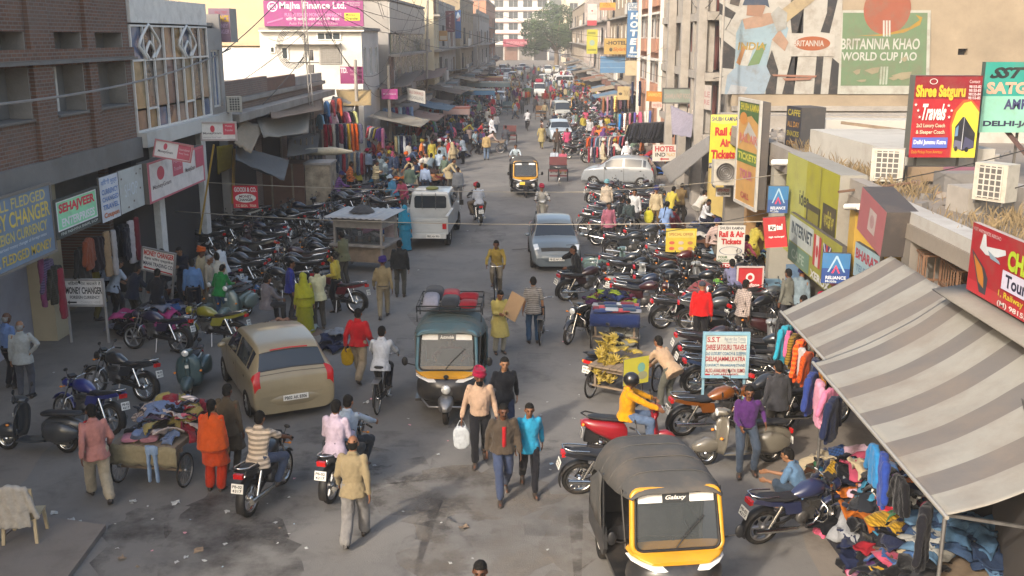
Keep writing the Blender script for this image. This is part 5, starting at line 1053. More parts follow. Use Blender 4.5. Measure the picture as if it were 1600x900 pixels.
def motorcycle_parts(wk='alloy',style=0):
 P=[];yf,yr,zw=.64,-.62,.30
 P+=wheel_parts(yf,zw,.30,.075,wk,"front_wheel")+wheel_parts(yr,zw,.305,.09,wk,"rear_wheel")
 m=MB()
 for s_ in (-1,1):m.tube([(.075*s_,.42,.93),(.075*s_,.64,.30)],[.018,.022],8)
 m.box((0,.43,.90),(.2,.05,.05));m.box((0,.47,.78),(.19,.05,.04));P.append(("fork",None,m,chrome))
 P.append(("front_mudguard",None,guard(yf,zw,.325,.055,28,165),'C'))
 P.append(("rear_mudguard",None,guard(yr,zw,.335,.07,70,200),black_plastic))
 m=MB();rings=[]
 for y,w,z0_,z1_ in ((.36,.05,.80,.88),(.32,.10,.74,.95),(.18,.135,.72,.985),(.02,.13,.72,.95),(-.12,.085,.73,.86),(-.17,.05,.75,.82)):
  rings.append([(w*math.copysign(abs(math.cos(a*math.pi/8))**.7,math.cos(a*math.pi/8)),y,(z0_+z1_)/2+(z1_-z0_)/2*math.sin(a*math.pi/8)) for a in range(16)])
 m.loft(rings);P.append(("fuel_tank",None,m,'C'))
 m=MB();rings=[]
 for y,w,z0_,z1_ in ((-.10,.07,.745,.79),(-.16,.115,.735,.805),(-.35,.125,.735,.80),(-.46,.12,.75,.84),(-.70,.11,.78,.87),(-.80,.07,.81,.86)):
  rings.append([(w*math.copysign(abs(math.cos(a*math.pi/8))**.6,math.cos(a*math.pi/8)),y,(z0_+z1_)/2+(z1_-z0_)/2*math.sin(a*math.pi/8)) for a in range(16)])
 m.loft(rings);P.append(("seat",None,m,vinyl))
 for s_ in (-1,1):
  m=MB();m.prism([(-.02,.50),(-.08,.70),(-.38,.72),(-.30,.52)],.02,Matrix(((0,0,1,.10*s_-.01),(1,0,0,0),(0,1,0,0),(0,0,0,1))));P.append(("side_panel",None,m,'C'))
  m=MB();m.prism([(-.38,.74),(-.30,.66),(-.62,.72),(-.92,.82),(-.86,.87),(-.60,.79)],.02,Matrix(((0,0,1,.105*s_-.01),(1,0,0,0),(0,1,0,0),(0,0,0,1))));P.append(("tail_panel",None,m,'C'))
  m=MB();m.tube([(.13*s_,-.42,.70),(.13*s_,-.60,.34)],.028,8);P.append(("shock_absorber",None,m,chrome))
  m=MB();m.tube([(.16*s_,.36,1.0),(.22*s_,.35,1.14)],.006,5);m.ell((.24*s_,.34,1.17),(.055,.012,.035),10,6);P.append(("mirror",None,m,black_plastic))
  m=MB();m.tube([(.09*s_,.52,.80),(.17*s_,.52,.80)],.008,5);m.ell((.18*s_,.53,.80),(.03,.03,.02),8,6);P.append(("indicator",None,m,amber_lens))
 m=MB();m.tube([(.115,-.50,.86),(.12,-.80,.90),(.06,-.93,.93),(-.06,-.93,.93),(-.12,-.80,.90),(-.115,-.50,.86)],.012,8);P.append(("grab_rail",None,m,chrome))
 m=MB();m.box((0,-.92,.80),(.15,.06,.075));P.append(("tail_lamp",None,m,red_lens))
 m=MB();m.box((0,-.985,.62),(.20,.008,.15),M=rotm(-14,0,0));P.append(("number_plate",None,m,plate_white))
 for i,tx in enumerate(("PB-02","4%d17"%(style+2))):
  me=fit_text(tx,-.08,.08,.01-.065*i,.055-.065*i,0,ink,.02);P.append(("plate_lettering","number_plate",(me,T(0,-.993,.62)@rotm(76,0,0)),ink))
 m=MB();m.tube([(.34,.30,1.0),(.22,.36,1.02),(.10,.42,.96),(-.10,.42,.96),(-.22,.36,1.02),(-.34,.30,1.0)],.012,8);P.append(("handlebar",None,m,chrome))
 for s_ in (-1,1):
  m=MB();m.tube([(.24*s_,.35,1.017),(.36*s_,.29,.997)],.018,8);P.append(("grip",None,m,rubber))
 m=MB();rings=[]
 for y,w,h_ in ((.42,.06,.06),(.48,.10,.10),(.56,.105,.11),(.62,.085,.09)):
  rings.append([(w*math.cos(a*math.pi/8),y,.86+h_*math.sin(a*math.pi/8)) for a in range(16)])
 m.loft(rings);P.append(("headlight_cowl",None,m,'C' if style!=1 else black_plastic))
 m=MB();m.ell((0,.622,.86),(.078,.03,.082),14,8);P.append(("headlight",None,m,lamp_glass))
 m=MB();m.box((0,.44,1.0),(.16,.09,.05),M=rotm(25,0,0));P.append(("instrument_cluster",None,m,black_plastic))
 m=MB();m.box((0,.08,.47),(.20,.26,.22))
 for k in range(6):m.box((0,.20+k*.004,.52+k*.028),(.17,.20,.012))
 m.lathe([(0,-.13),(.10,-.13),(.11,-.11),(.11,.11),(.10,.13),(0,.13)],14,T(0,.0,.42)@AX);P.append(("engine",None,m,engine_m))
 m=MB();m.tube([(.07,.22,.55),(.10,.32,.42),(.12,.20,.29),(.13,-.1,.27)],.018,8);m.tube([(.14,-.08,.27),(.15,-.3,.29),(.16,-.85,.35)],[.025,.042,.045],10);P.append(("exhaust",None,m,chrome))
 m=MB()
 for s_ in (-1,1):
  m.bar((.05*s_,.36,.82),(.05*s_,.16,.40),.035);m.bar((.06*s_,-.05,.72),(.06*s_,-.62,.76),.03);m.bar((.06*s_,-.10,.45),(.10*s_,-.62,.30),.035);m.bar((.06*s_,-.38,.72),(.06*s_,-.14,.40),.03)
  m.bar((.10*s_,.02,.33),(.24*s_,.0,.33),.03)
 P.append(("chassis",None,m,black_plastic))
 m=MB();m.tube([(.05,.30,.66),(.24,.32,.60),(.27,.33,.45),(.20,.32,.33),(.05,.26,.30)],.012,8);m.tube([(-.05,.30,.66),(-.24,.32,.60),(-.27,.33,.45),(-.20,.32,.33),(-.05,.26,.30)],.012,8);P.append(("crash_guard",None,m,chrome))
 m=MB();m.bar((-.09,-.06,.36),(-.22,-.12,.01),.022);P.append(("side_stand",None,m,steel))
 m=MB();m.prism([(.02,.36),(.02,.44),(-.62,.35),(-.68,.27)],.03,Matrix(((0,0,1,-.13),(1,0,0,0),(0,1,0,0),(0,0,0,1))));P.append(("chain_cover",None,m,black_plastic))
 return P
def ring(y,w,z0_,z1_,n=16,pw=.65,x0=0.0):
 return [(x0+w*math.copysign(abs(math.cos(a*2*math.pi/n))**pw,math.cos(a*2*math.pi/n)),y,(z0_+z1_)/2+(z1_-z0_)/2*math.copysign(abs(math.sin(a*2*math.pi/n))**.8,math.sin(a*2*math.pi/n))) for a in range(n)]
def scooter_parts(style=0):
 P=[];yf,yr=.60,-.60;zw=.235
 P+=wheel_parts(yf,zw,.235,.09,'disc',"front_wheel")+wheel_parts(yr,zw,.235,.095,'disc',"rear_wheel")
 m=MB();m.loft([ring(.78,.02,.34,.38),ring(.72,.075,.33,.46),ring(.60,.085,.34,.52),ring(.46,.08,.36,.50),ring(.40,.03,.40,.46)]);P.append(("front_mudguard",None,m,'C'))
 m=MB();g=[]
 for i in range(9):
  t=i/8;z=.28+.62*t;y=.36+.12*(1-t)*.3-.06*t+(.05 if t>.8 else 0);w=(.12,.17,.20,.21,.21,.20,.185,.16,.12)[i]
  g.append([(w*k/4,y+.10*(1-(k/4)**2),z) for k in range(-4,5)])
 m.sheet(g,thick=.03);P.append(("leg_shield",None,m,'C'))
 m=MB();m.loft([ring(.36,.15,.26,.31),ring(.10,.16,.25,.30),ring(-.16,.15,.26,.32)]);P.append(("floorboard",None,m,black_plastic))
 m=MB();m.loft([ring(-.12,.12,.28,.60),ring(-.20,.17,.30,.70),ring(-.45,.19,.38,.74),ring(-.70,.165,.50,.76),ring(-.88,.10,.62,.76),ring(-.93,.05,.66,.74)]);P.append(("body_cowl",None,m,'C'))
 m=MB();m.loft([ring(-.08,.08,.70,.75),ring(-.16,.135,.70,.78),ring(-.45,.14,.735,.805),ring(-.72,.12,.755,.835),ring(-.82,.07,.77,.82)]);P.append(("seat",None,m,vinyl))
 m=MB();m.tube([(.13,-.62,.79),(.14,-.86,.85),(0,-.95,.87),(-.14,-.86,.85),(-.13,-.62,.79)],.014,8);P.append(("grab_rail",None,m,black_plastic))
 m=MB();m.loft([ring(.28,.06,.90,1.0),ring(.34,.15,.89,1.02),ring(.42,.17,.89,1.0),ring(.50,.11,.90,.97),ring(.53,.05,.91,.95)]);P.append(("handlebar_cowl",None,m,'C'))
 m=MB();m.ell((0,.51,.935),(.095,.03,.035),12,6);P.append(("headlight",None,m,lamp_glass))
 for s_ in (-1,1):
  m=MB();m.tube([(.15*s_,.36,.97),(.34*s_,.30,.98)],.018,8);P.append(("grip",None,m,rubber))
  m=MB();m.tube([(.16*s_,.36,.99),(.24*s_,.34,1.14)],.007,5);m.ell((.26*s_,.335,1.17),(.06,.012,.038),10,6);P.append(("mirror",None,m,black_plastic))
  m=MB();m.ell((.10*s_,-.915,.68),(.035,.03,.03),8,6);P.append(("indicator",None,m,amber_lens))
 m=MB();m.box((0,-.935,.68),(.16,.03,.07));P.append(("tail_lamp",None,m,red_lens))
 m=MB();m.prism([(-.62,.30),(-.62,.5),(-.86,.58),(-.90,.34)],.10,Matrix(((0,0,1,-.05),(1,0,0,0),(0,1,0,0),(0,0,0,1))));P.append(("rear_mudguard",None,m,black_plastic))
 m=MB();m.box((0,-.935,.50),(.2,.008,.15),M=rotm(-10,0,0));P.append(("number_plate",None,m,plate_white))
 for i,tx in enumerate(("PB-02","AW-46%d3"%style)):
  me=fit_text(tx,-.08,.08,.01-.065*i,.055-.065*i,0,ink,.02);P.append(("plate_lettering","number_plate",(me,T(0,-.943,.50)@rotm(80,0,0)),ink))
 m=MB();m.tube([(.10,-.2,.22),(.15,-.45,.24),(.16,-.85,.30)],[.02,.045,.045],10);P.append(("exhaust",None,m,black_plastic))
 m=MB();m.box((-.08,-.42,.26),(.12,.46,.14));P.append(("engine",None,m,engine_m))
 m=MB();m.bar((-.05,-.1,.25),(-.2,-.14,.01),.022);P.append(("side_stand",None,m,steel));return P
def vintage_scooter_parts():
 P=[];yf,yr=.62,-.55;zw=.22
 P+=wheel_parts(yf,zw,.22,.09,'disc',"front_wheel")+wheel_parts(yr,zw,.22,.09,'disc',"rear_wheel")
 m=MB();m.loft([ring(.88,.03,.30,.36),ring(.80,.10,.25,.44),ring(.62,.12,.24,.52),ring(.46,.105,.26,.48),ring(.38,.05,.32,.42)]);P.append(("front_mudguard",None,m,'C'))
 m=MB();g=[]
 for i in range(9):
  t=i/8;z=.24+.66*t;w=(.20,.25,.27,.275,.27,.265,.25,.21,.13)[i];y=.36-.10*t
  g.append([(w*k/5,y+.09*(1-(k/5)**2),z) for k in range(-5,6)])
 m.sheet(g,thick=.02);P.append(("leg_shield",None,m,'C'))
 m=MB();m.loft([ring(.44,.03,.44,.80),ring(.40,.055,.40,.86),ring(.34,.05,.40,.88)]);P.append(("horn_cover",None,m,'C'))
 m=MB();m.loft([ring(.34,.19,.20,.25),ring(.0,.20,.20,.25),ring(-.20,.17,.22,.28)]);P.append(("floorboard",None,m,'C'))
 m=MB();m.loft([ring(-.12,.09,.26,.58),ring(-.25,.12,.34,.68),ring(-.6,.13,.40,.69),ring(-.86,.08,.40,.62),ring(-.92,.04,.44,.56)]);P.append(("body_shell",None,m,'C'))
 for s_ in (-1,1):
  m=MB();m.loft([ring(-.18,.03,.36,.46,x0=.15*s_),ring(-.28,.085,.27,.60,x0=.18*s_),ring(-.50,.115,.24,.64,x0=.19*s_),ring(-.72,.09,.28,.58,x0=.18*s_),ring(-.86,.03,.36,.48,x0=.15*s_)]);P.append(("side_cowl",None,m,'C'))
  m=MB();m.tube([(.10*s_,.28,1.0),(.34*s_,.22,1.0)],.02,8);P.append(("grip",None,m,rubber))
  m=MB();m.ell((.27*s_,.42,.56),(.03,.035,.025),8,6);P.append(("indicator",None,m,amber_lens))
  m=MB();m.tube([(.20*s_,.26,1.0),(.28*s_,.25,1.16)],.006,5);m.ell((.29*s_,.245,1.19),(.05,.012,.05),10,6);P.append(("mirror",None,m,black_plastic))
 m=MB();m.loft([ring(-.10,.07,.70,.76),ring(-.18,.13,.69,.79),ring(-.5,.135,.71,.80),ring(-.80,.12,.72,.80),ring(-.87,.06,.73,.78)]);P.append(("seat",None,m,vinyl))
 m=MB();m.loft([ring(.18,.06,.93,1.0),ring(.28,.15,.92,1.03),ring(.37,.11,.91,1.04),ring(.43,.085,.90,1.04)]);P.append(("handlebar_cowl",None,m,'C'))
 m=MB();m.ell((0,.435,.965),(.075,.03,.07),14,8);P.append(("headlight",None,m,lamp_glass))
 m=MB();m.box((0,-.935,.58),(.10,.04,.08));P.append(("tail_lamp",None,m,red_lens))
 m=MB();m.box((0,-.94,.42),(.19,.008,.13));P.append(("number_plate",None,m,plate_white))
 m=MB();m.box((0,.452,.68),(.075,.008,.07));P.append(("horn_badge",None,m,plate_white))
 m=MB();m.box((.0,-.5,.25),(.2,.3,.14));P.append(("engine",None,m,engine_m));return P
def bicycle_parts():
 P=[];yf,yr,z=.56,-.50,.33
 for y,nm in ((yf,"front_wheel"),(yr,"rear_wheel")):
  t=MB();t.lathe([(.315+.018*math.cos(a*math.pi/4),.018*math.sin(a*math.pi/4)) for a in range(8)],28,T(0,y,z)@AX,closed=True);h=MB()
  h.lathe([(.298,-.012),(.285,-.01),(.285,.01),(.298,.012)],28,T(0,y,z)@AX);h.lathe([(0,-.05),(.02,-.05),(.02,.05),(0,.05)],8,T(0,y,z)@AX)
  for k in range(14):
   a=k*math.pi/7;d_=Vector((0,math.cos(a),math.sin(a)));h.tube([Vector((.02 if k%2 else -.02,y,z))+d_*.02,Vector((0,y,z))+d_*.29],.0028,4,caps=False)
  P+=[(nm,None,h,chrome),("tyre",nm,t,rubber),("mudguard",None,guard(y,z,.345,.03,50,190) if nm[0]=='r' else guard(y,z,.345,.03,45,165),black_plastic)]
 m=MB();bb=(0,-.06,.29)
 for a,b in (((0,.42,.86),(0,-.18,.84)),((0,.44,.78),bb),((0,-.19,.88),bb)):m.tube([a,b],.016,8)
 for s_ in (-1,1):m.tube([(.01*s_,-.18,.82),(.05*s_,yr,z)],.010,6);m.tube([(.02*s_,-.06,.29),(.05*s_,yr,z)],.010,6);m.tube([(.05*s_,.45,.74),(.05*s_,yf,z)],.011,6)
 m.tube([(0,.41,.95),(0,.45,.72)],.018,8);P.append(("frame",None,m,black_plastic))
 m=MB();m.tube([(.27,.30,1.0),(.24,.44,1.0),(.05,.44,.97),(-.05,.44,.97),(-.24,.44,1.0),(-.27,.30,1.0)],.011,8);P.append(("handlebar",None,m,chrome))
 m=MB();m.loft([ring(-.05,.025,.91,.94),ring(-.18,.07,.90,.95),ring(-.30,.10,.89,.95),ring(-.34,.07,.90,.94)]);m.tube([(0,-.19,.86),(0,-.2,.92)],.012,6);P.append(("saddle",None,m,vinyl))
 m=MB();m.box((0,-.52,.71),(.15,.38,.015));m.bar((.06,-.66,.71),(.06,-.5,.34),.01);m.bar((-.06,-.66,.71),(-.06,-.5,.34),.01);P.append(("carrier",None,m,steel))
 m=MB();m.lathe([(.085,-.006),(.095,-.006),(.095,.006),(.085,.006)],20,T(.06,-.06,.29)@AX,closed=True);m.bar((.07,-.06,.29),(.09,.06,.2),.015);m.bar((-.07,-.06,.29),(-.09,-.18,.38),.015);m.box((.13,.06,.2),(.08,.07,.02));m.box((-.13,-.18,.38),(.08,.07,.02));P.append(("pedals",None,m,steel))
 m=MB();m.prism([(.05,.24),(.05,.36),(-.5,.37),(-.56,.33),(-.5,.29)],.02,Matrix(((0,0,1,.055),(1,0,0,0),(0,1,0,0),(0,0,0,1))));P.append(("chain_cover",None,m,black_plastic));return P
PROTO={}
def make_proto(kind):
 if kind in PROTO:return PROTO[kind]
 P={'moto0':lambda:motorcycle_parts('alloy',0),'moto1':lambda:motorcycle_parts('spoke',1),'moto2':lambda:motorcycle_parts('spoke',2),'scoot':lambda:scooter_parts(1),'vespa':vintage_scooter_parts,'cycle':bicycle_parts}[kind]()
 parts=[];allm=MB();mats_=[];
 for nm,par,mb,mt in P:
  col=mt=='C';mt=paint_o if col else mt
  if isinstance(mb,tuple):me,Mx=mb;me.transform(Mx)
  else:
   me=mb.mesh(nm,mt)
   if nm not in ("plate_lettering","pedals","indicator","chain_cover","side_stand"):
    if mt not in mats_:mats_.append(mt)
    allm.join(mb,mi=mats_.index(mt))
  parts.append((nm,par,me,col))
 PROTO[kind]=(parts,allm.mesh({'scoot':'scooter','vespa':'scooter','cycle':'bicycle'}.get(kind,'motorcycle'),mats_));return PROTO[kind]
def two_wheeler(kind,loc,rz,col,label,group=None,lean=0.0,far=False,scale=1.0,steer=0):
 nm={'scoot':'scooter','vespa':'scooter','cycle':'bicycle'}.get(kind,'motorcycle');parts,whole=make_proto(kind)
 M=T(loc[0],loc[1],0)@Matrix.Rotation(R(rz),4,'Z')@Matrix.Rotation(R(lean),4,'Y')@Matrix.Scale(scale,4)
 if far:
  o=bpy.data.objects.new(nm,whole);C.objects.link(o);o.matrix_world=M;o.color=lin(col);return tag(o,label,nm,group)
 r_=empty(nm,label=label,cat=nm,group=group);r_.matrix_world=M;by={}
 for pn,par,me,c in parts:
  o=bpy.data.objects.new(pn,me);C.objects.link(o);o.parent=by[par] if par else r_;by[pn]=o;o.color=lin(col)
 return r_
# ------------------------------------------------------------------ cars
def crom(a,b,c,d_,t):return .5*((2*b)+(-a+c)*t+(2*a-5*b+4*c-d_)*t*t+(-a+3*b-3*c+d_)*t**3)
class CarSurf:
 """smooth body surface: stations (y, ztop, zbelt, half width, half width of roof) from rear to front"""
 def __init__(s,st,zb=.2):s.st=st;s.zb=zb
 def attr(s,t):
  n=len(s.st);i=min(max(int(t),0),n-2);f=t-i;g=lambda k:s.st[min(max(k,0),n-1)]
  return [b+(c-b)*f if j==0 else .6*crom(a,b,c,d_,f)+.4*(b+(c-b)*f) for j,(a,b,c,d_) in enumerate(zip(g(i-1),g(i),g(i+1),g(i+2)))]
 def pt(s,t,v,sd=1):
  y,zt,zb_,w,wt=s.attr(t);lo=s.zb
  P=[(0,lo),(w*.80,lo),(w*.965,lo+.09),(w,lo+(zb_-lo)*.55),(w*.975,zb_),(wt+(w-wt)*.10,zb_+(zt-zb_)*.86),(wt*.86,zt-(zt-zb_)*.015),(0,zt+.02)]
  i=min(int(v),6);f=v-i;g=lambda k:P[min(max(k,0),7)] if k>=0 else (-P[1][0],P[1][1])
  a,b,c=g(i-1),g(i),g(i+1);d_=g(i+2) if i+2<=7 else (-P[6][0],P[6][1])
  k=.75 if i in (2,3,5,6) else .35
  x,z=(k*crom(a[j],b[j],c[j],d_[j],f)+(1-k)*(b[j]+(c[j]-b[j])*f) for j in (0,1))
  return Vector((x*sd,y,z))
 def shell(s,m,nt=56,nv=28):
  n=len(s.st)-1;rings=[]
  for i in range(nt+1):
   t=n*i/nt;rings.append([s.pt(t,7*j/nv,1) for j in range(nv+1)]+[s.pt(t,7*j/nv,-1) for j in range(nv-1,0,-1)])
  m.loft(rings)
 def patch(s,m,t0,t1,v0,v1,off=.006,sd=1,nt=8,nv=6,both=False,thick=.0):
  """v may run past 7 to wrap over the centre line"""
  def q(t,v):
   a=s.pt(t,v,sd) if v<=7 else s.pt(t,14-v,-sd)
   du=(s.pt(t+.02,min(v,14-v),1 if (v<=7)==(sd>0) else -1)-a);v2=v+.02
   b=s.pt(t,v2,sd) if v2<=7 else s.pt(t,14-v2,-sd);nn=du.cross(b-a)*(1 if sd>0 else -1)
   nn=nn.normalized() if nn.length>1e-9 else Vector((0,0,1));c=Vector((0,a.y,.7))
   if nn.dot(a-c)<0 and abs(nn.dot(a-c))>1e-4:nn=-nn
   return a+nn*off
  g=[[q(t0+(t1-t0)*i/nt,v0+(v1-v0)*j/nv) for j in range(nv+1)] for i in range(nt+1)]
  m.sheet(g);return m
def car_wheel(r_,x,y,R_=.29,w=.18,far=False):
 sd=1 if x>0 else -1;M=T(x,y,R_)@AX;t=MB()
 t.lathe([(R_*.62,-w/2),(R_*.92,-w/2),(R_,-w*.36),(R_,w*.36),(R_*.92,w/2),(R_*.62,w/2)],24,M,closed=True)
 h=MB();h.lathe([(0,sd*w*.30),(R_*.2,sd*w*.36),(R_*.58,sd*w*.28),(R_*.66,sd*w*.5)],24,M)
 for k in range(7):
  a=k*2*math.pi/7;h.bar((x+sd*w*.36,y+.05*math.cos(a),R_+.05*math.sin(a)),(x+sd*w*.36,y+R_*.6*math.cos(a),R_+R_*.6*math.sin(a)),.035,.02)
 wh=h.build("wheel",mat("hubcap_silver",(.42,.42,.41),.35,.7,dirt=.3),r_);t.build("tyre",rubber,wh)
 a=MB();a.lathe([(0,sd*(w/2+.001)-sd*.03),(R_*1.13,sd*(w/2)-sd*.03)],24,M);a.build("wheel_arch",black_plastic,r_)
HATCH=[(-1.86,.56,.50,.72,.64),(-1.845,.70,.60,.79,.70),(-1.80,.90,.86,.815,.715),(-1.73,1.02,.94,.825,.68),(-1.50,1.36,.985,.835,.59),(-1.28,1.475,.985,.84,.60),(-.45,1.525,.975,.845,.625),(.18,1.48,.96,.845,.61),(.42,1.40,.955,.845,.60),(1.02,1.005,.93,.84,.70),(1.45,.915,.87,.82,.70),(1.72,.80,.76,.77,.66),(1.84,.62,.58,.70,.60),(1.87,.50,.48,.66,.56)]
SEDAN=[(-2.05,.56,.50,.70,.60),(-2.03,.78,.66,.76,.66),(-1.98,.98,.88,.79,.70),(-1.50,1.03,.93,.80,.68),(-1.05,1.36,.95,.81,.57),(-.80,1.46,.95,.815,.57),(-.2,1.50,.94,.82,.585),(.40,1.44,.93,.82,.58),(.58,1.36,.925,.82,.58),(1.12,1.00,.90,.81,.68),(1.60,.90,.85,.80,.68),(1.92,.78,.73,.76,.64),(2.04,.60,.56,.70,.60),(2.07,.48,.46,.66,.56)]
VAN=[(-1.65,.60,.55,.68,.62),(-1.64,.9,.8,.71,.66),(-1.62,1.2,.95,.72,.66),(-1.55,1.72,.98,.725,.62),(-1.2,1.80,.98,.73,.62),(0,1.82,.98,.73,.62),(.75,1.80,.97,.73,.62),(.95,1.72,.96,.73,.61),(1.45,1.10,.93,.72,.66),(1.60,.92,.88,.71,.64),(1.68,.62,.58,.68,.62)]
def car(kind,loc,rz,col,label,plate="PB 02 AK 8306",group=None,far=False,plate_col=None):
 st={'hatch':HATCH,'sedan':SEDAN,'van':VAN}[kind];S=CarSurf(st);n=len(st)-1
 r_=empty("car" if kind!='van' else "van",(loc[0],loc[1],0),R(rz),label,"car" if kind!='van' else "van",group)
 m=MB();S.shell(m);m.build("body",paint_o,r_,col)
 hw=st[n//2][3];wb={'hatch':1.2,'sedan':1.25,'van':.95}[kind]
 for x in (-1,1):
  for y in (-wb,wb):car_wheel(r_,x*(hw-.085),y+(.06 if kind=='van' else 0),.28 if kind!='van' else .25)
 wsa,wsb={'hatch':(8.12,8.93),'sedan':(8.12,8.93),'van':(7.12,7.93)}[kind];rga,rgb_={'hatch':(3.12,3.95),'sedan':(3.12,3.95),'van':(2.1,2.9)}[kind]
 for nm,a,b in (("windscreen",wsa,wsb),("rear_window",rga,rgb_)):
  m=MB();S.patch(m,a,b,5.35,8.65,.006,1,6,12);m.build(nm,glass_dark,r_)
  m=MB();S.patch(m,a-.06,b+.06,5.22,8.78,.003,1,6,12);m.build("window_seal",black_plastic,r_)
 cuts={'hatch':((4.35,5.0),(5.08,6.15),(6.32,8.35)),'sedan':((4.45,5.85),(5.95,8.45)),'van':((3.2,4.1),(4.15,5.1),(5.2,7.1))}[kind]
 for sd in (1,-1):
  for a,b in cuts:m=MB();S.patch(m,a,b,4.12,4.92,.006,sd,8,4);m.build("side_window",glass_dark,r_)
  m=MB();m.ell((sd*(hw+.09),st[n-4][0]-.38 if kind!='van' else 1.15,1.0),(.09,.06,.06),12,8);m.build("wing_mirror",paint_o if not far else black_plastic,r_,col)
  if not far:
   for a,b in (cuts[-2:] if kind!='van' else ()):
    m=MB();S.patch(m,a,a+.10,3.55,3.68,.02,sd,2,2);m.build("door_handle",black_plastic,r_)
    m=MB();S.patch(m,b+.03,b+.055,2.2,4.0,.002,sd,1,8);m.build("door_gap",black_plastic,r_)
  m=MB()
  if kind=='hatch':S.patch(m,1.25,3.1,3.9,5.75,.012,sd,6,5)
  elif kind=='sedan':S.patch(m,1.0,2.0,4.0,5.6,.01,sd,6,4)
  else:S.patch(m,.6,1.6,3.2,4.2,.01,sd,6,4)
  m.build("tail_lamp",red_lens,r_)
  m=MB()
  S.patch(m,n-2.7,n-1.75,4.3,5.9,.01,sd,6,4) if kind!='van' else S.patch(m,n-1.2,n-.6,4.2,5.6,.01,sd,6,4)
  m.build("headlight",lamp_glass,r_)
 if kind!='van':
  m=MB();S.patch(m,n-1.95,n-1.3,6.1,7.9,.012,1,4,8);m.build("grille",black_plastic,r_)
  for y,nm in ((st[0][0]-.005,"rear_bumper"),(st[-1][0]+.005,"front_bumper")):
   sg=-1 if y<0 else 1;m=MB();g=[]
   for z,o_ in ((.26,-.05),(.34,.0),(.46,.03),(.55,.0),(.58,-.04)):g.append([(hw*.93*math.sin(k*math.pi/14),y+sg*(o_-.20*(1-math.cos(k*math.pi/14))**1.3),z) for k in range(-6,7)])
   m.sheet(g,thick=.02*sg);m.build(nm,paint_o,r_,col)
 yb_=st[0][0]-.045;pl_=MB();pl_.box((0,yb_,.50),(.50,.012,.11));p_=pl_.build("number_plate",plate_white,r_)
 me=fit_text(plate,-.22,.22,-.035,.035,0,ink,.02);o=bpy.data.objects.new("plate_lettering",me);C.objects.link(o);o.parent=p_;o.matrix_local=T(0,yb_-.009,.50)@rotm(90,0,0)
 yb_=st[-1][0]+.045;pl_=MB();pl_.box((0,yb_,.44),(.50,.012,.11));p_=pl_.build("number_plate",plate_white,r_)
 me=fit_text(plate,-.22,.22,-.035,.035,0,ink,.02);o=bpy.data.objects.new("plate_lettering",me);C.objects.link(o);o.parent=p_;o.matrix_local=T(0,yb_+.009,.44)@rotm(90,0,180)
 if kind=='hatch':
  m=MB();S.patch(m,4.02,4.12,6.3,7.7,.02,1,2,6);m.build("brake_lamp",red_lens,r_)
  m=MB();S.patch(m,2.62,2.7,5.5,8.5,.004,1,2,10);m.build("tailgate_gap",black_plastic,r_)
 return r_
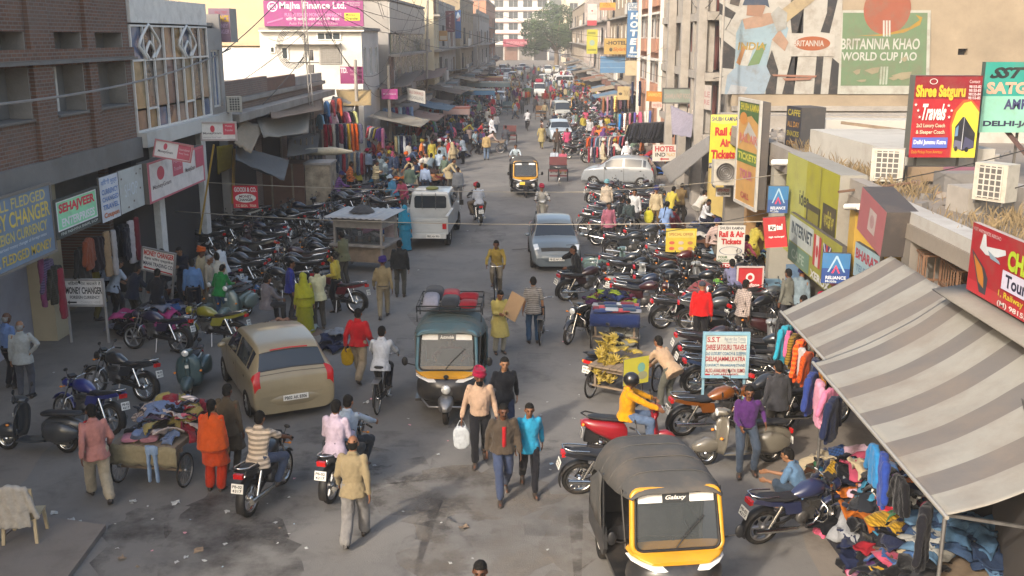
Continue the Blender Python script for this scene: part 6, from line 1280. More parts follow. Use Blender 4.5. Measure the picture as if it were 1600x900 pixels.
def pickup(loc,rz,label):
 r_=empty("pickup_truck",(loc[0],loc[1],0),R(rz),label,"pickup truck");wh='c6c8c6'
 def ring2(y,w,z0_,z1_,wt):return [(-w,y,z0_),(-w,y,z0_+.35),(-w*.99,y,min(1.08,z1_)),(-wt,y,z1_-.04),(-wt+.06,y,z1_),(wt-.06,y,z1_),(wt,y,z1_-.04),(w*.99,y,min(1.08,z1_)),(w,y,z0_+.35),(w,y,z0_)]
 m=MB();m.loft([ring2(-.62,.80,.5,1.72,.66),ring2(-.58,.81,.48,1.80,.68),ring2(.2,.82,.48,1.83,.69),ring2(.95,.82,.48,1.80,.68),ring2(1.45,.82,.48,1.14,.74),ring2(2.2,.80,.48,1.06,.70),ring2(2.4,.74,.5,.92,.64)],smooth=False);m.build("cab",paint_o,r_,wh)
 for sd in (-1,1):
  m=MB();m.box((sd*.83,-1.53,.86),(.06,1.78,.62));m.build("bed_side",paint_o,r_,wh)
  m=MB();m.box((sd*.83,-1.53,1.19),(.10,1.80,.05));m.build("bed_rail",paint_o,r_,wh)
  m=MB();m.prism([(-.45,1.14),(-.45,1.66),(.12,1.68),(.12,1.14)],.012,Matrix(((0,0,1,sd*.775-.006+.0),(1,0,0,0),(0,1,0,0),(0,0,0,1)))@Matrix.Rotation(R(0),4,'X'));m.build("side_window",glass_dark,r_)
  m=MB();m.prism([(.2,1.14),(.2,1.68),(.85,1.66),(1.25,1.16)],.012,Matrix(((0,0,1,sd*.775-.006),(1,0,0,0),(0,1,0,0),(0,0,0,1))));m.build("side_window",glass_dark,r_)
  m=MB();m.box((sd*.74,-2.475,.86),(.14,.03,.22));m.build("tail_lamp",red_lens,r_)
  m=MB();m.box((sd*.98,1.15,1.15),(.16,.07,.2));m.build("wing_mirror",black_plastic,r_)
  for y in (-1.55,1.55):car_wheel(r_,sd*.74,y,.36,.22)
  m=MB();m.box((sd*.7,2.41,.78),(.22,.05,.18));m.build("headlight",lamp_glass,r_)
 m=MB();m.box((0,-2.43,.84),(1.6,.06,.58));m.build("tailgate",paint_o,r_,wh)
 m=MB();m.box((0,-2.465,1.05),(1.3,.02,.04));m.box((0,-2.465,.66),(1.3,.02,.04));m.build("tailgate_rib",paint_o,r_,wh)
 m=MB();m.box((0,-1.53,.55),(1.6,1.76,.06));m.build("bed_floor",steel,r_)
 m=MB();m.box((0,-2.5,.50),(1.6,.14,.16));m.build("rear_bumper",flat('b8b8b4'),r_)
 m=MB();m.box((.35,-2.575,.5),(.5,.01,.13));p_=m.build("number_plate",plate_white,r_)
 me=fit_text("PB02 AH 9931",-.22,.22,-.04,.04,0,ink,.02);o=bpy.data.objects.new("plate_lettering",me);C.objects.link(o);o.parent=p_;o.matrix_local=T(.35,-2.582,.5)@rotm(90,0,0)
 m=MB();m.prism([(-.56,1.20),(-.60,1.24),(-.60,1.58),(-.54,1.66),(.54,1.66),(.60,1.58),(.60,1.24),(.56,1.20)],.012,T(0,-.62,0)@rotm(90,0,0));m.build("rear_window",glass_dark,r_)
 m=MB()
 for x in (-.3,.2):m.tube([(x,-.665,1.15),(x,-.665,1.78)],.012,6)
 m.build("window_bar",chrome,r_)
 m=MB();m.box((0,1.2,1.45),(1.3,.012,.62),M=rotm(-36,0,0));m.build("windscreen",glass_dark,r_)
 m=MB();m.ell((0,.0,1.86),(.25,.3,.07));m.build("roof_bundle",cloth_o,r_,'8a8a50')
 m=MB();m.box((0,0,.42),(1.3,4.4,.16));m.build("chassis",black_plastic,r_);return r_
# ------------------------------------------------------------------ auto-rickshaws (front towards +Y)
canvas_grey=mat("hood_canvas",(.058,.056,.053),.85,var=.25,scale=2.2,bump=.5,bscale=7,dirt=.45)
canvas_teal=mat("hood_teal",(.06,.105,.115),.75,var=.3,scale=2.2,bump=.4,bscale=7,dirt=.6)
taxi_yellow=mat("taxi_yellow",(.52,.25,.012),.35,var=.12,scale=3,coat=.3,dirt=.25)
auto_black=mat("auto_black",(.02,.02,.021),.35,var=.2,scale=3,coat=.3,dirt=.3)
auto_teal=mat("auto_teal",(.05,.13,.17),.5,var=.25,scale=3,dirt=.4)
glass_clear=mat("windscreen_glass",(.055,.06,.065),.05,var=0,spec=.9,alpha=.5)
def rickshaw(loc,rz,label,hood=None,side=None,band=None,brand="Galaxy",rack=False,one_lamp=False,far=False,z=0,scale=1.0,frame=None):
 hood=hood or canvas_grey;side=side or auto_black;band=band or taxi_yellow
 r_=empty("auto_rickshaw",(loc[0],loc[1],z),R(rz),label,"auto rickshaw","three wheeled taxis");r_.scale=(scale,)*3
 def rr(y,w,z0_,z1_,pw=.55,n=20):return ring(y,w,z0_,z1_,n,pw)
 m=MB();m.loft([rr(.62,.60,.30,.87),rr(.82,.57,.33,.87),rr(.96,.47,.38,.85),rr(1.05,.32,.44,.81),rr(1.09,.13,.52,.72)]);m.build("nose_cowl",auto_black,r_)
 m=MB();m.loft([rr(.60,.612,.86,.97,.45),rr(.78,.585,.865,.96,.45),rr(.90,.50,.86,.93,.45),rr(.99,.36,.84,.885,.5)]);m.build("yellow_band",band,r_)
 m=MB();m.loft([rr(.62,.606,.838,.85,.55),rr(.82,.577,.84,.852,.55),rr(.96,.478,.83,.842,.55),rr(1.05,.33,.79,.80,.55)]);m.build("white_stripe",white_paint,r_)
 yz=lambda zz:.80-(zz-.95)*.30
 loop=[]
 for cx,cz,a0 in ((.44,1.56,0),(-.44,1.56,90),(-.46,1.02,180),(.46,1.02,270)):
  for k in range(5):
   a=R(a0+22.5*k);loop.append((cx+.10*math.cos(a),yz(cz+.09*math.sin(a)),cz+.09*math.sin(a)))
 m=MB();m.tube(loop,.036,8,closed=True);m.build("windscreen_frame",frame or band,r_)
 m=MB();m.tube([(p[0]*.93,p[1]+.02,1.29+(p[2]-1.29)*.92) for p in loop],.018,6,closed=True);m.build("windscreen_seal",black_plastic,r_)
 m=MB();m.add([(p[0]*.95,p[1],1.29+(p[2]-1.29)*.95) for p in loop],[tuple(range(len(loop)))]);m.build("windscreen",glass_clear,r_)
 for x0_,x1_,mt in ((-.47,-.17,white_paint),(-.17,.17,auto_black),(.17,.47,white_paint)):
  m=MB();m.add([(x1_,yz(1.50)+.012,1.50),(x0_,yz(1.50)+.012,1.50),(x0_,yz(1.60)+.012,1.60),(x1_,yz(1.60)+.012,1.60)],[(0,1,2,3)]);m.build("sun_strip",mt,r_)
 if not far:
  me=fit_text(brand,-.13,.13,-.03,.035,0,white_paint,.02,.3);o=bpy.data.objects.new("lettering",me);C.objects.link(o);o.parent=r_;o.matrix_local=T(0,yz(1.55)+.018,1.55)@rotm(0,0,180)@rotm(90+16,0,0) if False else T(0,yz(1.55)+.018,1.55)@Matrix.Rotation(R(180),4,'Z')@Matrix.Rotation(R(74),4,'X')
  m=MB();m.tube([(.02,yz(.98)+.03,.98),(-.10,yz(1.1)+.03,1.12),(-.34,yz(1.34)+.03,1.34)],.009,6);m.build("wiper",black_plastic,r_)
 m=MB();g=[];prof=[(.70,1.66,.56,1.58),(.60,1.70,.60,1.56),(.30,1.76,.66,1.50),(-.10,1.78,.69,1.44),(-.50,1.78,.70,1.40),(-.90,1.74,.70,1.30),(-1.10,1.66,.69,1.15),(-1.22,1.45,.68,.95),(-1.28,1.10,.67,.80),(-1.30,.72,.66,.62)]
 for i,(y,zc,w,ze) in enumerate(prof):
  row=[]
  for k in range(-8,9):
   s_=k/8;x=w*math.copysign(abs(s_)**.9,s_);zz=zc-(zc-ze)*abs(s_)**4.5+.012*noise.noise(Vector((s_*4,y*4,1)))-.018*abs(math.sin(y*7))*(1-abs(s_))
   row.append((x,y,zz))
  g.append(row)
 m.sheet(g,thick=.012);m.build("hood",hood,r_)
 for y,zc,w,ze in prof[2:7]:
  m=MB();m.tube([(w*(k/8),y,zc+.004-(zc-ze)*abs(k/8)**4.5) for k in range(-8,9)],.007,5);m.build("hood_seam",hood,r_)
 for sd in (-1,1):
  m=MB();gg=[]
  for i in range(6):
   y=-.40-.17*i;w0=.70 if y>-1.1 else .68;top=1.42 if y>-.6 else 1.42-.45*((-.6-y)/.65)
   gg.append([(sd*(w0+.012*math.sin(i*2+j)),y,top+(.66-top)*j/4) for j in range(5)])
  m.sheet(gg,thick=.01*sd);m.build("side_curtain",hood,r_)
  m=MB();m.prism([(-1.30,.34),(-1.30,.70),(-.36,.70),(-.28,.42),(-.36,.30)],.05,Matrix(((0,0,1,sd*.65-.025),(1,0,0,0),(0,1,0,0),(0,0,0,1))));m.build("side_panel",side,r_)
  m=MB();m.tube([(sd*.60,.62,.9),(sd*.62,.40,1.58)],.018,6);m.build("pillar",auto_black,r_);m=MB();m.tube([(sd*.66,-.34,.4),(sd*.68,-.36,1.46)],.018,6);m.build("pillar",auto_black,r_)
  M=T(sd*.57,-.85,.23)@AX;t=MB();t.lathe([(.13,-.06),(.22,-.055),(.235,-.03),(.235,.03),(.22,.055),(.13,.06)],20,M,closed=True);h=MB();h.lathe([(0,sd*.05),(.06,sd*.06),(.135,sd*.03)],16,M);wv=h.build("wheel",white_paint,r_);t.build("tyre",rubber,wv)
  m=MB();m.tube([(sd*.60,.66,1.0),(sd*.76,.72,1.06)],.01,6);m.ell((sd*.80,.72,1.10),(.06,.025,.09),10,8);m.build("mirror",black_plastic,r_)
  if not one_lamp:
   m=MB();m.ell((sd*.36,.98,.58),(.085,.07,.085),14,8);m.build("headlight",lamp_glass,r_)
   m=MB();m.lathe([(.075,.012),(.105,.0),(.105,-.04),(.08,-.04)],18,T(sd*.37,1.02,.58)@Matrix.Rotation(R(-sd*30),4,'Z')@rotm(-90,0,0),closed=True);m.build("headlight_rim",chrome,r_)
 if one_lamp:
  m=MB();m.ell((0,1.09,.66),(.09,.05,.09),14,8);m.build("headlight",lamp_glass,r_);m=MB();m.ell((0,.99,.88),(.05,.04,.04),12,8);m.build("horn",black_plastic,r_)
 m=MB();m.box((0,-.32,.30),(1.26,1.9,.05));m.build("floor",auto_black,r_)
 m=MB();m.loft([rr(-.62,.56,.36,.58,.4),rr(-.85,.58,.36,.60,.4),rr(-1.05,.58,.36,.60,.4)]);m.build("passenger_seat",vinyl,r_)
 m=MB();m.box((0,-1.10,.85),(1.14,.10,.55),M=rotm(12,0,0));m.build("passenger_backrest",vinyl,r_)
 m=MB();m.loft([rr(.18,.36,.46,.60,.4),rr(-.12,.38,.46,.60,.4)]);m.box((0,-.2,.85),(.7,.06,.42));m.build("driver_seat",vinyl,r_)
 m=MB();m.tube([(.32,.52,1.0),(.12,.58,1.02),(-.12,.58,1.02),(-.32,.52,1.0)],.015,8);m.tube([(0,.58,1.02),(0,.66,.5)],.025,8);m.build("handlebar",black_plastic,r_)
 m=MB();m.box((0,-1.27,.5),(1.24,.04,.42));m.build("rear_panel",side,r_)
 m=MB();m.lathe([(0,.012),(.05,.012),(.055,0)],16,T(-.674,-.45,.56)@rotm(0,-90,0));m.build("fuel_badge",flat('6fc08a'),r_)
 M=T(0,1.12,.22)@AX;t=MB();t.lathe([(.12,-.05),(.20,-.05),(.22,-.025),(.22,.025),(.20,.05),(.12,.05)],20,M,closed=True);h=MB();h.lathe([(0,-.055),(.05,-.06),(.125,-.03),(.125,.03),(.05,.06),(0,.055)],14,M);wv=h.build("wheel",steel,r_);t.build("tyre",rubber,wv)
 m=MB();m.loft([rr(1.42,.04,.34,.40),rr(1.34,.12,.30,.50),rr(1.16,.15,.32,.56),rr(.98,.12,.36,.54)]);m.build("front_mudguard",black_plastic if not one_lamp else steel,r_)
 m=MB();m.tube([(-.46,.98,.44),(-.30,1.30,.40),(.30,1.30,.40),(.46,.98,.44)],.02,8);m.build("front_bumper",steel,r_)
 m=MB();m.box((.16 if not one_lamp else -.34,1.10 if not one_lamp else .93,.68 if not one_lamp else .62),(.24,.012,.14),M=rotm(10,0,0 if not one_lamp else 35));p_=m.build("number_plate",plate_yellow,r_)
 if not far:
  me=fit_text("PB02 Q",-.10,.10,.005,.05,0,ink,.02);o=bpy.data.objects.new("plate_lettering",me);C.objects.link(o);o.parent=p_
  o.matrix_local=(T(.16,1.109,.68)@rotm(0,0,180) if not one_lamp else T(-.345,.942,.62)@rotm(0,0,215))@rotm(88,0,0)
  m=MB();m.box((-.30,1.0,.735),(.16,.012,.06),M=rotm(10,0,22));m.build("sticker",white_paint,r_)
 if rack:
  m=MB()
  for y in (-1.0,-.45,.1):m.tube([(-.62,y,1.70),(-.62,y,1.92),(.62,y,1.92),(.62,y,1.70)],.014,6)
  for x in (-.62,-.2,.2,.62):m.tube([(x,-1.05,1.92),(x,.15,1.92)],.012,6)
  for zz in (2.02,):m.tube([(-.62,-1.05,zz),(-.62,.15,zz),(.62,.15,zz),(.62,-1.05,zz)],.012,6,closed=True)
  for x in (-.62,.62):
   for y in (-1.05,.15):m.tube([(x,y,1.9),(x,y,2.02)],.012,6)
  m.build("luggage_rack",black_plastic,r_)
  for k,(x,y,c,sx,sy) in enumerate(((-.36,-.2,'8a1c2a',.24,.22),(.0,-.25,'33363c',.24,.28),(.37,-.2,'92909a',.22,.22),(-.34,-.75,'8a1c2a',.27,.24),(.02,-.78,'a02434',.24,.22),(.36,-.75,'33363c',.26,.24))):
   b=MB();b.loft([ring(y-sy,sx*.6,1.95,2.02,x0=x),ring(y-sy*.8,sx*.72,1.93,2.04+.07*(k%3),x0=x),ring(y+sy*.8,sx*.72,1.93,2.06+.05*(k%2),x0=x),ring(y+sy,sx*.6,1.95,2.02,x0=x)]);b=b.build("roof_bag",cloth_o,None,c);b.location=(0,0,0)
   b.matrix_world=Matrix.Translation((loc[0],loc[1],0))@Matrix.Rotation(R(rz),4,'Z')@Matrix.Scale(scale,4)
   tag(b,"%s bundle strapped on the blue rickshaw roof rack, %s"%({'a':'red','9':'grey','8':'dark red','3':'black'}[c[0]],("front corner near driver side","front middle","front corner on passenger side","rear corner near driver side","rear middle","rear corner on passenger side")[k]),"luggage","bags on the rickshaw roof")
 return r_
# ------------------------------------------------------------------ vehicles in the street
ORD8='third fifth seventh second eighth ninth tenth first'.split()
rickshaw((1.78,12.86),188,"black and yellow auto rickshaw with grey canvas hood parked in front",scale=1.06)
rickshaw((-1.66,20.1),180,"blue auto rickshaw with yellow band and loaded roof rack",canvas_teal,auto_teal,brand="Automobile",rack=True,one_lamp=True,scale=1.05,frame=auto_teal)
rickshaw((-.35,49.3),184,"black and yellow auto rickshaw driving towards the camera beyond the dark grey sedan",far=True)
rickshaw((3.2,100),182,"far auto rickshaw beside the white van on the right half of the road",far=True)
car('hatch',(-5.5,20.75),27,'9c8e70',"champagne gold hatchback parked at an angle on the left","PB02 AK 8306")
car('sedan',(.75,34.4),182,'6a747a',"dark grey sedan driving towards the camera","PB 02 AF 7141")
car('hatch',(4.5,52.6),78,'8a8e92',"silver hatchback parked sideways in front of the right stalls","PB 10 BC 5512")
pickup((-3.75,38.4),-2,"white double cab pickup truck seen from behind")
car('hatch',(2.0,76),184,'a8b4bc',"pale blue grey hatchback with a bluish windscreen ahead of the silver one",far=True)
car('van',(2.6,94),186,'a7a9a4',"silver grey van parked facing the camera by the right stalls",far=True)
car('van',(.9,132),183,'d4d4d0',"white van with red bundles on its roof driving towards the camera",far=True)
car('hatch',(-5.2,165),100,'d4d4d0',"white hatchback parked sideways, nearest of the far white cars",far=True)
car('van',(-5.0,150),95,'c8d0d4',"pale van parked sideways behind the blue stall",far=True)
car('sedan',(-3.4,185),170,'d4d4d0',"white far sedan turning in the middle of the road",far=True)
car('van',(-2.4,205),175,'d0d0cc',"white far van with a light roof near the end of the street",far=True)
car('hatch',(-6.5,205),95,'c8ccd0',"pale car parked across the far left kerb",far=True)
car('van',(3.2,215),183,'d4d4d0',"white far minibus among the crowd under the tree",far=True)
car('hatch',(5.6,190),80,'c4c4c0',"pale hatchback parked under the yellow sign on the far right",far=True)
rv=random.Random(41)
rickshaw((-2.3,141),182,"hazy auto rickshaw on the left half of the far road",far=True);rickshaw((.6,160),3,"hazy auto rickshaw driving away near the far tree",far=True)
car('hatch',(-3.7,117),174,'c8ccd0',"pale hatchback parked by the tan roofed stall",far=True);car('van',(-3.9,131),172,'d0d0cc',"white van parked before the orange and blue stall",far=True)
for k,(x,y) in enumerate(((-6.6,176),(-4.6,194),(-1.2,222),(1.6,172),(-6.2,222),(5.2,226),(-2.2,240),(4.6,158))):
 car(('hatch','van','sedan')[k%3],(x,y),rv.choice((175,185,95,2)),rv.choice(('d4d4d0','c4c8cc','9aa0a4','d0d0cc')),"pale far vehicle in the hazy traffic, %s along the street"%ORD8[k],far=True)
b=MB();b.loft([ring(-.5,.25,1.86,1.98),ring(-.35,.5,1.85,2.25),ring(.1,.5,1.85,2.3),ring(.4,.3,1.85,2.1)]);o=b.build("roof_bundle",cloth_o,None,'9a2440');o.location=(.9,132,0);tag(o,"crimson bundle tied on the roof of the white van","luggage")
def tw(kind,p,rz,col,label,lean=8,far=False,**k):
 q=G(*p) if not isinstance(p,Vector) else p
 return two_wheeler(kind,(q.x,q.y),rz,col,label,lean=lean if kind!='vespa' else lean*.5,far=far,**k)
V2=lambda x,y:Vector((x,y,0))
# right side, near
tw('moto0',V2(4.03,14.34),-69,'2a3050',"blue and silver motorcycle parked beside the clothes under the awning")
tw('scoot',V2(1.85,17.35),-86,'9a1a24',"red and silver scooter ridden by the yellow jacketed man",0)
tw('moto1',V2(1.42,15.9),-80,'20242c',"dark motorcycle half hidden behind the parked rickshaw hood")
tw('moto0',(1112,676),-74,'7a4410',"black motorcycle with orange side flashes beside the purple shirted man")
tw('vespa',(1155,724),97,'6e685c',"dusty grey beige scooter carrying the leaning man in purple")
tw('moto1',(1128,612),-78,'24385a',"blue motorcycle just behind the blue framed travel board")
tw('moto0',(1120,592),-80,'16181c',"black motorcycle wedged behind the blue framed travel board, second from the front")
tw('moto2',(1112,570),-82,'2a2226',"black motorcycle with long seat behind the travel board, third from the front")
tw('moto1',(1068,512),-80,'14161a',"black motorcycle with bright rear rim left of the red jacket man")
tw('scoot',(948,594),-34,'101114',"black scooter standing on the road edge by the banana cart",3)
tw('moto0',(905,528),152,'22242a',"black motorcycle with white front wheel facing the camera on the road edge",-6)
tw('moto2',(913,466),-64,'2a1416',"red lamped motorcycle that the man in black sits on")
tw('vespa',(955,434),-98,'5e7470',"grey green old scooter next to the man in black")
tw('moto1',(1062,437),-84,'4a1216',"maroon chrome motorcycle in the row beside the clothes cart")
tw('moto0',(1050,420),-82,'8a8c90',"silver tanked motorcycle just behind the maroon one")
tw('moto2',(1036,455),-86,'1a1c20',"black motorcycle just in front of the maroon one")
tw('moto0',(1038,472),-84,'14161a',"black motorcycle squeezed against the blue clothes cart")
tw('moto1',(1010,392),-70,'2e3236',"motorcycle with pale tank in front of the pink shirted man")
tw('moto0',(985,404),-95,'22262a',"dark motorcycle lying behind the grey green scooter")
tw('moto2',(1140,500),100,'1a1a1e',"dark motorcycle partly behind the red jacket man, facing the road")
tw('moto1',(1180,655),-60,'26282c',"dark motorcycle between travel board and hanging children's clothes")
rb=random.Random(5)
BK=['14161a','1c1e22','22262a','101114','38181a','1c2438','484c4e','101114','2c2e32','14161a','8a8c8c','1c1e22']
KN=['moto0','moto1','moto2','moto0','moto1','scoot','moto2','vespa']
KG={'moto':'motorcycle','scoot':'scooter','vespa':'scooter'}
def cname(c):
 r_,g_,b_=(int(c[i:i+2],16) for i in (0,2,4));mx,mn=max(r_,g_,b_),min(r_,g_,b_)
 if mx-mn<22:return 'black' if mx<45 else 'dark grey' if mx<85 else 'grey' if mx<150 else 'pale grey' if mx<205 else 'white'
 if r_==mx:
  if g_>.8*r_:return 'yellow' if b_<.6*r_ else 'cream'
  if g_>.55*r_:return 'orange' if b_<.45*r_ and mx>150 else 'brown' if mx<160 else 'tan'
  return ('maroon' if mx<130 else 'red') if b_<.62*r_ else 'pink'
 if g_==mx:return 'green' if b_<.85*g_ else 'teal'
 return 'purple' if r_>1.15*g_ else ('navy' if mx<100 else 'blue' if g_<.82*b_ else 'pale blue')
ORD="first second third fourth fifth sixth seventh eighth ninth tenth eleventh twelfth".split()
def bike_row(xs,y0,y1,step,rz,place,jx=.35,jr=20,far=False,kinds=KN):
 y=y0;n=-1
 while y<y1:
  n+=1
  for xi,x in enumerate(xs):
   if rb.random()<.06:continue
   k=rb.choice(kinds);c=rb.choice(BK);nm=KG[k.rstrip('012')]
   tw(k,V2(x+rb.uniform(-jx,jx),y+rb.uniform(-.12,.12)),rz+rb.uniform(-jr,jr),c,"%s %s %s"%(cname(c),nm,place),rb.choice((8,8,-6)),far,group="%s %s %s"%(cname(c),nm,place)) if far else tw(k,V2(x+rb.uniform(-jx,jx),y+rb.uniform(-.12,.12)),rz+rb.uniform(-jr,jr),c,"%s %s, %s back in the %s file, %s"%(cname(c),nm,ORD[n],("road side","inner","wall side")[xi],place),rb.choice((8,8,-6)),group="two wheelers "+place)
  y+=step
bike_row((-7.0,-9.1),29.2,34.0,.78,82,"beside the money changer crowd")
bike_row((-7.4,-9.5,-11.2),34.4,41.0,.8,84,"before the red oval sign")
bike_row((3.3,5.2),41.5,47.5,.8,-88,"before the silver hatchback")
bike_row((3.0,),36.5,41,.85,-95,"by the cream tunic man",kinds=KN[:3])
bike_row((-6.3,-8.3),41.8,48,.9,80,"beyond the white pickup",.4,18)
bike_row((-5.6,-7.6,-9.4),66,92,1.5,85,"parked in the far left row before the blue stall",.5,20,True)
bike_row((-5.8,-7.8),94,145,2.4,85,"parked in the hazy far left row beyond the blue stall",.5,20,True)
bike_row((4.4,6.2),62,72,1.4,-85,"parked in front of the right garment rails",.5,20,True)
bike_row((3.0,),64,104,1.7,-85,"parked along the road edge before the hotel boards",.4,25,True)
bike_row((-4.3,),68,104,1.8,85,"parked along the left road edge before the blue stall",.4,25,True)
bike_row((4.6,6.4),80,140,1.8,-85,"parked in the hazy far right row under the hotel boards",.5,20,True)
bike_row((4.7,6.0),24.6,33.2,.98,-84,"by the yellow poster",.3,22)
bike_row((2.95,),27.2,31.6,.95,-80,"behind the blue clothes cart",.3,25)
bike_row((5.3,),18.9,23.4,.85,-78,"behind the travel board",.25,22)
# left side, near
tw('moto0',V2(-9.07,23.6),76,'26203c',"black and purple motorcycle with spoked alloy wheels beside the clothes heap")
tw('moto2',(330,540),82,'8a8420',"black and yellow motorcycle behind the champagne hatchback")
tw('moto1',(188,622),72,'1a1a1c',"black moped with a large spoked rear wheel on the left")
tw('moto0',V2(-8.6,18.5),65,'1a2470',"bright blue motorcycle parked on the left near the pink shirted man")
tw('vespa',V2(-7.22,20.8),186,'3a5458',"dark teal old scooter facing the camera beside the hatchback")
tw('vespa',(62,705),84,'3a3c3e',"dark grey old scooter at the lower left edge")
tw('moto1',(525,487),72,'5a101a',"red motorcycle with chrome rail next to the man on the phone")
tw('vespa',(372,500),165,'6a7a74',"pale green old scooter in front of the boy in green")
tw('vespa',(352,494),150,'5c6a68',"grey old scooter beside the pale green one")
tw('moto2',(440,470),80,'1c2026',"black motorcycle in front of the dense rows by the stall in purple")
tw('moto1',V2(-4.32,15.5),-12,'1a1a1e',"black motorcycle with red tail lamp ridden by the striped shirt man",0)
tw('moto0',V2(-3.1,16.0),-14,'22262a',"motorcycle with white rear plate carrying two riders",0)
tw('cycle',V2(-3.05,19.95),-4,'16181a',"black bicycle ridden away by the man in white shirt",0)
tw('cycle',(776,462),178,'16181a',"bicycle ridden towards the camera by the man in mustard shirt",0)
tw('cycle',(846,530),-4,'16181a',"bicycle pushed by the man in striped shirt and jeans",0)
tw('moto1',(746,348),12,'2a2a2c',"motorcycle carrying two riders away beside the white pickup",0)
tw('scoot',(846,348),184,'b0aca0',"cream scooter ridden towards the camera by the red turbaned man",0)
tw('cycle',V2(-.35,84),2,'16181a',"far bicycle ridden away up the middle of the street",0,True)
tw('moto0',V2(-.9,57.5),170,'1a1c20',"motorcycle ridden towards the camera just beyond the far auto rickshaw",0)
# ------------------------------------------------------------------ people near the camera
def ps(p,rz,pose,top,bot,label,**k):
 q=G(*p) if not isinstance(p,Vector) else p
 return person((q.x,q.y),rz,pose,top,bot,label,**k)
ps((556,848),-4,'walk2','8c7d60','7d7a78',"balding man in beige tunic and grey trousers walking away in front",topk='',botk='wide',hair='bald',scale=1.02)
ps((158,782),35,'walk','b07870','a89c86',"man in pink shirt and pale trousers holding papers beside the clothes cart",topk='',botk='wide')
ps((338,766),-5,'stand','c8481c','b03014',"woman in bright orange shawl and red trousers with a long braid",hair='long',shawl='c8521c',topk='kurta',botk='wide',scale=.95)
ps((362,742),-12,'stand','54493a','453e34',"person in olive brown tunic beside the woman in orange",topk='kurta',hair='short',scale=.98)
ps(V2(-4.36,15.22),-12,'ride','9a8c7c','3c4860',"man in brown and white striped polo riding a motorcycle away",topk='short',prt=0)
ps(V2(-3.08,16.0),-14,'ride','9aa8b8','2a3038',"front rider in pale blue shirt on the two person motorcycle",topk='')
ps(V2(-3.18,15.52),-14,'pillion','c2b0c0','20262e',"pillion rider in white shirt with purple print on the motorcycle",topk='')
ps((43,622),12,'hip','a8aaa6','50525a',"older man in pale knitted vest and grey trousers with hand on hip",hair='bald',hm=hair_g)
ps((20,606),-25,'stand','6c86b4','1e1e24',"man in blue shirt and dark trousers at the left edge",hair='bald',hm=hair_g,topk='tuck')
ps((562,596),-8,'walk','b01820','9c8c74',"young man in red jacket and khaki trousers walking with a yellow bag",topk='jacket',botk='wide')
ps(V2(-3.05,19.82),-4,'cycle','b8bcc4','1c1c22',"man in white shirt cycling away on a black bicycle",topk='')
ps((500,514),25,'hold','c0bc98','4a4640',"man in cream short sleeved shirt standing by the goods on the ground",topk='short')
ps((478,522),15,'stand','9a9a24','8a8a20',"woman in yellow green scarf and dress near the hatchback roof",topk='kurta',botk='skirt',hair='scarf',headcol='a0a028',scale=.95)
ps((600,497),4,'walk2','8c7c5c','8c8068',"man in khaki uniform shirt with purple turban walking away",hair='turban',headcol='38286c',topk='tuck',botk='')
ps((626,464),0,'stand','1e2022','4a4a44',"man in black jacket and grey trousers walking behind the pickup",topk='jacket')
ps((633,392),-20,'stand','2e8aa8','2e8aa8',"woman in turquoise scarf and dress at the pickup tailgate",topk='kurta',botk='skirt',hair='scarf',headcol='2e8aa8',scale=.97)
ps((612,408),-30,'stand','c0a8a0','8a8078',"man in pale pink shirt beside the kiosk and the woman in turquoise")
ps((527,487),75,'phone','b8a440','141418',"young man in yellow shirt talking on a phone by the red motorcycle",topk='tuck',shoe=True)
ps((540,446),60,'hold','6a6a50','4a4640',"man in olive shirt standing at the wooden kiosk")
ps((456,498),-70,'stand','2c3484','3a3a40',"man in deep blue shirt among the parked motorcycles",scale=.97)
ps((418,508),-40,'sit','7a7478','3a3a3c',"seated man in grey patterned shirt holding red goods near the hatchback")
ps((750,722),186,'bag','b0937c','1c1c20',"stout man in peach shirt with crimson turban carrying a white bag",hair='turban',headcol='8e1236',topk='belly tuck',face='b',scale=1.05)
ps((788,690),188,'walk','16181e','28324a',"man in dark navy sweater walking behind the crimson turbaned man",topk='',face='',scale=1.02)
ps((786,778),190,'walk2','4a4036','3c4660',"man in brown jacket with red tie and blue jeans walking",topk='jacket',face='m',tie='a81820')
ps((826,766),186,'walk','2a8cb0','1a1a20',"boy in bright blue sweater and black trousers",topk='',scale=.95)
ps((780,552),200,'hold','b8a860','b8b09c',"woman in pale yellow tunic carrying a cardboard sheet",hair='long',topk='kurta',scale=.95)
ps(G(776,463)+Vector((0,.13,0)),178,'cycle','96803c','7a7060',"man in mustard shirt cycling towards the camera",face='m')
ps((833,536),6,'stand','98928c','34506e',"man in striped grey shirt and blue jeans beside a bicycle",topk='short',prt=3)
ps(G(913,466)+Vector((-.2,.0,0)),105,'chin','14161a','1e2834',"man in black jacket sitting on a motorcycle with hand at his chin",topk='jacket')
ps(V2(1.72,17.34),-86,'scoot','d09010','5a6c88',"scooter rider in bright yellow jacket and black helmet",topk='jacket',hair='helmet',headcol='1a1a1c')
ps((1040,640),40,'bend','b09478','5a5a52',"man in beige shirt bending over the banana cart",topk='')
ps(G(1158,724)+Vector((0,-.26,0)),178,'perch','4c2860','3c4654',"man in purple shirt and jeans leaning on the grey scooter",topk='tuck',face='m')
ps((1093,545),-10,'stand','c01818','1e1c20',"man in bright red jacket seen from behind by the motorcycles",topk='jacket',hair='cap',headcol='3a3c46')
ps((1158,540),-50,'walk2','b4a49c','3a3430',"man in white checked shirt carrying cloth near the phone stall",topk='',prt=1)
ps((1143,492),0,'bend','6c6c88','4a5464',"man in mauve shirt leaning over the phone stall counter",topk='')
ps((1118,488),-60,'sit','5a8a3c','4a4a48',"seated boy in green shirt beside the red stall board",scale=.85)
ps((1228,520),30,'stand','6a6a62','3a3a40',"man in grey shirt standing by the yellow panels at the awning corner")
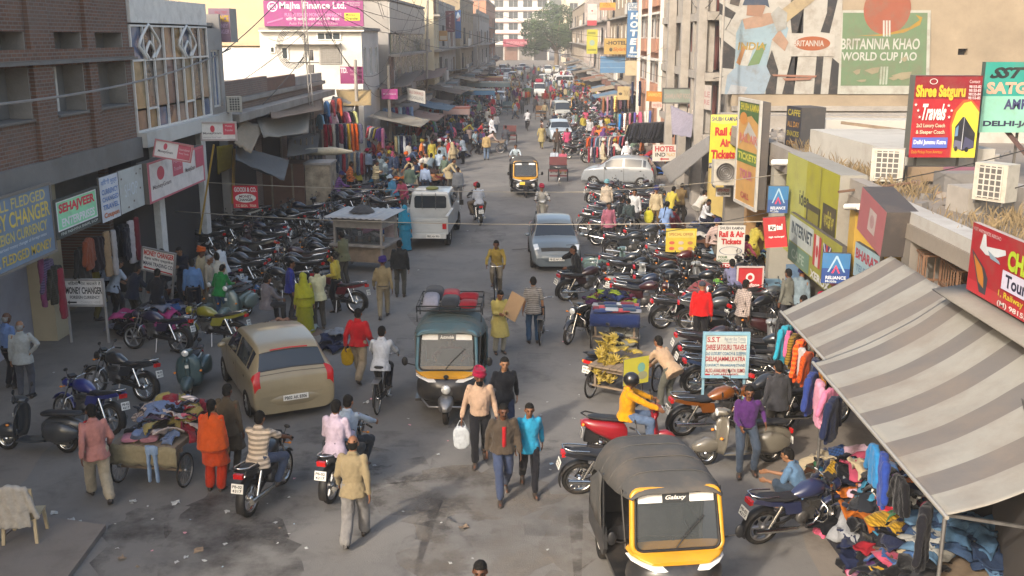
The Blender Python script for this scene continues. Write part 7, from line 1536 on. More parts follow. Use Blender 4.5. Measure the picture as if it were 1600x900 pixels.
ps(V2(4.32,15.25),60,'crouch','5c7a98','3a4654',"man in pale blue vest crouching at the clothes heap",topk='short')
ps(V2(-.56,10.55),178,'walk','c86a3c','3a3a40',"man in orange shirt whose head shows at the bottom edge",face='m')
ps(V2(-1.66,20.42),180,'drive','5a1c1c','3a3a3c',"driver in dark red shirt inside the blue auto rickshaw",hair='short',z=.05)
ps((1210,700),10,'stand','3a3a3e','4a4640',"person in grey trousers standing behind the hanging children's clothes")
# left crowd at the shops
for p,rz,pose,top,bot,lab,kw in (
 ((152,500),-60,'stand','8a7c28','6a6030',"man in olive yellow shawl at the shop front under the green sign",dict(topk='kurta',shawl='8a7c28')),
 ((183,500),-40,'reach','b4bcc8','2a2a30',"man in white short sleeved shirt in the shop crowd",dict(topk='short')),
 ((172,478),200,'stand','a8b4c8','30343c',"man in pale blue shirt facing the street in the shop crowd",{}),
 ((212,512),-30,'reach','1c2436','2e3028',"man in navy sweater leaning over the clothes stall",{}),
 ((250,520),5,'reach','1a1c22','4a6080',"man in black vest and blue jeans at the clothes stall",dict(topk='short')),
 ((306,500),20,'stand','5a7ca8','1a1e2a',"man in sky blue shirt and dark trousers by the tilted board",dict(topk='tuck')),
 ((290,474),165,'hold','1e2230','2a2a30',"man in dark suit jacket with pink shirt facing the camera",dict(topk='jacket')),
 ((318,478),-100,'stand','a89878','9c8c70',"man in beige tunic with orange turban in the shop crowd",dict(hair='turban',headcol='c05818',topk='kurta',botk='wide')),
 ((330,492),-90,'stand','a09684','8a8478',"grey haired man in beige tunic suit beside the orange turban",dict(topk='kurta',botk='wide',hm=hair_g)),
 ((346,505),-20,'reach','1e7a3a','3c5a78',"boy in green shirt reaching over the parked scooters",dict(scale=.95)),
 ((352,468),60,'reach','c0c4c8','5a5a58',"man in white shirt stretching an arm near the motorcycle rows",{}),
 ((345,488),30,'stand','b8b4a8','8a8070',"man in off white shirt behind the boy in green",dict(topk='kurta')),
 ((205,455),170,'stand','b0b4b8','30343c',"man in white shirt under the faded white sign",{}),
 ((262,480),100,'stand','2a2c34','26282e',"man in charcoal shirt beside the tilted board",{})):
 ps(p,rz,pose,top,bot,lab,**kw)
# middle distance, right
for p,rz,pose,top,bot,lab,kw in (
 ((947,345),0,'stand','b8a894','a89c88',"man in cream tunic and pale blue turban near the parked motorcycles",dict(topk='kurta',botk='wide',hair='turban',headcol='6a98a0')),
 ((950,388),182,'stand','9a5c6c','2a2428',"man in dusty pink shirt facing the camera among motorcycles",{}),
 ((1024,358),170,'stand','b4a484','6a5434',"man in khaki uniform with dark blue turban holding a yellow bag",dict(hair='turban',headcol='2c2c5c')),
 ((968,372),-70,'perch','1e2226','24262c',"man in dark jacket sitting on a motorcycle beside the pink shirted man",dict(topk='jacket')),
 ((982,376),20,'perch','3e4848','2c3034',"man in grey green jacket seated with his back to the camera",dict(topk='jacket')),
 ((990,362),175,'stand','c4c4c4','4a4a50',"man in white shirt standing behind the seated pair",{}),
 ((1037,386),-30,'reach','7c94bc','7c94bc',"woman in pale blue dress beside the yellow poster",dict(hair='long',topk='kurta',botk='skirt')),
 ((1050,378),-60,'sit','5a1c28','3a2024',"person in maroon top sitting behind the yellow poster",{}),
 ((1046,356),-40,'reach','b8a848','4a4440',"person in yellow and white shirt at the clothes heap",{}),
 ((1062,350),-20,'reach','6e5a3a','4a4440',"person in patterned brown shirt at the clothes heap",{}),
 ((1092,356),-50,'bend','bcb8b0','8a8480',"man in white shirt bending over the blue clothes heap",{}),
 ((1104,318),-90,'stand','b4a89c','aca294',"man in white tunic standing at the stall below the ticket sign",dict(topk='kurta',botk='wide')),
 ((846,349),184,'scoot','b8b4ac','8a847c',"red turbaned man in white shirt on the cream scooter",dict(hair='turban',headcol='a0203c')),
 ((866,268),175,'sit','a8b0bc','5a5a60',"passenger in pale blue on the cycle rickshaw",{}),
 ((879,270),180,'sit','b45a6c','8a8038',"passenger in pink and yellow on the cycle rickshaw",{}),
 ((941,262),-80,'stand','b0a48c','a89c84',"elderly man in beige with white cap by the garment rail",dict(hair='turban',headcol='c0bab0',topk='kurta'))):
 if 'scooter' in lab:person((G(*p).x,G(*p).y+.1),rz,pose,top,bot,lab,**kw)
 else:ps(p,rz,pose,top,bot,lab,**kw)
# middle distance, left and road
for p,rz,pose,top,bot,lab,kw in (
 ((757,347),12,'pillion','b8bcc4','6a5c4a',"pillion in white shirt on the motorcycle beside the pickup",{}),
 ((741,340),12,'ride','4a4c54','5a5048',"rider with red cap on the motorcycle beside the pickup",dict(hair='turban',headcol='b03844')),
 ((716,318),190,'stand','8a8c90','5a5858',"woman with a large brown bundle of hair in grey and red by the pickup",dict(hair='long',shawl='85888c')),
 ((665,312),-10,'stand','a4b4d0','2c3850',"man in pale blue shirt seen from behind above the pickup roof",dict(topk='tuck')),
 ((641,312),10,'stand','6a7c6c','5a5444',"man in grey green shirt above the pickup roof",{}),
 ((515,328),165,'stand','a8b4bc','3c4048',"man in pale patterned shirt standing by the rusty cabin",dict(topk='short')),
 ((632,338),150,'reach','b05068','4a4448',"man in pink red shirt left of the pickup",{}),
 ((617,335),60,'reach','4a88a8','3a4450',"person in light blue at the clothes heap left of the pickup",dict(hair='turban',headcol='b4c4d0')),
 ((760,250),0,'stand','b0986c','6a7c94',"man in tan shirt and pale jeans beside the handcart",{}),
 ((790,235),-5,'walk','4a4c54','7c8490',"man in dark grey shirt and pale jeans walking up the road",{}),
 ((702,262),100,'stand','a82c34','7c90a4',"man in red top with dark jacket and pale jeans by the left stalls",dict(topk='jacket')),
 ((694,258),110,'bend','7a5838','6a5c48',"man in brown with white turban bending over goods",dict(hair='turban',headcol='c0c0c0')),
 ((660,262),-80,'sit','b87888','8a6038',"seated man in pink sleeves with white turban",dict(hair='turban',headcol='c8c8c8')),
 ((600,262),180,'sit','b4ac94','8a7a34',"seated man in cream shirt and mustard trousers on the stall",{}),
 ((655,232),175,'stand','c01c1c','a89880',"person in vivid red jacket among the left stalls",{}),
 ((672,230),5,'stand','8a2438','8a7a60',"person with crimson backpack among the left stalls",{}),
 ((648,246),120,'stand','b0bca0','24303c',"man in pale green shirt beside the trouser rack",{}),
 ((672,256),180,'sit','a07830','4a5a2c',"child in orange tan top seated by the left stalls",dict(scale=.8)),
 ((822,208),2,'cycle','c4c4c8','1c1c22',"man in white shirt cycling away up the road",{}),
 ((808,264),180,'ride','a0acb4','3a3a40',"rider in pale shirt coming up behind the far rickshaw",{}),
 ((846,232),175,'walk','9a8c60','8a8058',"man in khaki tunic walking beside the pale hatchback",dict(topk='kurta')),
 ((870,240),180,'walk','4a3c34','3a3430',"person in dark clothes in front of the pale hatchback",{}),
 ((886,240),175,'walk','b04468','5a3a44',"person in pink top beside the pale hatchback",{})):
 if pose in ('cycle','ride','pillion'):
  q={'cycle':V2(-.35,83.9),'ride':V2(-.9,57.4) if 'coming' in lab else G(746,348)+Vector((-.03,.1,0)),'pillion':G(746,348)+Vector((.08,-.38,0))}[pose]
  ps(q,rz,pose,top,bot,lab,**kw)
 else:ps(p,rz,pose,top,bot,lab,**kw)
# far crowd
rp=random.Random(21)
TOPS=['b8b4ac','c4c4c8','9aa8b8','b05068','8a2438','4a5a78','3a3c44','a89878','c0a8a0','6a7c6c','b8a848','5a3a6c','b06030','1e2a44','a82c34','7a8a94']
BOTS=['2a2a30','4a5464','6a6258','8a8070','3a3430','5a6a80','1c1c22']
def crowd(n,x0,x1,y0,y1,place,poses=('stand','walk','walk2','reach','hold','bend','hip')):
 for _ in range(n):
  c=rp.choice(TOPS);lab="person in %s top %s"%(cname(c),place);hair='short';hc_=None
  if rp.random()<.22:hair='turban';hc_=rp.choice(['b01440','2c2c5c','c05818','c0bab0','8a7c28'])
  if rp.random()<.08:hair='scarf';hc_=c
  person((rp.uniform(x0,x1),rp.uniform(y0,y1)),rp.uniform(0,360),rp.choice(poses),c,rp.choice(BOTS),lab,hair=hair,headcol=hc_,scale=rp.uniform(.93,1.03),near=False,group=lab,prt=rp.choice((None,None,None,0,1,2,3)),topk=rp.choice(('','','kurta','jacket','short')))
def far_crowd(n,x0,x1,y0,y1,label):
 m=MB();cs=TOPS+BOTS;mats_=[cmat(c) for c in cs]+[mat("skin_far",(.16,.09,.06),.6),hair_m];ns=len(cs)
 for _ in range(n):
  f=MB();t,b_=rp.randrange(len(TOPS)),len(TOPS)+rp.randrange(len(BOTS));st=rp.uniform(.02,.24)
  for s_ in (-1,1):
   for a,c,r0,r1,k in (((.09*s_,0,.9),(.1*s_,st*s_,.06),.09,.06,b_),((.19*s_,0,1.36),(.25*s_,-st*s_*.6,.86),.06,.045,t)):f.tube([a,c],[r0,r1],6,mi=k)
   f.ell((.25*s_,-st*s_*.6,.82),(.03,.04,.07),6,4,mi=ns);f.ell((.1*s_,st*s_+.05,.04),(.045,.11,.04),6,4,mi=ns+1)
  f.loft([[(rx*math.cos(a*math.pi/5),ry*math.sin(a*math.pi/5),z) for a in range(10)] for z,rx,ry in ((.80,.18,.14),(1.0,.165,.12),(1.28,.19,.125),(1.40,.15,.09),(1.45,.06,.06))],mi=t)
  f.ell((0,.02,1.56),(.078,.095,.115),8,6,mi=ns);f.ell((0,-.01,1.60),(.085,.10,.095),8,6,mi=ns+1 if rp.random()<.8 else rp.randrange(len(TOPS)))
  m.join(f,T(rp.uniform(x0,x1),rp.uniform(y0,y1),0)@rotm(0,0,rp.uniform(0,360))@Matrix.Scale(rp.uniform(.93,1.03),4))
 tag(m.build("crowd",mats_),label,"crowd",kind="stuff")
crowd(46,-9.8,-4.0,49,68,"in the crowd at the left clothes stalls")
crowd(64,-8.5,-2.6,66,95,"standing in the road beyond the left clothes stalls")
far_crowd(50,1.9,7.4,100,150,"dense far crowd on the right of the road under the signs")
far_crowd(90,-7.0,-.3,97,150,"dense far crowd on the left of the road before the white van")
crowd(24,4.2,8.0,56,76,"at the right garment rails behind the silver hatchback")
crowd(40,2.4,8.0,78,130,"under the right hotel boards")
far_crowd(90,-7,7.5,150,235,"hazy crowd filling the road near the far tree")
crowd(14,-2.5,2.2,62,150,"walking in the middle of the far road",("walk","walk2"))
crowd(7,-10.8,-8.2,44,50,"between the rusty cabin and left clothes stalls")
crowd(5,6.0,8.0,31,40,"at the stalls under the ticket signs")
crowd(4,6.2,7.6,22,28,"in the shop fronts under the yellow boards",('stand','hold'))
# ------------------------------------------------------------------ clothes, stalls, carts
rc=random.Random(33)
def garment_meshes():
 out={}
 for v in range(3):
  m=MB();w=(.21,.24,.19)[v];h=(.62,.7,.5)[v];fl=(.05,.06,.045)[v];rr=[]
  for z,k in ((0,.35),(-.04,.8),(-.12,1),(-h*.6,1.0),(-h,1.08)):rr.append([(w*k*math.cos(a*math.pi/8),fl*(1+.25*math.sin(a*3+z*9))*math.sin(a*math.pi/8),z) for a in range(16)])
  m.loft(rr)
  for s_ in (-1,1):capsule(m,(s_*w*.8,0,-.08),(s_*(w+.10),.01,-h*.78),.055,.045)
  out['shirt%d'%v]=remesh(m,"garment",.02,cloth_o,2,.016,12,v)
 m=MB()
 for s_ in (-1,1):capsule(m,(s_*.08,0,-.1),(s_*.10,0,-.85),.08,.065,fl=.6)
 rr=[[(.16*math.cos(a*math.pi/8),.055*math.sin(a*math.pi/8),z) for a in range(16)] for z in (0,-.2)];m.loft(rr)
 out['trousers']=remesh(m,"garment",.02,cloth_o,2,.012,12)
 m=MB();rr=[[(.11*k*math.cos(a*math.pi/8),.05*math.sin(a*math.pi/8),z) for a in range(16)] for z,k in ((0,.8),(-.3,1),(-.95,1.1))];m.loft(rr);out['drape']=remesh(m,"garment",.02,cloth_o,1,.02,10)
 for v in range(5):
  m=MB();g=[];n=12;r_=random.Random(v);ox=r_.uniform(0,50)
  for i in range(n+1):
   row=[]
   for j in range(n+1):
    x,y=(i/n-.5)*.62,(j/n-.5)*.5
    z=.13*noise.noise(Vector((x*4.5+ox,y*4.5,v)))+.07*noise.noise(Vector((x*11+ox,y*11,v)))+.10-.45*(x*x+y*y)
    x2=x+.14*noise.noise(Vector((x*5,y*5+ox,7)));y2=y+.14*noise.noise(Vector((x*5+9,y*5+ox,3)))
    row.append((x2,y2,z))
   g.append(row)
  m.sheet(g,thick=.02);out['crumple%d'%v]=m.mesh("garment",cloth_o)
 m=MB();m.loft([ring(-.15,.10,.0,.05),ring(-.14,.12,-.0,.06),ring(.14,.12,0,.06),ring(.15,.10,0,.05)]);out['folded']=m.mesh("garment",cloth_o)
 return out
GM=garment_meshes()
def garment(kind,loc,rz,col,place,s=1.0,tilt=(0,0),label=None):
 o=bpy.data.objects.new("garment",GM[kind]);C.objects.link(o);o.location=loc;o.rotation_euler=(tilt[0],tilt[1],rz);o.scale=(s,s,s);o.color=lin(col)
 if kind[0] in 'sc' and rc.random()<.25:printed(o,rc.randrange(4))
 kn={'s':'shirt','t':'pair of trousers','d':'draped cloth','c':'crumpled garment','f':'folded garment'}[kind[0]]
 lab=label or "%s %s %s"%(cname(col),kn,place);return tag(o,lab,"garment",lab)
CL=['a84860','b87890','c0a0b0','2c4c80','3a7c9c','1c2440','101218','141418','a85c1c','b8b4ac','a89a80','3a6a48','101218','48285a','8a1c28','b08a28','8a8c90','4a6a9a','60402c','282c34','1c2030']
DK=['101218','1c2440','282c34','3a3c44','4a1c24','70402c','2a3a30','1a1a20','3c3450','50565c']
def heap(n,cx,cy,rx,ry,h,place,cols=CL,s=(.75,1.15),z0=0.0,rot=0,stuff=True):
 if stuff:
  vv,ff,mi=[],[],[];cs=sorted(set(cols))
  for _ in range(n):
   a,q=rc.uniform(0,6.283),math.sqrt(rc.random());x,y=q*math.cos(a),q*math.sin(a);me=GM['crumple%d'%rc.randrange(5)];k=rc.uniform(*s)
   Mx=T(cx+rx*x,cy+ry*y,z0+h*(1-q**1.7)*rc.uniform(.75,1.05))@rotm(0,0,rc.uniform(0,360))@Matrix.Scale(k,4);o=len(vv)
   vv+=[tuple(Mx@v_.co) for v_ in me.vertices];ff+=[tuple(i+o for i in p.vertices) for p in me.polygons];mi+=[cs.index(rc.choice(cols))]*len(me.polygons)
  me=bpy.data.meshes.new("clothes_heap");me.from_pydata(vv,[],ff);[me.materials.append(cmat(c)) for c in cs];me.polygons.foreach_set("material_index",mi);me.polygons.foreach_set("use_smooth",[True]*len(mi));me.update()
  o=bpy.data.objects.new("clothes_heap",me);C.objects.link(o);return tag(o,"crumpled clothes "+place,"clothes heap",kind="stuff")
 for _ in range(n):
  a,q=rc.uniform(0,6.283),math.sqrt(rc.random());x,y=q*math.cos(a),q*math.sin(a);z=z0+h*(1-q**1.7)*rc.uniform(.75,1.05)
  X,Y_=rx*x,ry*y;c_,s_=math.cos(rot),math.sin(rot)
  garment('crumple%d'%rc.randrange(5),(cx+X*c_-Y_*s_,cy+X*s_+Y_*c_,z),rc.uniform(0,6.3),rc.choice(cols),place,rc.uniform(*s),(q*.7*-math.sin(a)*-1,q*.7*math.cos(a)))
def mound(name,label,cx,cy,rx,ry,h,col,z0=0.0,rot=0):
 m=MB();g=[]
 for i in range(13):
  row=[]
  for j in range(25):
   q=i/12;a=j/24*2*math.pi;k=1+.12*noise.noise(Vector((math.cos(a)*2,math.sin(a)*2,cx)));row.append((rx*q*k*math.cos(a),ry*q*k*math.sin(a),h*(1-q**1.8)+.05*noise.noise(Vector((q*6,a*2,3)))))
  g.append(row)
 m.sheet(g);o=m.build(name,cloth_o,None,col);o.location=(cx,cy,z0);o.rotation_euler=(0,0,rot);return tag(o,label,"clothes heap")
def rail(a,b,cols,place,kinds=('shirt0','shirt1'),step=.16,posts=True,s=1.0,rz=None):
 a,b=Vector(a),Vector(b);L=(b-a).length;ang=math.atan2(b.y-a.y,b.x-a.x)
 r_=empty("clothes_rail",(a.x,a.y,0),0,"clothes rail "+place,"clothes rail","clothes rails");m=MB();m.tube([(0,0,a.z),tuple(b-a+Vector((0,0,a.z)))],.014,6);m.build("rail",steel,r_)
 if posts:
  for q in (Vector((0,0,a.z)),b-a+Vector((0,0,a.z))):m=MB();m.tube([(q.x,q.y,0),(q.x,q.y,q.z)],.014,6);m.build("post",steel,r_)
 n=int(L/step)
 for i in range(n):p=a.lerp(b,(i+.5)/n);garment(rc.choice(kinds),(p.x,p.y,p.z-.03),(ang+R(90) if rz is None else rz)+rc.uniform(-.25,.25),cols[i%len(cols)] if len(cols)>4 else rc.choice(cols),"on the rail "+place,s*rc.uniform(.9,1.08))
# awning shop: hanging children's clothes
hang=['141418','2a90a8','c86088','8a6a24','c04818','c4bcb8','b84a18','1c2440','c07818','2a3a78','c888a0','c07090','1c2440','b03058','3a9a68','9a8a70','c8c4b8','2a78b0','28408c','8a8c90','141418','3a70a0','1a1a20']
for i,c in enumerate(hang):
 if 12<i<17 or i in (19,21):continue
 y=18.75-i*.36;xx=4.70-.0*i-(.22 if y<15.6 else 0)*.9
 garment('shirt%d'%(i%3),(xx+rc.uniform(-.05,.05),y,2.27-rc.uniform(0,.08)),R(rc.uniform(40,95)),c,"",rc.uniform(.85,1.1),label="%s child's garment hanging from the awning bar, %s"%(cname(c),"farthest of all" if i==0 else "nearest the corner" if i==len(hang)-1 else "between a %s and a %s one"%(cname(hang[i-1]),cname(hang[i+1]))))
# display table with the big heap
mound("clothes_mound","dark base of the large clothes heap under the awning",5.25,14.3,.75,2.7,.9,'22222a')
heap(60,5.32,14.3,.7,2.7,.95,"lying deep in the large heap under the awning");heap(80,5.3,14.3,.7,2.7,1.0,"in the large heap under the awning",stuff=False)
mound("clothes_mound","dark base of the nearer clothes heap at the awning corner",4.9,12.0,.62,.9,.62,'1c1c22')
heap(36,5.0,12.0,.6,.9,.7,"in the nearer heap at the awning corner",stuff=False)
for k,(x,y,c) in enumerate(((4.62,10.9,'141416'),(4.75,10.6,'1c1812'),(4.55,11.2,'101014'))):
 m=MB();m.loft([ring(-.12,.10,-.52,-.02),ring(-.08,.22,-.62,.0),ring(.08,.22,-.62,.0),ring(.12,.10,-.52,-.02)]);b_=m.build("hanging_bag",vinyl);b_.location=(x,y,1.35-.12*k);b_.rotation_euler=(0,0,R(20+30*k));tag(b_,("black bag hanging nearest the awning corner post","brown black bag hanging behind the corner bag","black bag hanging third from the awning corner post")[k],"bag")
mound("clothes_mound","pink striped bundle on the ground under the awning",5.4,10.9,.55,.5,.42,'8a5a60');heap(22,5.75,12.6,.6,.8,.3,"on the denim table inside the awning shop",['4a6a8a','5a7a98','2c3c58','a8a8a4','3a5070'],z0=.75)
m=MB();m.box((5.75,12.6,.70),(1.2,1.6,.06));t_=m.build("display_table",wood);tag(t_,"low wooden table with denim inside the awning shop","table")
garment('shirt1',(6.05,10.9,1.45),.4,'b8a860',"",1.1,label="yellow and cream garment on a stand at the right edge");garment('trousers',(6.1,10.9,.95),.4,'a8a8a8',"",1.0,label="pale grey garment on a stand at the right edge")
def cart(name,label,loc,rz,L=1.8,Wd=1.1,h=.78,wm=None,cat="cart"):
 r_=empty(name,(loc[0],loc[1],0),R(rz),label,cat)
 for k in range(6):m=MB();m.box((-Wd/2+Wd*(k+.5)/6,0,h),(Wd/6-.012,L,.035));m.build("plank",wm or wood,r_)
 m=MB()
 for x in (-Wd/2+.05,Wd/2-.05):m.bar((x,-L/2,h-.06),(x,L/2,h-.06),.06)
 for y in (-L*.36,L*.36):m.bar((-Wd/2,y,h-.12),(Wd/2,y,h-.12),.06);m.bar((-Wd/2,y,.30),(Wd/2,y,.30),.04);
 for x in (-Wd/2+.08,Wd/2-.08):
  for y in (-L*.36,L*.36):m.bar((x,y,.30),(x,y,h-.1),.05)
 m.build("frame",wood,r_)
 for x in (-Wd/2-.02,Wd/2+.02):
  for y in (-L*.36,L*.36):
   w_=MB();w_.lathe([(.27,-.015),(.25,-.012),(.25,.012),(.27,.015)],24,T(x,y,.30)@AX);w_.lathe([(0,-.04),(.03,-.04),(.03,.04),(0,.04)],8,T(x,y,.30)@AX)
   for k in range(12):a=k*math.pi/6;w_.tube([(x,y,.3),(x,y+.26*math.cos(a),.30+.26*math.sin(a))],.003,4,caps=False)
   wo=w_.build("wheel",steel,r_);t=MB();t.lathe([(.285+.016*math.cos(a*math.pi/4),.016*math.sin(a*math.pi/4)) for a in range(8)],24,T(x,y,.30)@AX,closed=True);t.build("tyre",rubber,wo)
 return r_
# clothes cart by the woman in orange
q=G(243,762);cart("handcart","handcart piled with clothes beside the woman in orange",(q.x,q.y+.75),-8,1.7,1.15)
m=MB();m.sheet([[(-.6+.1*i,-.87-.02*(j%2),.80-.09*j+.02*math.sin(i*2+j)) for i in range(13)] for j in range(5)],thick=.01);o=m.build("cloth_cover",cloth_o,None,'8f8468');o.location=(q.x,q.y+.75,0);o.rotation_euler=(0,0,R(-8));tag(o,"beige cloth hanging over the front of the clothes cart","cloth")
heap(46,q.x,q.y+.85,.58,.85,.42,"on the handcart by the woman in orange",['1c1e26','282c34','3a3c4a','b86070','4a3c50','6a7a9a','b8a8a0','8a2430','30343c','9a8a50','3a4a70'],(.5,.8),.80,stuff=False)
for i in range(3):garment('folded',(q.x-.38+.16*i,q.y+.12,.84+.05*(i%2)),.2,['b07888','50586c','9a6a70'][i],"stacked at the front of the clothes cart",1.2)
garment('trousers',(q.x+.05,q.y-.16,.82),R(-8),'8aa0bc',"",.72,label="pale blue shorts hanging over the front of the clothes cart")
# blue clothes cart on the right
q=G(965,548);cart("handcart","handcart draped with blue cloth and piled with folded clothes",(q.x,q.y+.8),-6,1.8,1.1,.85)
m=MB();m.sheet([[(-.6+.1*i,.9-.3*j if j<7 else -.93,.885 if j<7 else .87-.12*(j-6)+.015*math.sin(i*3)) for i in range(13)] for j in range(9)],thick=.01);o=m.build("cloth_cover",cloth_o,None,'1c2a54');o.location=(q.x,q.y+.8,0);o.rotation_euler=(0,0,R(-6));tag(o,"dark blue cloth covering the folded clothes cart","cloth")
for i in range(7):
 for j in range(3):c=['1c2c5a','6a2030','8a8c94','2a3a68','a04048','30343c','9aa0a8','24405a'][(i*3+j)%8];garment('folded',(q.x-.42+.14*i,q.y+.25+.3*j,.90+.02*(i%3)),R(90-6)+rc.uniform(-.1,.1),c,"laid out on the blue clothes cart",1.05)
heap(14,q.x-.1,q.y+1.25,.5,.35,.22,"heaped at the back of the blue clothes cart",['3a1c3c','7a8a28','24305a','5a1c34','1c2038'],(.6,.9),.88)
m=MB();m.loft([ring(-.3,.25,.05,.2),ring(-.2,.38,.02,.42),ring(.2,.4,.02,.45),ring(.3,.25,.05,.25)]);o=remesh(m,"sack",.03,cloth_o,2,.03,7);o=bpy.data.objects.new("sack",o);C.objects.link(o);o.location=(q.x+.2,q.y+.5,0);o.color=lin('8a8a80');tag(o,"whitish sack stored under the blue clothes cart","sack")
# banana cart
q=G(985,640);cart("handcart","fruit handcart behind the yellow jacketed scooter rider",(q.x-.05,q.y+.9),-30,1.5,1.0)
ban=mat("banana_yellow",(.30,.215,.022),.5,var=.25,scale=9,dirt=.35);bm_=MB()
bm_.tube([(.0,0,0),(.02,.05,.03),(.03,.10,.04),(.02,.15,.02)],[.008,.018,.018,.007],6);bme=bm_.mesh("banana",ban)
for k in range(14):
 r_=empty("banana_bunch",(q.x-.35+.22*(k%3)+rc.uniform(-.04,.04),q.y+.72+.17*(k//3%4),.80+.12*(k//5)),rc.uniform(0,6),"bunch of ripe bananas piled on the fruit handcart","bananas","banana bunches on the fruit cart");r_.scale=(1.25,)*3
 for j in range(7):o=bpy.data.objects.new("banana",bme);C.objects.link(o);o.parent=r_;o.rotation_euler=(0,0,R(-60+20*j))
for k in range(40):
 p=Vector((q.x-.5+rc.uniform(-.2,.22),q.y+.55+rc.uniform(-.05,.05),.35+.026*k));r_=empty("banana_bunch",p,rc.uniform(0,6),"bunch of bananas hanging in the tall stack on the fruit cart","bananas","banana bunches in the tall stack");r_.scale=(1.1,)*3;r_.rotation_euler=(R(rc.uniform(30,80)),0,rc.uniform(0,6))
 for j in range(6):o=bpy.data.objects.new("banana",bme);C.objects.link(o);o.parent=r_;o.rotation_euler=(0,0,R(-60+24*j))
sign_px("crate_side","pale yellow printed panel on the fruit handcart",(975,562),604,19.6,(1014,562),19.9,'b0a838',[('e',.7,.6,.15,.18,'6a9a8a'),('e',.75,.3,.2,.15,'8a8a6a')],th=.03,cat="panel")
# ---- left shop stall
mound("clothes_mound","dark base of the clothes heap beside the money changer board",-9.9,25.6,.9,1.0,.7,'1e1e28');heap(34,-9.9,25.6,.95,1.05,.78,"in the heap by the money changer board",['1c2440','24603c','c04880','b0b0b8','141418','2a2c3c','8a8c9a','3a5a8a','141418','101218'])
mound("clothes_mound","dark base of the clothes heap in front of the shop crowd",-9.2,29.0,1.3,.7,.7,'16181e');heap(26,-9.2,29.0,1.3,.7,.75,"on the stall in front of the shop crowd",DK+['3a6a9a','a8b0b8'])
for i,(px,py,c,k) in enumerate(((72,405,'6a5a7c','shirt1'),(84,415,'3a382c','shirt1'),(93,420,'8a2838','drape'),(62,400,'7a3a5c','drape'),(128,385,'2c2a28','shirt1'),(137,372,'8a4428','shirt0'),(150,370,'24161a','shirt1'),(165,362,'a88a68','drape'),(176,360,'b0a8a4','drape'),(190,350,'121218','shirt1'),(203,345,'c0b8b8','drape'),(212,340,'6a1824','drape'),(120,392,'4a6a3c','drape'),(196,355,'141420','shirt1'))):
 p=W(px,py,X=-11.15+.1*(i%3));garment(k,p,R(rc.uniform(60,110)),c,"",1.25,label="%s garment hanging at the left shop front, %s"%(cname(c),("second","third","fourth","leftmost","below the green framed sign","under the green framed sign middle","at the green framed sign end","under the faded sign edge","under the faded sign middle","under the spotted sign edge","pale under the spotted sign","last before the red money sign","behind the green sign row","dark beside the pale drape")[i]))
q=G(440,520);mound("clothes_mound","low spread of goods on a cloth behind the hatchback",q.x,q.y,1.0,.7,.25,'6a5a50');heap(24,q.x,q.y,1.0,.7,.3,"spread on the ground cloth behind the hatchback",['b88a70','b8a890','5a7a98','a04828','8a9a9c','b0a8a0','70503c'],(.5,.8))
q=G(528,545);heap(4,q.x,q.y+.2,.35,.3,.35,"dropped on the road beside the hatchback",['2a3450','242c48','8a9098'],(.8,1.1))
# ---- wooden kiosk on wheels
q=G(568,428);r_=empty("wooden_kiosk",(q.x,q.y+.7,0),R(-14),"grey wooden kiosk cart with glass sides and corrugated roof","kiosk")
for x in (-.8,.8):
 for y in (-.62,.62):m=MB();m.bar((x,y,0),(x,y,1.78),.075);m.build("post",wood_grey,r_)
m=MB();m.box((0,0,.92),(1.9,1.5,.07));m.build("counter",wood_grey,r_);m=MB();m.box((0,0,.62),(1.62,1.26,.5));m.build("cabinet",wood,r_)
for sx,sy,s_ in ((0,-.63,(1.6,.02,.28)),(0,.63,(1.6,.02,.28)),(.81,0,(.02,1.2,.28)),(-.81,0,(.02,1.2,.28))):m=MB();m.box((sx,sy,1.62),s_);m.build("header_board",wood_grey,r_)
g=[[(-1.05+2.1*i/42,-.95+1.9*j/4,1.84+.05*(j/4)+.016*math.sin(i*1.5)) for j in range(5)] for i in range(43)];m=MB();m.sheet(g,thick=.012);m.build("corrugated_roof",tin,r_)
m=MB();m.box((0,-.6,1.22),(1.5,.01,.5));m.build("pane",glass_clear,r_)
mound("tarpaulin","crumpled grey sheet lying on the kiosk roof",q.x-.1,q.y+.8,.42,.38,.22,'4a4a4c',1.90)
for k in range(9):
 m=MB();m.lathe([(0,0),(.06,0),(.07,.03),(.05,.16),(.05,.18),(0,.18)],12);o=m.build("jar",mat(("jar_steel","jar_dark","jar_amber")[k%3],((.4,.4,.4),(.06,.05,.05),(.25,.14,.06))[k%3],.3,.4 if k%3==0 else 0));o.location=(q.x-.55+.14*k,q.y+.35+.1*(k%3),.955);tag(o,"small jar on the counter inside the wooden kiosk","jar","jars in the kiosk")
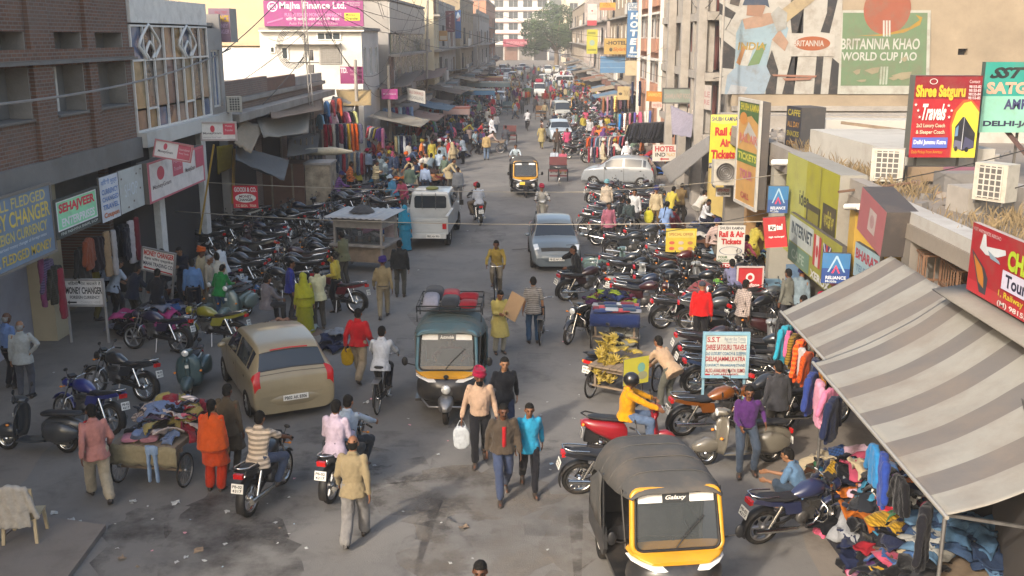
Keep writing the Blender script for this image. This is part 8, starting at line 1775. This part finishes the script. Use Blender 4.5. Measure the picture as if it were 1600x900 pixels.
# ---- cabin, tarps and canopies on the left
rust=mat("rusted_paint",(.30,.25,.18),.8,var=.5,scale=3,dirt=.9)
r_=empty("street_cabin",(-10.2,44.6,0),0,"brown street cabin with a rusty front panel behind the motorcycles","cabin")
m=MB();m.box((-.6,0,1.05),(2.0,1.6,2.1));m.build("cabin_body",mat("brown_boards",(.12,.055,.035),.7,var=.3,scale=2,dirt=.3),r_);m=MB();m.box((.98,-.1,1.05),(1.1,1.3,2.0));m.build("rusty_panel",rust,r_);m=MB();m.box((.98,-.1,2.1),(1.2,1.4,.1));m.build("panel_cap",wood_grey,r_)
for x in (-1.0,-.1):m=MB();m.bar((x,-.83,0),(x,-.83,2.1),.07);m.build("batten",wood,r_)
def tarp(name,label,pts,col,sag=.2,n=10,thick=.015,seed=0):
 a,b,c,d_=(Vector(p) for p in pts);g=[]
 for i in range(n+1):
  row=[]
  for j in range(n+1):
   u,v=i/n,j/n;p=a.lerp(b,u).lerp(d_.lerp(c,u),v);p.z-=sag*math.sin(math.pi*u)*math.sin(math.pi*v)+.06*noise.noise(Vector((u*5+seed,v*5,1)));row.append(p)
  g.append(row)
 m=MB();m.sheet(g,thick=thick);o=m.build(name,cloth_o,None,col);return tag(o,label,"tarpaulin")
P_=lambda px,py,Y:W(px,py,Y=Y)
X_=lambda px,py,X:W(px,py,X=X)
tarp("tarpaulin","slate grey tarpaulin sagging over the brown cabin",(X_(368,228,-11),X_(452,250,-9.9),X_(444,282,-9.2),X_(368,250,-10.3)),'5c5e60',.35)
tarp("tarpaulin","tan tarpaulin sheet under the low brick building",(X_(375,186,-11.4),X_(412,198,-10.9),X_(392,240,-10.0),X_(366,224,-10.6)),'9a8870',.1,seed=3)
tarp("tarpaulin","wide grey brown tarpaulin over the stall beside the lattice pole",(X_(400,184,-11.4),X_(484,172,-11.2),X_(482,208,-9.7),X_(412,216,-10.2)),'8a8274',.25,seed=5)
tarp("tarpaulin","faded brown sheet hung below the rusty parapet",(X_(420,168,-11.3),X_(500,150,-11.2),X_(505,172,-10.2),X_(425,186,-10.4)),'7a6858',.15,seed=6)
tarp("tarpaulin","dark patched tarpaulin behind the slate one",(X_(452,215,-11.1),X_(500,205,-10.8),X_(496,238,-9.4),X_(448,246,-9.8)),'4a4844',.2,seed=16)
for k in range(5):
 a_=X_(452+9*k,285,-10.9+.15*k);m=MB();m.bar((a_.x,a_.y,0),(a_.x+.1,a_.y,2.9),.06);tag(m.build("bamboo_prop",wood),"bamboo prop under the left tarpaulins, %s from the cabin"%("nearest","second","third","fourth","farthest")[k],"pole")
rs_=random.Random(77)
for k in range(16):
 y=60+7.5*k+rs_.uniform(-2,2);x=-8.3+rs_.uniform(-.4,.6);z=rs_.uniform(2.3,3.1);c=rs_.choice(['7a6c5c','8a8274','5c5e60','6a5c52','7c645c','4a6a80','9a8870','6a3c38']);tarp("tarpaulin","%s cloth canopy, %s in the far left row"%(cname(c),("first second third fourth fifth sixth seventh eighth ninth tenth eleventh twelfth thirteenth fourteenth fifteenth sixteenth").split()[k]),((x-1,y-2.5,z+.5),(x+2.0,y-2.2,z-.1),(x+2.2,y+2.4,z),(x-1,y+2.6,z+.5)),c,.3,6,seed=k)
 y+=3;x=7.6+rs_.uniform(-.5,.5);c=rs_.choice(['7a6c5c','8a8274','5c5e60','5a7a94','9a8870','8a5a40']);y0_=y+22
 tarp("tarpaulin","%s cloth canopy, %s in the far right row"%(cname(c),("first second third fourth fifth sixth seventh eighth ninth tenth eleventh twelfth thirteenth fourteenth fifteenth sixteenth").split()[k]),((x-1.6,y0_-2,z-.1),(x+1,y0_-2.2,z+.4),(x+1,y0_+2.4,z+.5),(x-1.7,y0_+2.2,z)),c,.25,6,seed=k+40)
 if k<11:
  heap(26,-6.6+rs_.uniform(-1,1),y+1,1.1,1.8,1.0,"on the far left stalls, %s heap"%ORD[k],CL+DK,(1.2,1.9));heap(22,6.3+rs_.uniform(-.4,.6),y+19,.9,1.8,1.0,"on the far right stalls, %s heap"%ORD[k],CL+DK,(1.2,1.9))
tarp("tarpaulin","pale ochre canvas hung between poles at the left stalls",(P_(525,140,58),P_(580,140,58),P_(580,165,56),P_(530,165,56)),'a08a62',.2,seed=7)
tarp("tarpaulin","grey canvas slanting over the hanging clothes",(P_(520,150,57),P_(556,160,57),P_(545,190,54),P_(510,175,54)),'7a7670',.1,seed=8)
tarp("tarpaulin","brown cloth canopy further along the left stalls",(P_(600,120,72),P_(660,110,76),P_(640,135,66),P_(590,140,64)),'6a5c52',.3,seed=9)
tarp("tarpaulin","dull pink canopy over the far left stalls",(P_(650,112,90),P_(700,105,96),P_(690,120,80),P_(645,128,76)),'7c645c',.3,seed=10)
tarp("tarpaulin","long grey canopy along the hazy left stalls",(P_(700,100,130),P_(740,96,150),P_(735,106,125),P_(690,114,100)),'6c6a66',.3,seed=11)
m=MB();m.loft([ring(-1.2,.12,1.95,2.10),ring(-.7,.3,1.88,2.2),ring(.4,.34,1.86,2.22),ring(1.2,.1,1.95,2.05)]);o=m.build("rolled_canopy",cloth_o,None,'b4aa94');o.location=(-9.3,46.2,.35);o.rotation_euler=(0,0,R(-78));tag(o,"rolled cream canopy tied above the stall by the lattice pole","canopy")
tarp("tarpaulin","grey sloping awning below the white hotel board on the right",(P_(1032,262,50),P_(1048,288,47),P_(1112,232,40),P_(1108,212,43)),'85807a',.1,seed=12)
tarp("tarpaulin","patchwork printed banner slung over the right stalls",(P_(1048,165,50),P_(1085,180,48),P_(1080,215,46),P_(1050,210,48)),'8a8490',.25,seed=13)
for i,(x0_,y0_,x1_,y1_,w_) in enumerate(((312,365,334,226,.22),(364,318,366,232,.2))):
 a,b=W(x0_,y0_,Y=34.6+3.6*i),W(x1_,y1_,Y=34.8+3.6*i);m=MB();m.bar(a,b,w_,.06);tag(m.build("yellow_board",flat('a8842c')),("long slanting yellow and white board propped by the glazed building","upright yellow plank beside the red oval sign")[i],"board")
tarp("yellow_banner","sagging yellow banner between the boards by the glazed building",(P_(338,228,37.2),P_(364,226,38),P_(362,262,38),P_(340,272,37.2)),'a08c30',.05,seed=15)
# ---- left clothes stalls
rail(P_(574,196,56),P_(600,200,55),['3a5a8a','a04048','b8b0a8','24304a','8a7a34','5a3878','c07090'],"between the concrete pole and cream seated man",('shirt0','drape'),.2,True,1.2)
rail(P_(640,190,70),P_(680,186,74),['8a2434','1c2440','c0b8bc','b06030','3a7a50','5a6a78'],"beyond the white banner on the left",('shirt1','drape'),.3,True,1.4)
rail(P_(505,158,52),P_(535,152,52.6),['4a7ab0','a04048','c05828','8ab0d0','4a7ab0','9a3c44'],"high on the left stall by the lattice pole",('shirt1',),.3,True,1.4)
rail(P_(497,178,51.5),P_(556,172,53),['8ab0c8','1c2440','a04868','c8b0bc','141418','802038','c87898','141418','c0c080'],"in the middle row of the left stall",('shirt0','shirt2'),.24,False,1.2)
rail(P_(505,194,51),P_(565,192,52),['a01c30','8a1c2c','b8b0a0','1c2038','701c3c','24304a','b08a20','c05818','c05010','5a5a70'],"in the lowest row of the left stall",('drape','shirt1'),.2,False,1.5)
rail(P_(527,235,49),P_(568,238,48.2),['2a3c54','5a6c80','6a2030','8a2434','3a4a60','7a7468','5a6a7a','9a8c78'],"of trousers at the near left stall",('trousers','drape'),.14,True,1.1)
rail(P_(616,212,59),P_(642,212,59.4),['b8a878','8a9a9c','1c2444','c4c8cc','1c2444','24284c','3c3458'],"of trousers beside the man in pale green",('trousers','drape'),.15,True,1.2)
rail(P_(598,168,66),P_(645,166,67),['7a98c0','b0b8c8','3a5a8a','8a3048','a8c0d0','2c4c78','5a3878'],"under the small magenta sign",('shirt0','trousers'),.25,True,1.3)
for px,py,n,lab,cols in ((600,300,40,"in the long heap along the left stalls",CL+DK),(560,320,26,"in the heap near the standing man in pale shirt",DK+['3a7a9a','b8b0a8']),(580,270,26,"in the purple and white heap",['4a2c6c','c0c0c8','3a2a54','8aa0b8','24243c','a8a8b0']),(620,360,30,"in the heap between kiosk and pickup",CL),(660,290,24,"in the shoe and cloth heap above the pickup",['8a6a40','241c1c','b07850','3a2c28','c0b0a0','5a2024']),(640,255,20,"in the shoe heap by the white turbans",['b0a090','6a4030','241c1c','a05038','c0b8b0'])):
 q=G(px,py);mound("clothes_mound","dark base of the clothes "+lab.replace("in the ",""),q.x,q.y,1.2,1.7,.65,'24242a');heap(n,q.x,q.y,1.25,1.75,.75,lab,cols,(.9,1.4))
# ---- right stalls
rail(P_(916,214,62),P_(978,212,61),['a04828','c05020','2c3c5c','8a3a48','6a8098','b0a8a0','3a4a58','a86070','5a6a78','c0a898','4a3a50'],"in the long right rail behind the silver hatchback",('shirt0',),.16,True,1.15)
rail(P_(918,230,60),P_(962,228,60),['8a2434','c0b8bc','3a3c5a','8a2434','b0a8b0','5a4868'],"in the lower right rail near the elderly man",('drape','shirt0'),.16,True,1.0)
rail(P_(990,192,60),P_(1042,190,57),['141418','1c1c22','101014','22242c','141418','1a1a22'],"of black jackets at the right stalls",('shirt1',),.16,True,1.5)
rail(P_(965,178,66),P_(1020,172,66),['2a78b8','c0b8b0','a06070','5a4a90','b85878','c8c0b8','4a5a90','8a4a50'],"of bright jackets above the right stalls",('shirt1',),.3,True,1.4)
rail(P_(940,152,80),P_(985,146,80),['8a5a3c','b88aa0','38304c','c0a060','6a4858','2c2c38'],"of shawls farther along the right stalls",('drape','shirt1'),.3,True,1.6)
rail(P_(983,128,74),P_(1006,126,74),['b0a070','c05828','1c2440','b84878'],"of orange and navy coats under the cream board",('shirt1','drape'),.4,True,1.7)
for cx,cy,rx,ry,n,h,lab,cols in ((7.0,33.5,.9,2.2,46,.85,"in the blue clothes heap behind the yellow poster",['2a5a94','3a88a8','1c2440','24786c','8aa8b8','141c30','6a1c2c','a8b0b8','2c4878','101420']),(6.6,37.5,.9,1.5,24,.8,"in the mixed heap under the wall air conditioner",CL+DK),(6.0,57,1.5,.9,26,1.15,"in the orange and red heap behind the silver hatchback",['c03c1c','c05818','a01c28','5a3878','2c5aa0','3a6ab0']),(6.2,78,1.0,5,40,.9,"in the colourful hazy heap on the right",CL),(6.0,27.5,.7,1.0,16,.6,"beside the phone stall board",DK+['b8a030','3a5a8a'])):
 mound("clothes_mound","dark base of the clothes "+lab.replace("in the ",""),cx,cy,rx,ry,h*.9,'1e2028');heap(n,cx,cy,rx,ry,h,lab,cols,(.9,1.35))
q=G(1100,500);mound("cloth_bundle","large dusty red cloth bundle behind the man in red jacket",q.x,q.y+.6,.85,.6,.95,'7a3c40')
m=MB();m.box((6.3,27.6,.8),(1.3,.9,.06));tag(m.build("stall_table",flat('5c7c8c')),"pale blue stall table beside the red phone board","table")
# ---- far stalls
def far_stall(label,x,y,col,col2,w=3.2,h=2.3):
 r_=empty("market_stall",(x,y,0),0,label,"stall","far market stalls");m=MB();m.box((0,0,h),(w,1.6,.12));m.build("canopy",flat(col),r_);m=MB();m.box((0,-.82,h-.28),(w,.04,.42));m.build("valance",flat(col2),r_)
 for px in (-w/2+.1,w/2-.1):
  for py in (-.7,.7):m=MB();m.bar((px,py,0),(px,py,h),.08);m.build("post",flat(col2),r_)
 m=MB();m.box((0,0,.8),(w*.9,1.4,.1));m.build("counter",wood_grey,r_)
far_stall("blue framed stall with pale roof on the left of the road",-5.3,104,'9a9a90','4a80a8');far_stall("long low stall with tan roof behind the blue one",-5.0,121,'8a8c84','6a7c80',5)
far_stall("small stall with red and white scalloped canopy",-5.7,79,'b06a58','c8a8a0',2.0,2.2);far_stall("orange and blue stall before the far white cars",-5.8,138,'b08850','8a5a4c',4)
q=G(772,240);cart("handcart","empty dark handcart standing in the road beside the man in tan shirt",(q.x-.2,q.y+.8),85,1.8,1.1)
# ---- cycle rickshaws
def cycle_rickshaw(label,x,y,rz,col):
 r_=empty("cycle_rickshaw",(x,y,0),R(rz),label,"cycle rickshaw","cycle rickshaws");parts,_w=make_proto('cycle')
 for pn,par,me,c in parts:
  if par is None and pn not in ("rear_wheel",) and not pn.startswith("carrier"):o=bpy.data.objects.new(pn,me);C.objects.link(o);o.parent=r_;o.location=(0,.8,0)
 for s_ in (-.5,.5):
  w_=MB();w_.lathe([(.30,-.02),(.34,0),(.30,.02)],22,T(s_,-.5,.34)@AX,closed=True);w_.build("wheel",rubber,r_)
 m=MB();m.box((0,-.5,.62),(.95,.75,.10));m.box((0,-.22,.35),(.9,.25,.06));m.build("deck",flat(col),r_);m=MB();m.box((0,-.5,.76),(.9,.55,.16));m.build("seat",vinyl,r_);m=MB();m.box((0,-.84,1.02),(.92,.08,.5));m.build("backrest",flat(col),r_);return r_
for k,(x,y,rz) in enumerate(((-1.6,73,178),(-2.4,101,182),(1.5,118,2),(-.6,128,180))):cycle_rickshaw('cycle rickshaw far up the road, %s of four'%('nearest','second','third','farthest')[k],x,y,rz,('5a2a2c','2c4a5a','6a4a2c','3a5a3a')[k])
q=G(873,290);cycle_rickshaw("cycle rickshaw with two passengers facing the camera beside the far auto rickshaw",q.x,q.y+1,180,'5a2a2c');q=G(845,188);cycle_rickshaw("loaded cycle rickshaw coming down the middle of the far road",q.x,q.y,180,'6a4a2c')
# ---- small things: chair, bags, cardboard, litter
q=G(42,846);r_=empty("plastic_chair",(q.x,q.y,0),R(8),"plastic chair draped with a white shirt at the lower left","chair");pm=mat("plastic_tan",(.42,.33,.2),.5,dirt=.2)
for x in (-.22,.22):
 for y,t_ in ((-.2,-.06),(.2,.04)):m=MB();m.bar((x*1.1,y+t_,0),(x,y,.44),.045);m.build("leg",pm,r_)
m=MB();m.box((0,0,.455),(.5,.46,.03));m.build("seat",pm,r_);m=MB();m.box((0,-.22,.72),(.48,.04,.48),M=rotm(8,0,0));m.build("backrest",pm,r_)
garment('shirt1',(q.x,q.y-.28,1.04),R(8),'b8b0a4',"",.95,label="white shirt draped over the chair back at the lower left")
def bagm(p,col,label,s=1.0):
 m=MB();m.loft([ring(-.06,.10,-.34,-.04),ring(-.05,.14,-.38,.0),ring(.05,.14,-.38,.0),ring(.06,.10,-.34,-.04)]);m.tube([(-.08,0,-.02),(-.03,0,.10),(.03,0,.10),(.08,0,-.02)],.012,6);me=remesh(m,"carrier_bag",.014,cloth_o,1,.012,14);o=bpy.data.objects.new("carrier_bag",me);C.objects.link(o);o.location=p;o.color=lin(col);o.scale=(s,)*3;tag(o,label,"bag")
q=G(750,722);bagm((q.x-.32,q.y-.05,.70),'b8bcc0',"white plastic carrier bag held by the crimson turbaned man",1.1);q=G(562,596);bagm((q.x-.27,q.y+.12,.72),'c8a018',"yellow bag held by the young man in red");q=G(1024,358);bagm((q.x-.3,q.y-.2,.78),'c0b838',"yellow bag held by the khaki uniformed man",1.3)
q=G(780,552);m=MB();m.box((0,0,0),(.025,.40,.62));o=m.build("cardboard_sheet",mat("cardboard",(.34,.22,.12),.8,var=.1));o.location=(q.x+.35,q.y-.2,1.22);o.rotation_euler=(R(20),R(12),R(60));tag(o,"brown cardboard sheet carried by the woman in pale yellow","cardboard")
q=G(158,782);m=MB();m.box((0,0,0),(.26,.34,.012));o=m.build("newspaper",plate_white);o.location=(q.x-.08,q.y+.36,1.06);o.rotation_euler=(R(35),R(10),R(20));tag(o,"white papers held by the man in pink shirt","paper")
lt=random.Random(8);lm=[mat("litter_white",(.40,.40,.38),.7,var=.2),mat("litter_blue",(.3,.42,.5),.6,var=.2),mat("litter_pink",(.55,.25,.28),.7),mat("litter_brown",(.2,.14,.09),.8)]
spots=[(190,874),(725,826),(310,862),(580,625),(572,630),(85,803),(110,815),(122,818),(275,788),(208,785),(355,801),(352,852),(430,818),(640,665),(860,735),(855,860),(250,700),(238,862),(215,887),(1005,690),(812,640),(905,620),(898,655),(180,820),(690,818),(700,690),(340,640),(555,640),(600,640),(960,655),(120,625),(84,583),(930,560),(845,650),(510,770),(460,820)]+[(lt.uniform(120,1000),lt.uniform(560,890)) for _ in range(60)]+[(lt.uniform(620,900),lt.uniform(260,540)) for _ in range(24)]
for i,(px,py) in enumerate(spots):
 q=G(px,py);s_=lt.uniform(.025,.07) if i>10 else lt.uniform(.07,.16);m=MB();n=5
 m.sheet([[(s_*(a/3-.5)+lt.uniform(-.01,.01),s_*.8*(b/3-.5)+lt.uniform(-.01,.01),.012+lt.uniform(0,.3)*s_) for b in range(4)] for a in range(4)],smooth=False);o=m.build("litter_scrap",lm[0 if lt.random()<.6 else lt.randrange(4)]);o.location=(q.x,q.y,0);o.rotation_euler=(0,0,lt.uniform(0,6));tag(o,"scrap of paper litter lying on the road","litter","litter on the road")
# ------------------------------------------------------------------ poles and wires
pole_m=mat("pole_concrete",(.30,.275,.24),.85,var=.2,scale=3,dirt=.4)
POLES={}
def pole(key,label,px,py,Y,ztop,r=.11,m_=None,arm=True,lattice=False,tilt=0.0):
 p=W(px,py,Y=Y);r_=empty("utility_pole",(p.x,Y,0),0,label,"pole","utility poles");POLES[key]=Vector((p.x+tilt,Y,ztop))
 if lattice:
  m=MB()
  for s_ in (-.09,.09):
   m.bar((s_,0,0),(s_*.7+tilt,0,ztop),.05)
  for k in range(int(ztop/.5)):z=k*.5;m.bar((-.09+tilt*z/ztop,0,z),(.09+tilt*z/ztop,0,z+.4),.025)
  m.build("shaft",steel,r_)
 else:m=MB();m.tube([(0,0,0),(tilt,0,ztop)],[r,r*.7],8);m.build("shaft",m_ or pole_m,r_)
 if arm:
  m=MB();m.bar((-.7+tilt,0,ztop-.5),(.7+tilt,0,ztop-.5),.07);m.build("cross_arm",steel,r_)
  for x in (-.6,-.2,.2,.6):m=MB();m.lathe([(.0,0),(.035,.02),(.045,.06),(.02,.12),(0,.13)],8,T(x+tilt,0,ztop-.465));m.build("insulator",lamp_glass,r_)
 return r_
pole('A',"steel lattice pole with coiled cables by the left stalls",492,200,50.5,11.5,lattice=True,tilt=-.35)
pole('B',"pale concrete pole among the left garment stalls",557,150,57,6.2,.12,arm=False)
pole('C',"cream concrete pole carrying the small magenta sign",608,150,62.2,5.8,.12,arm=False)
pole('D',"tall pole with cross arm and tangled wires beyond the left stalls",663,60,84,12.5,tilt=.4)
pole('E',"tall pole beside the concrete galleries on the right",1126,120,43.5,9.3,.07,arm=False)
pole('F',"slim pole in front of the salmon building",1085,90,52,9.5,.05,arm=False)
pole('G',"far thin pole near the maroon hotel sign",748,40,150,13,.1)
pole('H',"grey pole by the rusty cabin front",440,240,46.8,3.6,.06,arm=False)
rw=random.Random(2);coil=MB();pa=POLES['A']
for k in range(5):coil.tube([(pa.x-.5+.55*math.cos(a*math.pi/10)*(1+.1*k),pa.y-.1-.03*k,6.9+.75*math.sin(a*math.pi/10)*(1+.08*k)) for a in range(20)],.014,5,closed=True)
o=coil.build("cable_coil",wire_m);tag(o,"loops of black cable hanging on the lattice pole","cable")
m=MB();m.lathe([(0,0),(.09,0),(.09,.5),(0,.5)],10,T(pa.x+.35,pa.y,6.3));m.box((pa.x+.3,pa.y,5.9),(.25,.2,.4));m.box((pa.x-.1,pa.y-.05,6.2),(1.6,.06,.06));tag(m.build("junction_box",concrete_dk),"cluster of boxes on the lattice pole arm","box")
def wire(label,a,b,sag,r=.012,mtl=None):
 m=MB();m.tube(catenary(a,b,sag,18),r,5,caps=False);tag(m.build("overhead_wire",mtl or wire_m),label,"wire","overhead wires")
pale=mat("cable_pale",(.30,.26,.2),.7,var=0)
wire("thick grey cable crossing in front of the brick building",W(-20,165,Y=19),W(360,76,Y=40),.3,.03,mat("cable_grey",(.22,.21,.2),.6,var=0))
wire("cable climbing from the glazed building to the lattice pole",W(350,80,Y=39),POLES['A']+Vector((0,0,-1.2)),.2,.02)
wire("pale cable sagging across the parked motorcycles",W(320,285,Y=36),W(960,300,Y=40),.12,.012,pale)
wire("lower pale cable crossing the road above the sedan",W(250,328,Y=33),W(1230,345,Y=25),.25,.012,pale)
wire("cable running along the right stalls at head height of signs",W(880,300,Y=40),W(1240,270,Y=27),.1,.010,pale)
wire("dark cable from the pickup roof line to the right stalls",W(800,390,Y=35),W(1210,330,Y=26),.15,.009)
wire("cable over the shop roof in front of the red hoarding",W(1236,300,Y=27),W(1600,235,Y=20),.15,.012)
wire("second cable over the shop roof near the parapet",W(1236,345,Y=26),W(1600,290,Y=19),.2,.012)
wire("thin pipe crossing above the yellow board",W(1310,300,Y=22),W(1430,285,Y=22.5),.0,.03,mat("pipe_rust",(.14,.08,.05),.7))
for i,(a,b,lab) in enumerate((('A','D','lattice pole to the tall far pole'),('D','G','tall far pole to the hotel pole'),('A','B','lattice pole to the concrete pole'),('B','C','between the two concrete poles'),('C','D','magenta sign pole to the tall far pole'),('E','F','between the two right side poles'))):
 for k in range(3):wire("overhead wire, %s, from %s"%(("upper","middle","lower")[k],lab),POLES[a]+Vector((-.4+.4*k,0,-.3-.35*k)),POLES[b]+Vector((-.3+.3*k,0,-.3-.3*k)),.5+.25*k,.014)
wire("wire from the finance hoarding down to the lattice pole",W(420,60,Y=58),POLES['A']+Vector((0,0,-3.5)),.4,.014)
wire("wire crossing in front of the finance hoarding",W(340,150,Y=44),W(580,-60,Y=62),.6,.016)
wire("wire from lattice pole across the street to the concrete galleries",POLES['A']+Vector((0,0,-1)),W(1060,95,Y=58),1.2,.012)
wire("wire from the tall far pole across to the hotel building",POLES['D']+Vector((0,0,-1)),W(985,60,Y=86),1.0,.014)
wire("wires draped along the right galleries",W(1003,110,Y=70),W(1130,120,Y=44),.3,.014)
wire("wire drooping before the salmon pillars",W(960,95,Y=86),W(1060,60,Y=60),.4,.014)
wire("slanting cable from the lattice pole down over the tarpaulins",POLES['A']+Vector((0,0,-5)),W(330,235,Y=38),.25,.016)
rw2=random.Random(9)
for k in range(14):
 a=W(rw2.uniform(440,640),rw2.uniform(-30,60),Y=rw2.uniform(48,66));b=W(rw2.uniform(600,760),rw2.uniform(0,110),Y=rw2.uniform(70,130));wire("tangled overhead wire among the left poles, %s strand"%("first second third fourth fifth sixth seventh eighth ninth tenth eleventh twelfth thirteenth fourteenth").split()[k],a,b,rw2.uniform(.3,1.4),.016)
# white pipes between the yellow board and the pink box
m=MB();m.tube([W(1208,254,Y=28.5),W(1236,254,Y=28)],.09,10);tag(m.build("drain_pipe",white_paint),"short white pipe left of the large yellow board","pipe")
m=MB();m.tube([W(1322,323,Y=22),W(1342,323,Y=21.5)],.07,10);tag(m.build("drain_pipe",white_paint),"short white pipe between yellow board and pink box","pipe")
# ------------------------------------------------------------------ tree closing the street
leaf_m=mat("tree_leaf",(.05,.085,.025),.7,var=.4,scale=.4)
tr=empty("street_tree",(W(868,95,Y=240).x,240,0),0,"broad green tree at the end of the street","tree");tr.scale=(1.35,1.2,1.08);m=MB();m.tube([(0,0,0),(.2,0,2),(.1,0,4.5)],[.5,.42,.35],10);rt_=random.Random(4);ends=[]
for k in range(9):
 a=k*.7;e=Vector((4.5*math.cos(a)*rt_.uniform(.6,1),4*math.sin(a),7+rt_.uniform(-1,3.5)));m.tube([(.1,0,4),Vector((.1,0,4)).lerp(e,.5)+Vector((0,0,.6)),e],[.26,.15,.06],6);ends.append(e)
m.build("trunk",wood,tr)
m=MB();lo=[]
clumps=[(Vector((rt_.gauss(0,3.2),rt_.gauss(0,2.5),rt_.gauss(8,2.5))),rt_.uniform(.8,1.9)) for _ in range(46)]
clumps=[(c,r) for c,r in clumps if c.z>3.4 and (c.x/7)**2+((c.z-8)/5.4)**2<1.05]
for c,r in clumps:
 for _ in range(int(260*r)):
  d_=Vector((rt_.gauss(0,1),rt_.gauss(0,1),rt_.gauss(0,1))).normalized();p=c+d_*r*rt_.uniform(.55,1.05);s_=rt_.uniform(.12,.26);u=Vector((rt_.gauss(0,1),rt_.gauss(0,1),rt_.gauss(0,1))).normalized();v=u.orthogonal().normalized()
  m.add([p+u*s_,p+v*s_*.6,p-u*s_,p-v*s_*.6],[(0,1,2,3)])
m.build("crown",leaf_m,tr)
# ------------------------------------------------------------------ haze over the street
hz=MB();hz.box((0,230,24),(150,560,50));ho=hz.build("haze",MATS["concrete"]);ho.data.materials.clear()
hm_=bpy.data.materials.new("haze_air");hm_.use_nodes=True;n_=hm_.node_tree;n_.nodes.remove(n_.nodes["Principled BSDF"]);pv_=n_.nodes.new("ShaderNodeVolumePrincipled")
pv_.inputs["Color"].default_value=(.92,.92,.93,1);pv_.inputs["Density"].default_value=.0007;pv_.inputs["Anisotropy"].default_value=.0
n_.links.new(pv_.outputs[0],n_.nodes["Material Output"].inputs["Volume"]);ho.data.materials.append(hm_);tag(ho,kind="stuff")
sc.cycles.volume_bounces=1;sc.cycles.volume_step_rate=4.0
bpy.data.scenes.remove(TS)
